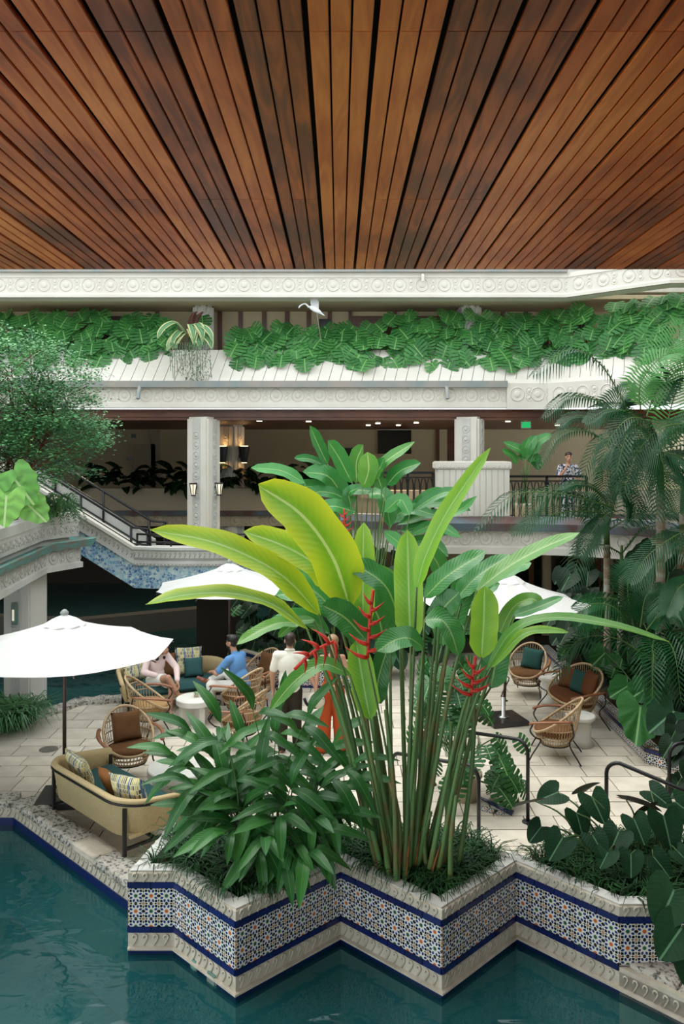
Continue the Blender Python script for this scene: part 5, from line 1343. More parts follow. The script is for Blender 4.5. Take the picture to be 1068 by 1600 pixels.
# --- seated woman on the far sofa
def seated_woman():
    t = thing('person', 'seated person with dark curly hair in pink shirt and white shorts', 'person', (-3.10, 14.06, 0), head(0.55, -0.83))
    hc = V((0.06, -0.19, 1.08)); f = V((0.3, -1, 0))
    hp, fx, q = head_parts(hc, f)
    sh = lambda s: V((s * 0.16, -0.02, 0.92))
    eA, wA = V((-0.27, -0.12, 0.70)), V((-0.07, -0.26, 0.64))
    eB, wB = V((0.27, -0.22, 0.72)), V((0.16, -0.52, 0.56))
    torso = [('e', (0, 0.0, 0.80), (0.135, 0.095, 0.18)), ('e', (0, 0.03, 0.60), (0.12, 0.095, 0.14)), ('e', (0, 0.03, 0.50), (0.16, 0.13, 0.10)), ('c', sh(1), 0.05, sh(-1), 0.05), ('c', (0, -0.02, 0.93), 0.045, (0.05, -0.15, 1.03), 0.043)]
    kA, aA = V((0.02, -0.46, 0.64)), V((0.20, -0.58, 0.28))     # crossed leg
    kB, aB = V((0.08, -0.46, 0.52)), V((0.02, -0.56, 0.12))
    legs = [('c', (-0.09, -0.02, 0.50), 0.09, kA, 0.058), ('c', kA, 0.056, aA, 0.034), ('c', aA, 0.03, aA + V((0.06, -0.13, -0.06)), 0.024), ('c', (0.09, -0.02, 0.50), 0.09, kB, 0.058), ('c', kB, 0.055, aB, 0.034), ('c', aB, 0.032, aB + V((0.0, -0.14, -0.08)), 0.025)]
    arms = [('c', sh(-1), 0.045, eA, 0.034), ('c', eA, 0.034, wA, 0.024), ('c', sh(1), 0.045, eB, 0.034), ('c', eB, 0.034, wB, 0.024)]
    blob('body', torso + arms + legs + hp + hand(wA, (0.8, -0.4, -0.1), (0, 0, -1), 0.5, -1) + hand(wB, (0.1, -0.55, -0.8), (-0.8, 0, -0.3), 0.5, 1), 'skin_light', t, 0.009)
    face(t, fx, q)
    hr = [('e', fx(0, -0.03, 0.05), (0.09, 0.10, 0.09), q)]
    r2 = random.Random(3)
    for i in range(26):
        a = r2.uniform(-1.7, 1.7); z = r2.uniform(-0.20, 0.06)
        hr.append(('e', fx(0.10 * math.sin(a) * (1 + 0.3 * r2.random()), -0.04 - 0.09 * math.cos(a) * (1 if abs(a) < 1.7 else 0.3), z), (0.036,) * 3, None))
    blob('hair', hr, 'hair_black', t, 0.011, 2)
    blob('shirt', [('e', (0, 0.0, 0.80), (0.155, 0.115, 0.19)), ('e', (0, 0.03, 0.61), (0.15, 0.12, 0.15)), ('c', sh(1), 0.062, sh(-1), 0.062), ('c', sh(-1), 0.062, eA, 0.056), ('c', eA, 0.056, eA.lerp(wA, 0.85), 0.044), ('c', sh(1), 0.062, eB, 0.056), ('c', eB, 0.056, eB.lerp(wB, 0.85), 0.044)], 'pink_shirt', t, 0.011)
    blob('shorts', [('e', (0, 0.02, 0.51), (0.185, 0.15, 0.11)), ('c', (-0.09, -0.04, 0.51), 0.108, V((-0.09, -0.02, 0.50)).lerp(kA, 0.55), 0.098), ('c', (0.09, -0.04, 0.51), 0.108, V((0.09, -0.02, 0.50)).lerp(kB, 0.55), 0.098)], 'white_cloth', t, 0.011)
    for a, d in ((aA, V((0.06, -0.13, -0.06))), (aB, V((0, -0.14, -0.08)))):
        blob('sandal', [('c', a + V((0, 0.02, -0.035)), 0.020, a + d + V((0, 0, -0.018)), 0.020), ('c', a + V((-0.03, -0.06, -0.02)), 0.012, a + V((0.04, -0.06, -0.02)), 0.012)], 'white_cloth', t, 0.009)
seated_woman()
# --- seated man in the chair with his back towards the camera
def seated_man():
    t = thing('person', 'seated person in blue polo shirt and white trousers with ankle crossed on knee', 'person', (-1.66, 13.66, 0), head(-0.85, 0.45))
    hc = V((0.0, -0.14, 1.22)); f = V((0.05, -1, 0))
    hp, fx, q = head_parts(hc, f)
    sh = lambda s: V((s * 0.19, -0.06, 0.98))
    eA, wA = V((-0.30, -0.22, 0.74)), V((-0.17, -0.46, 0.72))
    eB, wB = V((0.28, -0.24, 0.75)), V((0.10, -0.44, 0.72))
    torso = [('e', (0, -0.02, 0.85), (0.165, 0.11, 0.20)), ('e', (0, 0.04, 0.64), (0.145, 0.11, 0.16)), ('e', (0, 0.05, 0.53), (0.165, 0.13, 0.11)), ('c', sh(1), 0.06, sh(-1), 0.06), ('c', (0, -0.06, 1.0), 0.055, (0, -0.11, 1.15), 0.05)]
    kA, aA = V((-0.20, -0.40, 0.64)), V((0.12, -0.52, 0.56))
    kB, aB = V((0.14, -0.46, 0.50)), V((0.12, -0.44, 0.10))
    legs = [('c', (-0.09, 0, 0.53), 0.095, kA, 0.065), ('c', kA, 0.06, aA, 0.038), ('c', (0.09, 0, 0.53), 0.095, kB, 0.065), ('c', kB, 0.06, aB, 0.038)]
    arms = [('c', sh(-1), 0.052, eA, 0.04), ('c', eA, 0.04, wA, 0.027), ('c', sh(1), 0.052, eB, 0.04), ('c', eB, 0.04, wB, 0.027)]
    blob('body', torso + arms + legs + hp + hand(wA, (0.6, -0.8, -0.1), (0, 0, -1), 0.4, -1) + hand(wB, (-0.6, -0.8, -0.1), (0, 0, -1), 0.4, 1), 'skin_tan', t, 0.009)
    face(t, fx, q)
    blob('hair', [('e', fx(0, -0.02, 0.058), (0.086, 0.10, 0.08), q), ('e', fx(0, -0.05, 0.0), (0.074, 0.064, 0.07), q), ('e', fx(0, 0.04, 0.10), (0.06, 0.05, 0.03), q)], 'hair_black', t, 0.01, 3)
    blob('beard', [('e', fx(0, 0.03, -0.065), (0.056, 0.058, 0.04), q)], 'hair_black', t, 0.01, 2)
    blob('shirt', [('e', (0, -0.02, 0.85), (0.185, 0.13, 0.21)), ('e', (0, 0.04, 0.66), (0.165, 0.13, 0.17)), ('e', (0, 0.06, 0.55), (0.175, 0.14, 0.10)), ('c', sh(1), 0.072, sh(-1), 0.072), ('c', sh(-1), 0.072, sh(-1).lerp(eA, 0.75), 0.064), ('c', sh(1), 0.072, sh(1).lerp(eB, 0.75), 0.064), ('c', (0, -0.06, 1.0), 0.07, (0, -0.08, 1.06), 0.06)], 'blue_shirt', t, 0.011)
    blob('trousers', [('e', (0, 0.05, 0.52), (0.175, 0.14, 0.10)), ('c', (-0.09, 0, 0.53), 0.108, kA, 0.082), ('c', kA, 0.08, kA.lerp(aA, 0.85), 0.058), ('c', (0.09, 0, 0.53), 0.108, kB, 0.082), ('c', kB, 0.08, kB.lerp(aB, 0.85), 0.062)], 'white_cloth', t, 0.011)
    for a, d in ((aA, V((0.10, -0.14, 0.06))), (aB, V((0.0, -0.16, -0.06)))):
        blob('shoe', [('c', a + V((0, 0, -0.02)), 0.042, a + d, 0.032), ('e', a + d * 0.6 + V((0, 0, -0.01)), (0.045, 0.06, 0.035))], 'brown_leather', t, 0.01)
seated_man()
# --- person on the balcony behind the palms
def balcony_person():
    p = dp(884, 708, 18.9)
    t = thing('person', 'person in dark patterned clothes standing at the balcony railing behind palms', 'person', (p.x, 18.75, 2.80), 0.15)
    hc = V((0, -0.04, 1.46)); f = V((-0.3, -1, 0))
    hp, fx, q = head_parts(hc, f)
    sh = lambda s: V((s * 0.18, 0.0, 1.24))
    eA, wA = V((-0.27, -0.10, 1.0)), V((-0.17, -0.26, 1.20))
    eB, wB = V((0.26, -0.10, 0.98)), V((0.10, -0.30, 1.02))
    torso = [('e', (0, 0, 1.11), (0.16, 0.105, 0.19)), ('e', (0, 0.0, 0.92), (0.145, 0.10, 0.15)), ('e', (0, 0.01, 0.82), (0.155, 0.115, 0.11)), ('c', sh(1), 0.058, sh(-1), 0.058), ('c', (0, 0, 1.26), 0.052, (0, -0.02, 1.39), 0.048)]
    arms = [('c', sh(-1), 0.05, eA, 0.04), ('c', eA, 0.04, wA, 0.027), ('c', sh(1), 0.05, eB, 0.04), ('c', eB, 0.04, wB, 0.027)]
    legs = []
    for s in (1, -1): legs += [('c', (s * 0.085, 0, 0.80), 0.09, (s * 0.09, -0.01, 0.44), 0.06), ('c', (s * 0.09, -0.01, 0.44), 0.058, (s * 0.09, 0.02, 0.08), 0.04), ('c', (s * 0.09, 0.02, 0.05), 0.04, (s * 0.10, -0.13, 0.035), 0.03)]
    blob('body', torso + arms + legs + hp + hand(wA, (0.3, -0.1, 1), (0.9, 0, 0), 0.6, 1) + hand(wB, (-0.8, -0.5, 0.2), (0, 0, -1), 0.6, 1), 'skin_tan', t, 0.010)
    face(t, fx, q)
    blob('hair', [('e', fx(0, -0.02, 0.058), (0.082, 0.096, 0.07), q), ('e', fx(0, -0.05, 0.0), (0.072, 0.06, 0.07), q)], 'hair_brown', t, 0.011, 3)
    blob('shirt', [('e', (0, 0, 1.11), (0.18, 0.125, 0.20)), ('e', (0, 0.0, 0.90), (0.17, 0.125, 0.18)), ('c', sh(1), 0.068, sh(-1), 0.068), ('c', sh(-1), 0.068, sh(-1).lerp(eA, 0.8), 0.062), ('c', sh(1), 0.068, sh(1).lerp(eB, 0.8), 0.062)], 'print_cloth', t, 0.012)
    blob('trousers', [('e', (0, 0.01, 0.80), (0.165, 0.125, 0.11))] + [('c', (s * 0.085, 0, 0.80), 0.10, (s * 0.09, 0.01, 0.08), 0.075) for s in (1, -1)], 'print_cloth', t, 0.012)
balcony_person()
# ------------------------------------------------------------------ plants
def leaf_bits(b, pts, hw, prof, hint, fold=0.15, wave=0.0, seed=0, n=10, cross=5, tw=0.0):
    """add a leaf blade to mesh builder b: midrib pts, half width hw, prof(t) outline, hint = upper side direction"""
    r2 = random.Random(seed)
    P = spline(pts, n); vs = []; fs = []; uv = []
    ph = r2.uniform(0, 6.28); hint = V(hint)
    for i, p in enumerate(P):
        t = i / (n - 1)
        tg = (P[min(i + 1, n - 1)] - P[max(i - 1, 0)]).normalized()
        sd = tg.cross(hint)
        sd = sd.normalized() if sd.length > 1e-4 else tg.orthogonal().normalized()
        nm = sd.cross(tg)
        if tw:
            q = Matrix.Rotation(tw * t, 3, tg); sd = q @ sd; nm = q @ nm
        w_ = hw * prof(t)
        for j in range(cross):
            o = j / (cross - 1) * 2 - 1
            wv = wave * hw * math.sin(t * 21 + ph + (1.3 if o > 0 else 0)) * abs(o)
            vs.append(p + sd * (o * w_) + nm * (fold * abs(o) * w_ - fold * 0.5 * w_ + wv))
            uv.append((t, 0.5 + o * 0.5 * 0.98))
    for i in range(n - 1):
        for j in range(cross - 1):
            a = i * cross + j; fs.append((a, a + 1, a + cross + 1, a + cross))
    b.add(vs, fs, uv)
    return b
def pf_heli(t): return max(0.02, min(1.0, (t * 5) ** 0.6 if t < 0.2 else 1.0) * (1 - max(0, (t - 0.62) / 0.38) ** 2.0) ** 0.6)
def pf_lance(t): return max(0.02, math.sin(PI * min(1, t ** 0.8)) ** 0.8 * (1.0 if t < 0.5 else 1 - 0.15 * (t - 0.5)))
def leaf(name, pts, hw, prof, hint, m, parent, fold=0.15, wave=0.03, seed=0, n=12, tw=0.0, cross=5):
    b = leaf_bits(MB(), pts, hw, prof, hint, fold, wave, seed, n, cross, tw)
    o = obj(name, b.mesh(name, m, True, fixn=False), parent)
    return o
def heart_mesh(name, m, lobes=0.28, ruffle=0.0, n=28, seed=0, fold=0.25, droop=0.25):
    """heart / arrow leaf: unit length along -y from petiole at origin, lying in xy, upper side +z"""
    r2 = random.Random(seed); vs = [(0, 0, 0)]; uv = [(0.3, 0.5)]; fs = []
    for i in range(n + 1):
        a = i / n * 2 - 1                     # -1..1 around the outline
        s = abs(a)
        # outline: tip at s=0 going to the two back lobes
        if s < 0.72:
            q = s / 0.72; x = 0.46 * math.sin(q * PI / 2) ** 0.85 ; yy = -0.78 + q ** 1.35 * 0.80
        else:
            q = (s - 0.72) / 0.28; x = 0.46 - 0.44 * q ** 1.2; yy = 0.02 + lobes * math.sin(q * PI) ** 0.8 * (1 if q < 0.5 else 1) * (1 - q * 0.55)
            if q >= 0.999: x, yy = 0.005, 0.02
        ru = 1 + ruffle * math.sin(a * 26)
        x *= math.copysign(ru, a); 
        r_ = math.hypot(x, yy)
        z = fold * abs(x) * 0.8 - droop * r_ * r_
        vs.append((x, yy * ru, z + ruffle * 0.25 * math.sin(a * 26)))
        uv.append((0.5 - yy * 0.5, 0.5 + x))
    mid = len(vs)
    for i in range(n + 1):
        x, yy, z = vs[1 + i]; vs.append((x * 0.5, yy * 0.5, z * 0.4)); uv.append((0.5 - yy * 0.25, 0.5 + x * 0.5))
    for i in range(n):
        fs.append((1 + i, 2 + i, mid + i + 1, mid + i)); fs.append((mid + i, mid + i + 1, 0))
    me = MB().add(vs, fs, uv).mesh(name, m, True, fixn=False)
    return me
def monstera_mesh(name, m, k=6, seed=0):
    """split leaf: a heart blade cut into fingers, in xy from origin along -y, upper side +z"""
    r2 = random.Random(seed); b = MB()
    for sgn in (-1, 1):
        for i in range(k):
            t0, t1 = i / k, (i + 1) / k
            def edge(t):
                y_ = 0.22 - 1.0 * t ** 1.05; w_ = 0.50 * math.sin(PI * min(0.999, 0.16 + 0.84 * t)) ** 0.62
                if t < 0.12: w_ *= 0.9
                return w_, y_ - 0.10 * (1 - t)
            w0, y0 = edge(t0 + 0.02); w1, y1 = edge(t1 - 0.035 - 0.015 * r2.random())
            m0, m1 = -0.0 - 0.72 * t0, -0.0 - 0.72 * t1
            dr = lambda x, yy: 0.10 * abs(x) - 0.35 * x * x - 0.22 * yy * yy
            wm = 0.42
            ga = 0.010
            P = [(0, m0), (0, m1), (w1 * wm, m1 + (y1 - m1) * wm + ga), (w0 * wm, m0 + (y0 - m0) * wm - ga), (w1 * 0.98, y1), (w0, y0), ((w0 + w1) / 2 * 1.05, (y0 + y1) / 2)]
            vs = [(sgn * x, yy, dr(x, yy)) for x, yy in P]
            fs = [(0, 1, 2, 3), (3, 2, 4, 6, 5)]
            if sgn < 0: fs = [f[::-1] for f in fs]
            b.add(vs, fs, [(0.5 - yy * 0.5, 0.5 + sgn * x * 0.95) for x, yy in P])
    return b.mesh(name, m, True, fixn=False)
def aim(pos, fwd, upv, size):            # leaf frame: -y along fwd, +z towards upv
    f = V(fwd).normalized(); u = V(upv); u = (u - f * u.dot(f)); u = u.normalized() if u.length > 1e-4 else f.orthogonal().normalized()
    x = (-f).cross(u)
    R = Matrix((x, -f, u)).transposed().to_4x4()
    return Matrix.Translation(pos) @ R @ Matrix.Scale(size, 4)

# ---- monsteras spilling over the upper planter
mon = [monstera_mesh('leaf', 'monstera_leaf', 5, i) for i in range(4)]
r1 = random.Random(11)
mlo, mhi = offset(MIDP, -0.30), offset(MIDP, -1.05)
def mon_at(X):
    for s in range(3):
        a, b = V(mhi[s]), V(mhi[s + 1])
        if a.x <= X <= b.x:
            t = (X - a.x) / (b.x - a.x); return a.lerp(b, t), (b - a).normalized()
def mon_label(x):
    for lim, lb in ((-5.6, 'monstera plant behind the small leaved tree on the upper planter'), (-4.4, 'monstera plant on the upper planter between tree and cream edged plant'),
                    (-3.75, 'monstera plant touching the tree side of the cream edged plant'), (-2.1, 'monstera plant on the upper planter right beside the short gallery column'),
                    (-1.0, 'monstera plant between the cream edged plant and the white bird sculpture'), (-0.1, 'monstera plant directly under the white bird sculpture'),
                    (2.4, 'monstera plant spilling over the upper planter below the dark wood opening'), (3.7, 'monstera plant in front of the half hidden upper gallery column'),
                    (5.0, 'monstera plant hanging above the boxed end of the balcony gutter')):
        if x < lim: return lb
    return 'monstera plant on the slanting stretch of the upper balcony behind palms'
X = -8.1
while X < 8.6:
    p, d = mon_at(X); nn = V((d.y, -d.x))
    t = thing('monstera_plant', mon_label(p.x), 'plant', (p.x, p.y, 6.80), 0, 'monsteras along the upper balcony')
    low = (abs(p.x - (318 - VX) / F * 20) < 0.55)
    n = 12 if low else 27
    for i in range(n):
        u = r1.uniform(-0.45, 0.45); h = r1.random()
        if low and abs(u) < 0.35: continue
        big = 1.0
        out = 0.0 + 0.80 * (1 - h) * r1.uniform(0.4, 1.0)
        z = 0.95 * h - 0.42 * (1 - h) + 0.12
        if p.x > 4.3: z = 1.15 * h - 0.3 * (1 - h)
        elif p.x > -3.0 and p.x < 1.2: z *= 0.75
        pos = d.to_3d() * u + nn.to_3d() * out + V((0, 0, z))
        fw = nn.to_3d() * r1.uniform(0.25, 0.9) + V((0, 0, -1.0 + 0.4 * h)) + d.to_3d() * r1.uniform(-0.75, 0.75)
        upv = nn.to_3d() * 1.0 + V((0, 0, r1.uniform(0.1, 1.0))) + d.to_3d() * r1.uniform(-0.55, 0.55)
        obj('leaf', mon[r1.randrange(4)], t, aim(pos, fw, upv, r1.uniform(0.40, 0.60) * big))
        if i % 4 == 0: MB().tube(spline([(u * 0.3, 0.1, 0.0), tuple(pos * 0.6 + V((0, 0.1, 0.15))), tuple(pos)], 6), 0.009, 4).build('stalk', 'dark_stem', t)
    X += 0.86 if X < 4.6 else 0.58
struct(MB().sweep(MIDP, [(-0.82, 6.86), (-0.82, 6.90), (-1.4, 6.90), (-1.4, 6.86)]).build('floor_bed_upper', 'soil'))
# variegated plant and trailing moss beside the upper column
p = dp(292, 520, 19.25)
t = thing('cordyline_plant', 'cream edged broad leaf plant with dark red shoots beside the upper column', 'plant', (p.x, 19.55, 6.85))
for i in range(13):
    a = -2.2 + i * 0.37 + r1.uniform(-0.35, 0.35)
    L = r1.uniform(0.30, 0.66); dx = math.sin(a * 0.8); hgt = r1.uniform(-0.25, 0.55)
    leaf('leaf', [(0, 0, 0.25), (dx * L * 0.5, -0.2, 0.36 + hgt * 0.5), (dx * L * 0.95, -0.36, 0.18 + hgt * 0.5), (dx * L * 1.1, -0.44, -0.06 + hgt * 0.5)], r1.uniform(0.09, 0.13), pf_lance, (0, -0.5, 1), 'cordyline_leaf', t, 0.1, 0.05, i)
for i in range(5):
    dx = r1.uniform(-0.1, 0.3)
    leaf('shoot', [(dx * 0.3, 0, 0.3), (dx * 0.7, -0.05, 0.65), (dx + 0.1, -0.12, 0.85)], 0.055, pf_lance, (0, -1, 0.4), 'purple_leaf', t, 0.3, 0, i)
MB().tube([(0, 0, -0.1), (0, 0, 0.35)], 0.03, 6).build('stem', 'dark_stem', t)
b = MB()
for i in range(900):
    u = r1.gauss(0.12, 0.26); u = max(-0.42, min(0.48, u)); dpt = r1.uniform(0, 0.85) * (1 - 1.2 * (u - 0.15) ** 2) 
    q = V((u, -0.10 - 0.55 * max(0, 0.7 - dpt) + r1.uniform(-0.05, 0.02), 0.08 - dpt))
    s = r1.uniform(0.012, 0.03); a = r1.uniform(0, 6.28)
    b.add([q, q + V((s * math.cos(a), -s, s * math.sin(a))), q + V((s * 0.3, -s * 0.4, -s * 1.6))], [(0, 1, 2)])
for i in range(16):
    u = -0.4 + i * 0.055; L = r1.uniform(0.4, 0.95)
    b.tube([(u, -0.5, 0.12), (u + r1.uniform(-0.03, 0.03), -0.62, -0.2), (u + r1.uniform(-0.05, 0.05), -0.60 + 0.2 * 0, 0.1 - L)], 0.008, 3)
tm = b.build('trailing_plant', 'moss_grey'); tm['kind'] = 'stuff'; tm.location = (p.x + 0.05, 19.62, 6.80)
tag(tm, 'grey green trailing plant hanging under the cream edged plant', 'plant')

# ---- front heliconia clump: leaves traced from where they stand above the planter
hel = thing('heliconia_clump', 'tall heliconia clump with bright paddle leaves in the zigzag planter', 'plant', (0.75, 7.75, 0.44))
HO = V((0.75, 7.75, 0.44))
r3 = random.Random(21)
def stem(parent, org, a, b, r0=0.02, r1_=0.008, bow=None, m='green_stem', name='stem', n=9):
    a = V(a) - org; b = V(b) - org
    md = a.lerp(b, 0.55) + (V(bow) if bow else V((r3.uniform(-0.06, 0.06), r3.uniform(-0.06, 0.06), 0)))
    P = spline([a, md, b], n)
    return MB().tube(P, [r0 + (r1_ - r0) * (i / (n - 1)) for i in range(n)], 7).build(name, m, parent, True)
HL = [  # pixel midrib, depths base->tip, half width px, material, hint
 ([(547, 950), (522, 872), (472, 803), (403, 757)], (7.9, 7.7), 40, 'y', (0.3, -0.8, 0.5)),
 ([(530, 925), (492, 880), (440, 850), (380, 830)], (8.0, 7.9), 26, 'y', (0.1, -0.7, 0.75)),
 ([(500, 962), (450, 905), (390, 868), (320, 842), (234, 828)], (7.8, 7.5), 25, 'y', (0.0, -0.6, 0.8)),
 ([(482, 985), (430, 945), (365, 926), (290, 928), (227, 944)], (7.7, 7.4), 19, 'y', (0, -0.35, 1)),
 ([(478, 975), (440, 972), (405, 985), (369, 1007)], (7.9, 7.7), 12, 'm', (0, -0.5, 0.9)),
 ([(492, 968), (462, 972), (434, 996)], (7.95, 7.8), 10, 'm', (0, -0.5, 0.9)),
 ([(567, 990), (567, 900), (568, 816)], (8.1, 8.15), 17, 'g', (0.1, -1, 0.1)),
 ([(641, 1010), (638, 920), (636, 828)], (7.75, 7.8), 21, 'g', (-0.15, -1, 0.1)),
 ([(650, 920), (664, 868), (700, 795), (766, 699)], (7.6, 7.4), 15, 'ym', (-0.7, -0.7, 0.2)),
 ([(662, 934), (690, 905), (720, 884), (759, 861)], (7.7, 7.6), 20, 'd', (-0.3, -0.6, 0.8)),
 ([(712, 935), (745, 900), (797, 866)], (8.2, 8.2), 17, 'd', (-0.3, -0.6, 0.8)),
 ([(742, 925), (785, 890), (840, 858), (905, 832)], (7.7, 7.6), 16, 'm', (-0.3, -0.5, 0.9)),
 ([(752, 1030), (756, 970), (757, 916)], (7.6, 7.6), 21, 'g', (0.15, -1, 0.2)),
 ([(758, 1050), (800, 985), (860, 964), (950, 974), (1047, 1003)], (7.5, 7.2), 10, 'm', (0, -0.45, 1)),
 ([(766, 1045), (810, 995), (845, 984), (888, 988)], (7.7, 7.6), 9, 'ym', (0, -0.5, 1)),
 ([(662, 1012), (640, 996), (615, 1000), (588, 1018)], (7.4, 7.2), 20, 'd', (0, -0.6, 0.8)),
 ([(680, 980), (692, 950), (717, 925)], (7.6, 7.5), 19, 'd', (-0.2, -0.8, 0.6)),
 ([(662, 968), (690, 968), (706, 990), (716, 1025)], (7.5, 7.3), 20, 'd', (0.4, -0.7, 0.6)),
 ([(572, 1000), (540, 965), (503, 945)], (7.7, 7.6), 23, 'd', (0.2, -0.8, 0.6)),
 ([(624, 970), (606, 920), (575, 893), (540, 880)], (8.0, 8.0), 21, 'd', (0.1, -0.7, 0.7)),
 ([(628, 962), (612, 915), (585, 885)], (8.3, 8.3), 16, 'm', (0.3, -0.8, 0.5)),
 ([(692, 915), (684, 880), (664, 855)], (8.2, 8.2), 16, 'd', (0.3, -0.8, 0.5)),
 ([(578, 1125), (566, 1060), (556, 1000)], (7.5, 7.6), 19, 'g', (0.1, -1, 0.1)),
 ([(548, 1055), (505, 1037), (462, 1062), (421, 1110)], (7.4, 7.1), 13, 'm', (0, -0.6, 0.8)),
 ([(766, 1076), (774, 1030), (776, 985)], (7.9, 7.9), 20, 'd', (-0.3, -0.9, 0.2)),
 ([(800, 962), (835, 950), (880, 932)], (8.0, 8.0), 9, 'd', (0, -0.6, 0.9)),
 ([(560, 1000), (548, 960), (535, 915)], (8.2, 8.2), 22, 'd', (-0.3, -0.8, 0.3)),
 ([(600, 1010), (590, 960), (560, 925), (520, 905)], (8.4, 8.4), 22, 'd', (0.1, -0.7, 0.7)),
 ([(690, 1010), (700, 960), (740, 925), (780, 912)], (8.4, 8.4), 20, 'd', (-0.1, -0.7, 0.7)),
 ([(700, 990), (720, 930), (735, 890)], (8.3, 8.3), 18, 'd', (-0.3, -0.9, 0.2)),
 ([(610, 1005), (600, 1030), (590, 1070), (595, 1100)], (7.9, 7.8), 16, 'd', (0.3, -0.8, 0.3)),
 ([(530, 970), (500, 935), (470, 925), (430, 930)], (8.3, 8.3), 20, 'd', (0, -0.6, 0.8)),
 ([(515, 990), (480, 965), (450, 965), (410, 985)], (8.3, 8.3), 15, 'd', (0, -0.6, 0.8)),
 ([(430, 900), (460, 905), (500, 930), (530, 965)][::-1], (8.2, 8.2), 22, 'd', (0.2, -0.7, 0.7)),
 ([(718, 945), (760, 905), (800, 885), (830, 880)], (8.2, 8.1), 18, 'd', (-0.2, -0.6, 0.8)),
 ([(775, 1000), (800, 950), (830, 935), (850, 950)], (8.2, 8.1), 12, 'm', (0, -0.6, 0.8)),
]
MT = {'y': 'heliconia_sunlit', 'm': 'heliconia_mid', 'd': 'heliconia_dark', 'ym': 'heliconia_bright', 'g': 'heliconia_bright'}
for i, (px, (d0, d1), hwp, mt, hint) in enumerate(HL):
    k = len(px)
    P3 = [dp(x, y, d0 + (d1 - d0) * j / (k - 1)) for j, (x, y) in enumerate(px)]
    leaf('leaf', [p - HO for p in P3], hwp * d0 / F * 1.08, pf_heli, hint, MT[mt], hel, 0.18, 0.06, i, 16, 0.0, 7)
    bx = 0.62 + (px[0][0] - 640) / 640.0 * 1.0 + r3.uniform(-0.08, 0.08); bx = max(0.38, min(1.15, bx))
    by = 7.70 + (d0 - 7.8) * 0.5 + r3.uniform(-0.12, 0.12); by = max(7.42, min(8.1, by))
    base = V((bx, by, 0.44)); tip = P3[0]
    base_y = stem(hel, HO, base, tip + (P3[1] - P3[0]) * 0.05, 0.029, 0.009, (0.02 * (bx - 0.75), 0, 0.25 if abs(tip.x - bx) > 0.3 else 0.0))
    if i % 2 == 0:
        q = base - HO; e = (tip - HO) * 1.0
        MB().tube([q + V((0.012, -0.012, 0)), q.lerp(e, 0.12) + V((0.02, -0.02, 0)), q.lerp(e, 0.2) + V((0.03, -0.03, 0))], [0.024, 0.02, 0.004], 6, flat=0.5).build('dry_sheath', 'dry_sheath', hel, True)
for i in range(9):
    bx, by = r3.uniform(0.4, 1.12), r3.uniform(7.4, 8.0); h = r3.uniform(0.5, 1.9)
    stem(hel, HO, (bx, by, 0.44), (bx + (bx - 0.75) * 0.25 * h, by, 0.44 + h), 0.027, 0.018)
# inflorescences
def heli_flower(parent, org, px, Y, n, sc=1.0):
    P = spline([dp(x, y, Y) - org for x, y in px], n + 2)
    MB().tube(P, 0.012 * sc, 5).build('flower_stalk', 'bract_red', parent, True)
    for i in range(n):
        a, b2 = P[i], P[i + 1]; tg = (b2 - a).normalized(); sd = tg.cross(V((0, -1, 0))).normalized() * (1 if i % 2 else -1)
        L = (0.16 - 0.10 * i / n) * sc
        o = MB().tube(spline([a, a + sd * L * 0.45 + tg * 0.02, a + sd * L + tg * 0.07 * sc], 5), [0.018 * sc, 0.026 * sc, 0.020 * sc, 0.010 * sc, 0.002], 6, flat=0.6).build('bract', 'bract_red', parent, True)
heli_flower(hel, HO, [(574, 1028), (577, 975), (583, 922)], 7.35, 9, 1.3)
heli_flower(hel, HO, [(522, 1002), (490, 1018), (460, 1046)], 7.15, 7, 1.25)
heli_flower(hel, HO, [(736, 1086), (738, 1060), (743, 1026)], 7.4, 7, 1.2)
stem(hel, HO, (0.62, 7.6, 0.44), dp(574, 1028, 7.45), 0.014, 0.008)
stem(hel, HO, (0.5, 7.55, 0.44), dp(522, 1002, 7.15), 0.014, 0.008, (0, 0, 0.2))
stem(hel, HO, (0.95, 7.7, 0.44), dp(736, 1086, 7.4), 0.014, 0.008)

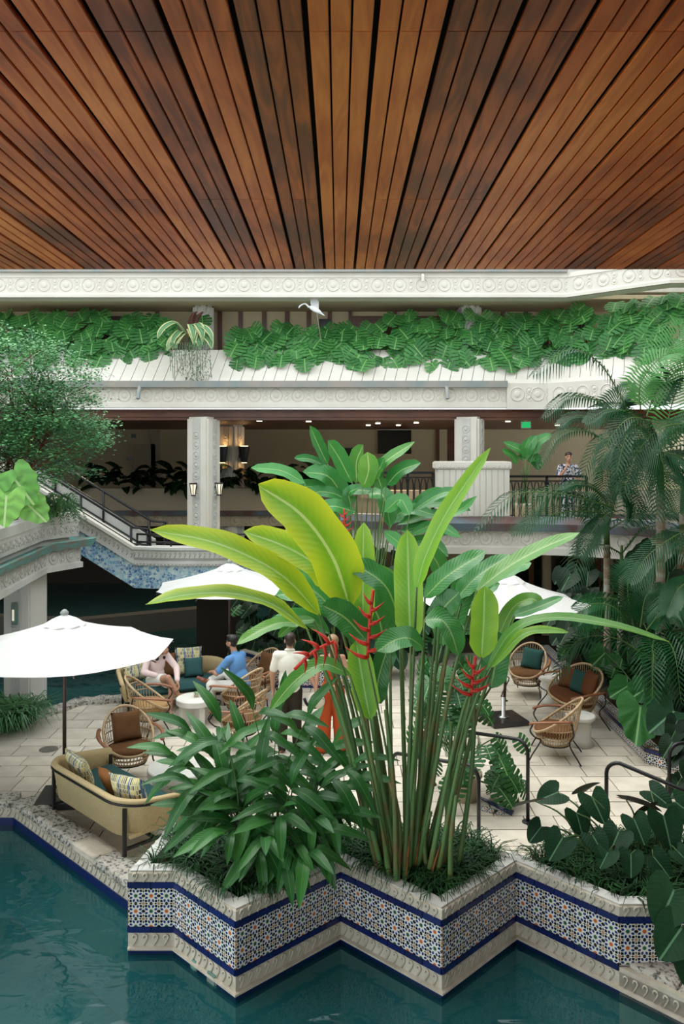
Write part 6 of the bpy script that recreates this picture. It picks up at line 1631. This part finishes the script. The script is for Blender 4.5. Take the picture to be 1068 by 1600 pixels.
# ---- rear heliconia group behind the standing couple
h2 = thing('heliconia_clump', 'darker heliconia clump with tall leaves behind the low tiled wall', 'plant', (0.35, 16.2, 0.40))
O2 = V((0.35, 16.2, 0.40))
RL = [([(512, 725), (500, 700), (484, 665)], 11), ([(550, 755), (530, 715), (512, 688)], 13), ([(556, 755), (556, 720), (567, 695)], 14), ([(566, 762), (575, 735), (574, 706)], 14),
 ([(582, 750), (600, 722), (648, 690)], 10), ([(603, 758), (625, 735), (657, 723)], 12), ([(476, 755), (440, 735), (391, 731)], 10), ([(512, 730), (485, 717), (459, 716)], 7),
 ([(543, 795), (515, 745), (473, 737)], 15), ([(548, 790), (545, 770), (560, 762)], 10), ([(575, 770), (600, 775), (610, 825)], 15), ([(545, 775), (553, 765), (585, 768)], 9),
 ([(545, 780), (500, 760), (450, 765), (430, 785)], 11), ([(555, 800), (520, 790), (480, 800)], 12), ([(600, 800), (625, 780), (640, 805)], 11), ([(596, 765), (590, 740), (600, 715)], 12),
 ([(610, 810), (640, 795), (680, 805)], 10), ([(610, 820), (650, 790), (700, 785), (735, 798)], 9), ([(620, 820), (660, 805), (710, 800), (745, 775)], 8), ([(625, 830), (665, 822), (705, 835)], 9),
 ([(530, 800), (500, 820), (480, 860)], 11), ([(600, 830), (625, 850), (640, 880)], 10), ([(640, 835), (680, 820), (720, 840)], 8), ([(540, 780), (520, 770), (490, 770), (468, 800)], 10),
 ([(630, 850), (670, 845), (700, 870)], 9), ([(520, 830), (490, 840), (465, 840)], 9), ([(640, 800), (690, 770), (730, 772)], 8), ([(630, 815), (660, 780), (690, 762)], 8)]
for i, (px, hwp) in enumerate(RL):
    d0 = 15.9 + r3.uniform(-0.3, 0.5); k = len(px)
    P3 = [dp(x, y, d0 - 0.15 * j) for j, (x, y) in enumerate(px)]
    leaf('leaf', [p - O2 for p in P3], hwp * d0 / F * 1.15, pf_heli, (r3.uniform(-0.4, 0.4), -0.7, 0.6), 'heliconia_mid' if i in (3, 2, 4) else 'heliconia_dark', h2, 0.2, 0.06, 50 + i, 10)
    bx = 0.35 + (px[0][0] - 560) / 150.0 * 0.7 + r3.uniform(-0.1, 0.1)
    stem(h2, O2, (max(-0.3, min(1.4, bx)) if d0 < 17 else bx, d0 + r3.uniform(-0.1, 0.2), 0.40), P3[0], 0.024, 0.010)
for q in range(12):
    bx, by = r3.uniform(-0.2, 1.1), r3.uniform(15.7, 16.6); h = r3.uniform(2.0, 3.2)
    stem(h2, O2, (bx, by, 0.4), (bx + r3.uniform(-0.3, 0.3), by, 0.4 + h), 0.022, 0.012)
heli_flower(h2, O2, [(540, 835), (538, 815), (537, 795)], 15.4, 8, 1.2)

# ---- ginger bush in the left bay of the planter
gg = thing('ginger_plant', 'broad bushy ginger plant with drooping dark lance leaves in the planter', 'plant', (-0.62, 7.85, 0.44))
OG = V((-0.62, 7.85, 0.44))
gl = []
for i in range(6):
    rr = random.Random(i)
    sag = rr.uniform(0.15, 0.5)
    b = leaf_bits(MB(), [(0, 0, 0), (0, -0.35, 0.06), (0, -0.7, -sag * 0.35), (0, -0.97, -sag)], 0.118, pf_lance, (0, 0, 1), 0.22, 0.05, i, 9, 5)
    gl.append(b.mesh('leaf', 'ginger_leaf', True, fixn=False))
r4 = random.Random(5)
tips = [(300, 1145), (345, 1130), (395, 1110), (440, 1105), (270, 1180), (480, 1120), (520, 1160), (550, 1195), (330, 1180), (380, 1160), (430, 1150), (470, 1175), (290, 1220), (540, 1225), (350, 1230), (410, 1205), (455, 1225), (500, 1215), (310, 1265), (525, 1270), (380, 1265), (440, 1270), (490, 1280), (350, 1300), (415, 1310), (460, 1320), (400, 1335), (445, 1345), (480, 1330), (330, 1240), (500, 1300)]
for i, (x, y) in enumerate(tips):
    Yd = 7.55 + 0.6 * (1285 - y) / 180.0 * r4.uniform(0.5, 1.1) + r4.uniform(-0.15, 0.15)
    Yd = max(7.15, min(8.25, Yd))
    tp = dp(x, y, Yd) - OG
    bs = V((max(-0.55, min(0.65, tp.x * 0.35 + r4.uniform(-0.12, 0.12))), r4.uniform(-0.35, 0.3), 0))
    mid = bs.lerp(tp, 0.5) + V((-(tp.x - bs.x) * 0.2, 0, 0.15))
    P = spline([bs, mid, tp], 14)
    MB().tube(P, [0.011 - 0.0006 * j for j in range(14)], 5).build('cane', 'dark_stem', gg, True)
    nl = 8 if y < 1240 else 6
    for j in range(nl):
        k = 13 - int(j * 1.3)
        if k < 3: break
        p = P[k]; tg = (P[k] - P[k - 1]).normalized()
        sd = tg.cross(V((0, -0.6, 0.8))); sd = sd.normalized() if sd.length > 0.1 else V((1, 0, 0))
        s = 1 if j % 2 else -1
        outw = V((tp.x * 0.9, -0.35, 0.0))
        fw = (sd * s * r4.uniform(0.5, 1.0) + tg * r4.uniform(0.2, 0.7) + outw * 0.8 + V((0, -0.25, -0.25 - 0.25 * r4.random())))
        if j == 0: fw = tg + outw * 0.4
        obj('leaf', gl[r4.randrange(6)], gg, aim(p, fw, (0, -0.55, 1), r4.uniform(0.34, 0.54)))

# ---- mondo grass
def tuft(b, c, n, L, r2, w=0.006):
    for i in range(n):
        a = r2.uniform(0, 2 * PI); l = L * r2.uniform(0.6, 1.15); el = r2.uniform(0.35, 1.3)
        d = V((math.cos(a), math.sin(a), 0)); sd = V((-math.sin(a), math.cos(a), 0)) * w
        c0 = V(c) + d * r2.uniform(0, 0.03)
        p1 = c0 + d * l * 0.35 * math.cos(el) + V((0, 0, l * 0.42)); p2 = p1 + d * l * 0.38 + V((0, 0, l * 0.05)); p3 = p2 + d * l * 0.30 - V((0, 0, l * 0.35 * r2.random() + 0.05))
        b.add([c0 - sd, c0 + sd, p1 + sd, p1 - sd, p2 + sd * 0.8, p2 - sd * 0.8, p3], [(0, 1, 2, 3), (3, 2, 4, 5), (5, 4, 6)])
def inside(p, poly):
    c = False
    for i in range(len(poly)):
        a, b = poly[i - 1], poly[i]
        if (a[1] > p[1]) != (b[1] > p[1]) and p[0] < (b[0] - a[0]) * (p[1] - a[1]) / (b[1] - a[1]) + a[0]: c = not c
    return c
def grass(label, poly, n, z, L, blades, seed, name='mondo_grass', m='grass_blade', cond=None, w=0.006):
    r2 = random.Random(seed); b = MB(); k = 0
    xs = [p[0] for p in poly]; ys = [p[1] for p in poly]
    while k < n:
        q = (r2.uniform(min(xs), max(xs)), r2.uniform(min(ys), max(ys)))
        if inside(q, poly) and (cond is None or cond(q)): tuft(b, (q[0], q[1], z), blades, L, r2, w); k += 1
    o = b.build(name, m, fixn=False); o['kind'] = 'stuff'
    return tag(o, label, 'grass')
grass('dark tufted grass under the ginger plant', [p for p in bed1], 150, 0.45, 0.33, 20, 1, cond=lambda q: q[0] < 0.25)
grass('dark tufted grass at the foot of the heliconia', [p for p in bed1], 110, 0.45, 0.33, 20, 2, cond=lambda q: q[0] > 0.25)
grass('dark tufted grass below the taro leaves', [p for p in bed2], 150, 0.44, 0.30, 18, 3, cond=lambda q: q[0] < 4.4)

# ---- taro in the right-hand bed
tar = thing('taro_plant', 'dark green taro with heart leaves on long stalks by the steps', 'plant', (3.0, 7.85, 0.44))
OT = V((3.0, 7.85, 0.44))
th = [heart_mesh('leaf', 'taro_leaf', 0.30, 0.0, 26, i, 0.3, 0.25) for i in range(2)] + [heart_mesh('leaf', 'taro_under', 0.30, 0.0, 26, 9, 0.3, 0.2)]
TL = [(871, 1238, 46, 0, (-0.8, -0.3, -0.1), 8.2), (836, 1252, 46, 2, (-1, -0.2, 0.0), 8.0), (924, 1245, 52, 0, (0.3, -0.6, -0.6), 8.1), (978, 1250, 66, 2, (0.9, -0.3, -0.05), 8.1), (1016, 1236, 46, 0, (0.6, -0.6, -0.3), 8.2),
 (1056, 1254, 50, 0, (0.7, -0.4, -0.4), 8.0), (1022, 1260, 50, 2, (-0.6, 0.3, -0.4), 8.1), (845, 1292, 38, 0, (-0.7, -0.3, -0.6), 7.9), (878, 1310, 50, 0, (-0.6, -0.5, -0.5), 7.6), (926, 1306, 44, 1, (0.3, -0.7, -0.5), 7.6),
 (966, 1300, 50, 0, (-0.5, -0.6, -0.4), 7.7), (990, 1280, 48, 0, (0.2, -0.7, -0.6), 7.8), (1036, 1275, 60, 0, (0.15, -0.6, -1), 7.7), (950, 1330, 38, 1, (-0.6, -0.6, -0.5), 7.5), (985, 1335, 42, 0, (-0.2, -0.7, -0.6), 7.5),
 (1020, 1338, 46, 0, (0.5, -0.6, -0.5), 7.5), (900, 1270, 44, 0, (0.2, -0.5, -0.8), 8.0), (1058, 1330, 36, 1, (0.5, -0.6, -0.4), 7.5), (908, 1238, 44, 2, (0.5, -0.2, 0.5), 8.3)]
for i, (x, y, wpx, k, fw, Yd) in enumerate(TL):
    p = dp(x, y, Yd)
    sz_ = wpx * Yd / F * 1.02
    obj('leaf', th[k], tar, aim(p - OT, fw, (0, -0.6, 0.9) if k != 2 else (0, 0.5, 1), sz_))
    stem(tar, OT, (3.0 + (p.x - 3.0) * 0.45, 7.75 + r3.uniform(-0.1, 0.2), 0.44), p, 0.012, 0.006, (0, 0, 0.12), 'dark_stem', 'stalk')
# big leaves in the lower right corner
bt = thing('elephant_ear_plant', 'large elephant ear leaves overhanging the rock shelf', 'plant', (3.9, 7.4, 0.3))
OB = V((3.9, 7.4, 0.3))
for i, (x, y, wpx, fw, Yd) in enumerate([(1052, 1392, 78, (-0.6, -0.6, -0.5), 6.7), (1064, 1450, 74, (-0.7, -0.5, -0.4), 6.5), (1085, 1410, 80, (0.4, -0.6, -0.6), 6.7), (1078, 1490, 60, (-0.3, -0.7, -0.7), 6.4), (1100, 1460, 80, (0.5, -0.6, -0.5), 6.5)]):
    p = dp(x, y, Yd)
    obj('leaf', th[i % 2], bt, aim(p - OB, fw, (0, -0.6, 0.9), wpx * Yd / F * 1.05))
    stem(bt, OB, (3.9 + r3.uniform(-0.1, 0.1), 7.4, 0.2), p, 0.014, 0.007, (0, 0, 0.15), 'dark_stem', 'stalk')

# ---- potted split-leaf plant on the terrace
pt = thing('potted_monstera', 'leafy split leaf plant in a beige clay pot on the terrace', 'plant', (1.60, 10.45, 0))
MB().lathe([(0.16, 0), (0.20, 0.30), (0.215, 0.30), (0.215, 0.34), (0.19, 0.34), (0.18, 0.30)], 22).build('pot', 'pot_clay', pt, True)
MB().lathe([(0.18, 0.29), (0.0, 0.30)], 16).build('soil', 'soil', pt)
r5 = random.Random(8)
pm = [monstera_mesh('leaf', 'philodendron_leaf', 5, 20 + i) for i in range(3)]
for i in range(85):
    a = r5.uniform(0, 2 * PI); hgt = r5.uniform(0.25, 1.75); rad = (0.62 if hgt < 1.0 else 0.42) * r5.uniform(0.4, 1.0) * (1.25 - 0.2 * hgt)
    pos = V((rad * math.cos(a) - 0.22 * (hgt > 1), rad * math.sin(a) * 0.8, hgt))
    if i < 8: pos = V((0.35 + 0.05 * i * r5.random(), -0.35 * r5.random(), 0.15 + 0.25 * r5.random()))
    fw = V((math.cos(a), math.sin(a) - 0.4, -0.7 - 0.5 * r5.random()))
    obj('leaf', pm[i % 3], pt, aim(pos, fw, (math.cos(a) * 0.4, -0.6, 0.8), r5.uniform(0.24, 0.38)))
    if i % 4 == 0: MB().tube(spline([(0, 0, 0.3), (pos.x * 0.4, pos.y * 0.4, 0.3 + (pos.z - 0.3) * 0.7), tuple(pos)], 6), 0.008, 4).build('stalk', 'dark_stem', pt)

# ---- palms
def frond_bits(pts, L, n=32, droop=0.5, width=0.019, hint=(0, -0.4, 1), seed=0):
    r2 = random.Random(seed)
    P = spline(pts, n); b = MB()
    for i in range(2, n):
        t = i / (n - 1)
        tg = (P[min(i + 1, n - 1)] - P[i - 1]).normalized()
        sd = tg.cross(V(hint)); sd = sd.normalized() if sd.length > 1e-3 else tg.orthogonal().normalized()
        up = sd.cross(tg)
        l = L * (math.sin(PI * min(1, 0.12 + 0.86 * t)) ** 0.6) * r2.uniform(0.9, 1.08)
        for s in (-1, 1):
            d = (sd * s * 0.85 + tg * (0.55 + 0.3 * t) + up * 0.25).normalized()
            a = P[i]; m_ = a + d * l * 0.5 ; e = a + d * l * 0.92 + V((0, 0, -droop * l))
            m_ = m_ + V((0, 0, -droop * l * 0.18))
            ws = tg * width * (1.0 if l > 0.1 else 0.6)
            b.add([a - ws * 0.5, a + ws * 0.5, m_ + ws, m_ - ws, e], [(0, 1, 2, 3), (3, 2, 4)], [(0.0, 0.3), (0.0, 0.7), (0.5, 0.9), (0.5, 0.1), (1, 0.5)])
    b.m = 1
    b.tube(P, [0.016 * (1 - 0.85 * i / (n - 1)) for i in range(n)], 4)
    return b
def palm(label, x, y, ztop, trunks, fronds, bright=(), extra=10, seed=0, zc=None):
    t = thing('palm_tree', label, 'palm', (x, y, 0.15), group=None)
    O = V((x, y, 0.15)); r2 = random.Random(seed)
    for (tx, ty, z1, r) in trunks:
        P = spline([(0, 0, 0) if not tx else (tx * 0.7, ty * 0.7, 0), (tx * 0.9, ty, z1 * 0.5), (tx, ty, z1)], 12)
        MB().tube(P, [r * (1.15 - 0.25 * i / 11 + (0.06 if i % 2 else 0)) for i in range(12)], 10).build('trunk', 'palm_trunk', t, True)
        MB().tube([V(P[-1]) - V((0, 0, 0.02)), V(P[-1]) + V((0, 0, 0.55))], [r * 0.95, r * 0.5], 8).build('crownshaft', 'palm_stalk', t, True)
    for i, (px, d0, d1, Lpx, dr) in enumerate(fronds):
        k = len(px); P3 = [dp(a, b, d0 + (d1 - d0) * j / (k - 1)) - O for j, (a, b) in enumerate(px)]
        frond_bits(P3, Lpx * d0 / F * 1.1, 34, dr, seed=i).build('frond', ['palm_bright' if i in bright else 'palm_leaflet', 'palm_stalk'], t, fixn=False)
    for i in range(extra):
        tr = trunks[i % len(trunks)]; c = V((tr[0], tr[1], tr[2] + 0.4)); a = r2.uniform(0, 2 * PI); L = r2.uniform(1.1, 1.6); up = r2.uniform(0.2, 0.9)
        d = V((math.cos(a), math.sin(a), 0))
        frond_bits([c, c + d * L * 0.4 + V((0, 0, up * 0.8)), c + d * L * 0.8 + V((0, 0, up * 0.7)), c + d * L * 1.05 + V((0, 0, up * 0.7 - 0.6))], 0.50, 30, 0.45, 0.019, seed=40 + i).build('frond', ['palm_leaflet', 'palm_stalk'], t, fixn=False)
    return t
palm('leaning palm with arching fronds reaching towards the balcony', 4.85, 14.6, 3.2, [(-0.12, 0.0, 2.6, 0.055), (0.25, 0.3, 2.0, 0.05), (0.1, 0.6, 2.4, 0.05)],
     [([(985, 650), (940, 572), (890, 546), (834, 583)], 14.8, 14.2, 46, 0.75), ([(980, 655), (930, 625), (885, 620), (849, 652)], 14.8, 14.4, 36, 0.6), ([(965, 700), (910, 672), (868, 682), (838, 735)], 14.6, 14.0, 24, 0.5),
      ([(955, 792), (880, 772), (800, 774), (742, 828)], 14.4, 13.6, 34, 0.6), ([(940, 800), (870, 802), (800, 834)], 14.4, 13.8, 44, 0.2), ([(950, 790), (965, 755), (990, 785), (992, 820)], 14.3, 13.6, 42, 0.5),
      ([(955, 795), (930, 765), (900, 755), (872, 765)], 14.6, 14.3, 26, 0.4), ([(950, 800), (925, 830), (905, 870)], 14.4, 14.0, 36, 0.3), ([(975, 700), (960, 720), (945, 750), (940, 800)], 14.9, 14.6, 40, 0.5),
      ([(960, 780), (985, 720), (1010, 690)], 14.7, 14.9, 46, 0.3), ([(970, 690), (960, 640), (985, 600)], 15, 15, 46, 0.3), ([(1005, 962), (960, 936), (915, 938), (888, 958)], 13.6, 13.2, 50, 0.9), ([(970, 700), (940, 660), (900, 650), (870, 665)], 15.1, 15.0, 40, 0.4)], extra=7, seed=3)
palm('tall palm with ringed pale trunk and spreading fronds by the kerb', 5.45, 14.0, 4.2, [(0.0, 0.0, 3.6, 0.075), (0.55, 0.4, 3.2, 0.06)],
     [([(1010, 650), (1035, 575), (1068, 505)], 14.4, 14.6, 62, 0.15), ([(1000, 640), (1000, 600), (1030, 560), (1068, 548)], 14.2, 14.2, 50, 0.3), ([(1075, 662), (1035, 668), (1000, 700), (975, 760)], 13.6, 13.2, 62, 0.35),
      ([(1030, 700), (990, 650), (950, 640), (915, 660)], 14.0, 13.8, 52, 0.4), ([(1030, 700), (1068, 660), (1100, 650)], 13.8, 13.4, 60, 0.4), ([(1030, 700), (1010, 660), (980, 655), (950, 690), (940, 730)], 13.7, 13.2, 50, 0.5),
      ([(1030, 705), (1070, 720), (1100, 780)], 13.6, 13.2, 56, 0.5), ([(1030, 705), (1040, 740), (1060, 800)], 13.5, 13.0, 56, 0.4), ([(1035, 690), (1060, 600), (1100, 560)], 14.2, 14.0, 62, 0.3),
      ([(1090, 820), (1050, 840), (1010, 870), (985, 910)], 13.2, 12.8, 52, 0.4), ([(1090, 900), (1060, 920), (1040, 960)], 12.8, 12.4, 50, 0.4), ([(1020, 640), (1040, 600), (1030, 570)], 14.4, 14.2, 50, 0.3)], bright=(0, 1, 8), extra=18, seed=5)
palm('low young palm with broad fronds in the dark bed behind the loveseat', 5.0, 13.0, 1.4, [(0.0, 0.0, 0.5, 0.05)],
     [([(985, 985), (960, 950), (920, 945), (895, 975)], 13.0, 12.6, 44, 0.7), ([(1000, 980), (1010, 930), (1040, 920)], 13.0, 12.9, 48, 0.3), ([(1010, 985), (1040, 950), (1068, 960)], 12.8, 12.5, 46, 0.4), ([(990, 985), (980, 920), (990, 880)], 13.2, 13.3, 46, 0.2)], extra=9, seed=6)
# ---- dark understorey on the right
r6 = random.Random(17)
sh_h = [heart_mesh('leaf', 'shade_leaf', 0.3, 0.0, 22, i, 0.3, 0.25) for i in range(2)]
ph_h = heart_mesh('leaf', 'philodendron_leaf', 0.34, 0.05, 40, 3, 0.2, 0.2)
def under(label, cx, cy, n, zr, rad, size, me, seed, name='shade_plant'):
    t = thing(name, label, 'plant', (cx, cy, 0.15)); r2 = random.Random(seed)
    for i in range(n):
        a = r2.uniform(0, 2 * PI); rr = rad * math.sqrt(r2.random()); p = V((rr * math.cos(a), rr * math.sin(a), r2.uniform(*zr)))
        obj('leaf', me[i % len(me)], t, aim(p, (math.cos(a) * 0.7, math.sin(a) * 0.4 - 0.5, -0.6), (math.cos(a) * 0.2, -0.6, 0.9), size * r2.uniform(0.7, 1.2)))
        if i % 2 == 0: MB().tube(spline([(p.x * 0.2, p.y * 0.2, 0), (p.x * 0.5, p.y * 0.5, p.z * 0.7), tuple(p)], 6), 0.007, 4).build('stalk', 'dark_stem', t)
    return t
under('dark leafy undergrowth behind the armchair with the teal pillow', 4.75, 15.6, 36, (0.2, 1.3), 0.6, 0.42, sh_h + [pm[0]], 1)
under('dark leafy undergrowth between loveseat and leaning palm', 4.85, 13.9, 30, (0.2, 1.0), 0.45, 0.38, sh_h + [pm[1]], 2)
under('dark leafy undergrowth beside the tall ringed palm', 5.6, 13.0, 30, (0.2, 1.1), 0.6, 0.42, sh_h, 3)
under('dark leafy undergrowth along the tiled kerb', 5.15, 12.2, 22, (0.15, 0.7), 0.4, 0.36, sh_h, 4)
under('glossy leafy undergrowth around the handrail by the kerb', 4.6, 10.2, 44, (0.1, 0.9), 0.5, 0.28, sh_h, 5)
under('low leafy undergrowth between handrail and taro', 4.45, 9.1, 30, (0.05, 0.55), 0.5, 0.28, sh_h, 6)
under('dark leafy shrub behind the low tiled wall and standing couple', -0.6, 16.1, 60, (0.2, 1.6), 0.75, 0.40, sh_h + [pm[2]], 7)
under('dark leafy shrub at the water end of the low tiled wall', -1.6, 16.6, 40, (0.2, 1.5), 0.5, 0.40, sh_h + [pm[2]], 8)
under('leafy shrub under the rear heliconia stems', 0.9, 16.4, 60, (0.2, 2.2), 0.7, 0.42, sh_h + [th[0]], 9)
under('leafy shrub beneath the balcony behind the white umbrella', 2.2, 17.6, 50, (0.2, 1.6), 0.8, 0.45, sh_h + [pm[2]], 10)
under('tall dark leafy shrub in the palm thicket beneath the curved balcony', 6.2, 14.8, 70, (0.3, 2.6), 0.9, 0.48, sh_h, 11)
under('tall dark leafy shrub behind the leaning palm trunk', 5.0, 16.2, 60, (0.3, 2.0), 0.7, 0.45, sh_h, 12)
ph = thing('philodendron', 'bright green philodendron with one big heart leaf over the tiled kerb', 'plant', (4.75, 12.2, 0.15))
OP = V((4.75, 12.2, 0.15))
for x, y, wpx, fw, Yd, me in ((1000, 1104, 68, (-0.35, -0.7, -0.8), 11.9, ph_h), (1010, 1075, 46, (-0.8, -0.5, -0.2), 12.3, ph_h), (1052, 1112, 64, (-0.8, -0.5, -0.3), 11.5, th[0]), (980, 1072, 44, (-0.8, -0.5, -0.2), 12.6, ph_h), (945, 1020, 40, (-0.7, -0.6, -0.3), 13.6, ph_h)):
    p = dp(x, y, Yd); obj('leaf', me, ph, aim(p - OP, fw, (0, -0.7, 0.8), wpx * Yd / F * 1.15))
    stem(ph, OP, (4.75 + r3.uniform(-0.1, 0.1), 12.2, 0.15), p, 0.012, 0.007, (0, 0, 0.15), 'dark_stem', 'stalk')
rg = thing('red_ginger', 'slim red ginger flower standing behind the loveseat', 'plant', gp(936, 1080, 0.15) + V((0.1, 0.0, 0)))
MB().tube([(0, 0, 0), (0, 0, 0.75)], 0.010, 5).build('stem', 'dark_stem', rg)
for i in range(9):
    z = 0.72 + i * 0.035; a = i * 2.1
    MB().tube([(0, 0, z), (0.03 * math.cos(a), 0.03 * math.sin(a), z + 0.03), (0.035 * math.cos(a), 0.035 * math.sin(a), z + 0.06)], [0.02 - 0.0015 * i, 0.018 - 0.0015 * i, 0.003], 5).build('bract', 'bract_red', rg, True)
# ---- bird of paradise on the balcony
bp_ = thing('bird_of_paradise', 'potted broad leaf plant on the balcony beside the railing', 'plant', (4.25, 19.0, 2.8))
MB().lathe([(0.2, 0), (0.26, 0.35), (0.26, 0.4), (0.22, 0.4)], 16).build('pot', 'pot_clay', bp_, True)
OQ = V((4.25, 19.0, 2.8))
for i, (px, hwp) in enumerate([([(818, 742), (815, 705), (785, 690)], 8), ([(820, 742), (824, 700), (838, 680)], 8), ([(816, 745), (800, 712), (783, 702)], 6), ([(824, 742), (835, 715), (842, 735)], 9), ([(822, 742), (840, 690), (862, 678)], 7), ([(820, 742), (820, 700), (826, 685)], 6)]):
    P3 = [dp(x, y, 18.9) - OQ for x, y in px]
    leaf('leaf', [P3[0].lerp(P3[1], 0.6)] + P3[1:], hwp * 18.9 / F * 1.2, pf_heli, (0.1, -0.7, 0.6), 'heliconia_dark', bp_, 0.2, 0.05, i, 9)
    MB().tube([V((r3.uniform(-0.08, 0.08), 0, 0.35)), P3[0], P3[0].lerp(P3[1], 0.65)], [0.02, 0.016, 0.008], 5).build('stalk', 'green_stem', bp_, True)

# ---- dark plants on the rear planter
gl2 = []
for i in range(3):
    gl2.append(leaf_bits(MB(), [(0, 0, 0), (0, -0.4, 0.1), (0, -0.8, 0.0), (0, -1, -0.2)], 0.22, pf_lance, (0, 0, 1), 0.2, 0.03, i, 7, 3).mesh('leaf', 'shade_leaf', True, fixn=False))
X = -7.4; k = 0
while X < 1.0:
    t = thing('shadowed_plant', 'shadowed broad leaf plant in the rear gallery planter', 'plant', (X, 25.8 if X < -0.6 else 25.0, 3.2), 0, 'plants in the rear gallery planter')
    for i in range(15):
        a = r6.uniform(0, 2 * PI); el = r6.uniform(-0.5, 1.0)
        obj('leaf', gl2[i % 3], t, aim((r6.uniform(-0.3, 0.3), r6.uniform(-0.25, 0.1), r6.uniform(0.05, 0.55)), (math.cos(a), -abs(math.sin(a)) * 0.7, el), (0, -0.5, 1), r6.uniform(0.45, 0.7)))
    X += 0.72
# ---- tree of the left gallery
def tree(label, x, y, z0):
    t = thing('small_leaved_tree', label, 'tree', (x, y, z0)); r2 = random.Random(31)
    wood = MB(); pts = []
    trunks = []
    for q in range(5):
        a = q * 1.3 + 0.4
        P = spline([(0.2 * math.cos(a), 0.15 * math.sin(a), 0), (0.4 * math.cos(a), 0.3 * math.sin(a), 0.8), (0.75 * math.cos(a) + 0.1, 0.5 * math.sin(a), 1.7), (0.8 * math.cos(a), 0.5 * math.sin(a), 2.6)], 14)
        wood.tube(P, [0.05 - 0.003 * i for i in range(14)], 6, cap=False); trunks.append(P)
    # leafy sprays: each one a twig from the nearest trunk to a point of the layered crown
    n = 0
    while n < 520:
        p = V((r2.uniform(-1.9, 1.9), r2.uniform(-1.2, 1.2), r2.uniform(0.75, 3.75)))
        zc = (p.z - 1.75) / 1.75
        lim = 1.0 - 0.35 * max(0, zc) ** 2 - 0.10 * math.sin(p.z * 5.0 + p.x * 2)
        if (p.x / 1.85) ** 2 + (p.y / 1.2) ** 2 + (zc if zc > 0 else zc * 1.05) ** 2 * 0.85 > lim: continue
        if p.z < 1.1 and r2.random() < 0.55: continue
        P = trunks[r2.randrange(5)]; k = max(3, min(13, int(p.z / 2.6 * 9)))
        a = P[k]
        if n % 5 == 0: wood.tube(spline([a, a.lerp(p, 0.5) + V((0, 0, 0.1)), p], 5), [0.014, 0.011, 0.008, 0.006, 0.004], 4, cap=False)
        pts.append(p); n += 1
    wood.build('branches', 'bark_red', t, True)
    b = MB()
    for p0 in pts:
        for i in range(90):
            p = p0 + V((r2.gauss(0, 0.15), r2.gauss(0, 0.15), r2.gauss(0, 0.065)))
            a = r2.uniform(0, 2 * PI); l = r2.uniform(0.05, 0.085)
            d = V((math.cos(a), math.sin(a), r2.uniform(-0.3, 0.6))).normalized(); sd = d.cross(V((r2.uniform(-0.5, 0.5), r2.uniform(-0.7, 0.3), 1))).normalized() * l * 0.24
            b.add([p, p + d * l * 0.5 + sd, p + d * l, p + d * l * 0.5 - sd], [(0, 1, 2, 3)])
    o = b.build('foliage', 'tree_leaf', t, fixn=False); o['kind'] = 'stuff'
    return t
tree('dense small leaved tree rising from the left gallery planter', -5.85, 14.35, 3.12)
# ---- alocasia and fern on the left gallery edge
al = thing('alocasia_plant', 'pale green alocasia with big ribbed leaves on the left planter', 'plant', (-5.5, 12.6, 3.1))
OA = V((-5.5, 12.6, 3.1))
ah = [heart_mesh('leaf', 'alocasia_leaf', 0.35, 0.05, 44, i, 0.25, 0.25) for i in range(2)]
for i, (x, y, wpx, fw, Yd) in enumerate([(20, 745, 66, (0.75, -0.2, -0.8), 12.3), (10, 775, 60, (0.1, -0.5, -1), 11.9), (-4, 742, 60, (-0.3, -0.5, -0.8), 12.2), (40, 785, 56, (0.85, -0.3, -0.6), 12.4), (-10, 780, 60, (-0.2, -0.4, -1), 12.0)]):
    p = dp(x, y, Yd)
    obj('leaf', ah[i % 2], al, aim(p - OA, fw, (0.25, -0.8, 0.5), wpx * Yd / F * 1.05))
    stem(al, OA, (-5.5 + r3.uniform(-0.1, 0.1), 12.6, 3.1), p, 0.014, 0.008, (0, 0, 0.1), 'green_stem', 'stalk')
fe = thing('fern', 'soft green fern spilling beside the stair handrail', 'plant', (-5.35, 15.25, 3.2))
for i in range(60):
    a = r6.uniform(-0.6, PI + 0.9); a = -a; L = r6.uniform(0.35, 0.62); d = V((math.cos(a), math.sin(a) * 0.8, 0)); hz = r6.uniform(0.1, 0.42)
    c = V((r6.uniform(-0.35, 0.25), r6.uniform(-0.3, 0.2), 0))
    frond_bits([c, c + d * L * 0.5 + V((0, 0, hz)), c + d * L * 0.9 + V((0, 0, hz * 0.7)), c + d * L * 1.1 + V((0, 0, hz * 0.7 - 0.25))], 0.11, 16, 0.25, 0.016, seed=i).build('frond', ['fern_leaf', 'palm_stalk'], fe, fixn=False)
# ---- lily tufts at the rocky edge
lg_ = grass('arching strap leaf lily clump on the rocky edge beside the pool column', [(-5.75, 12.75), (-4.95, 12.85), (-4.95, 13.3), (-5.75, 13.3)], 30, 0.02, 0.75, 22, 9, 'lily_clump', 'lily_blade', None, 0.013)
lg_['category'] = 'plant'
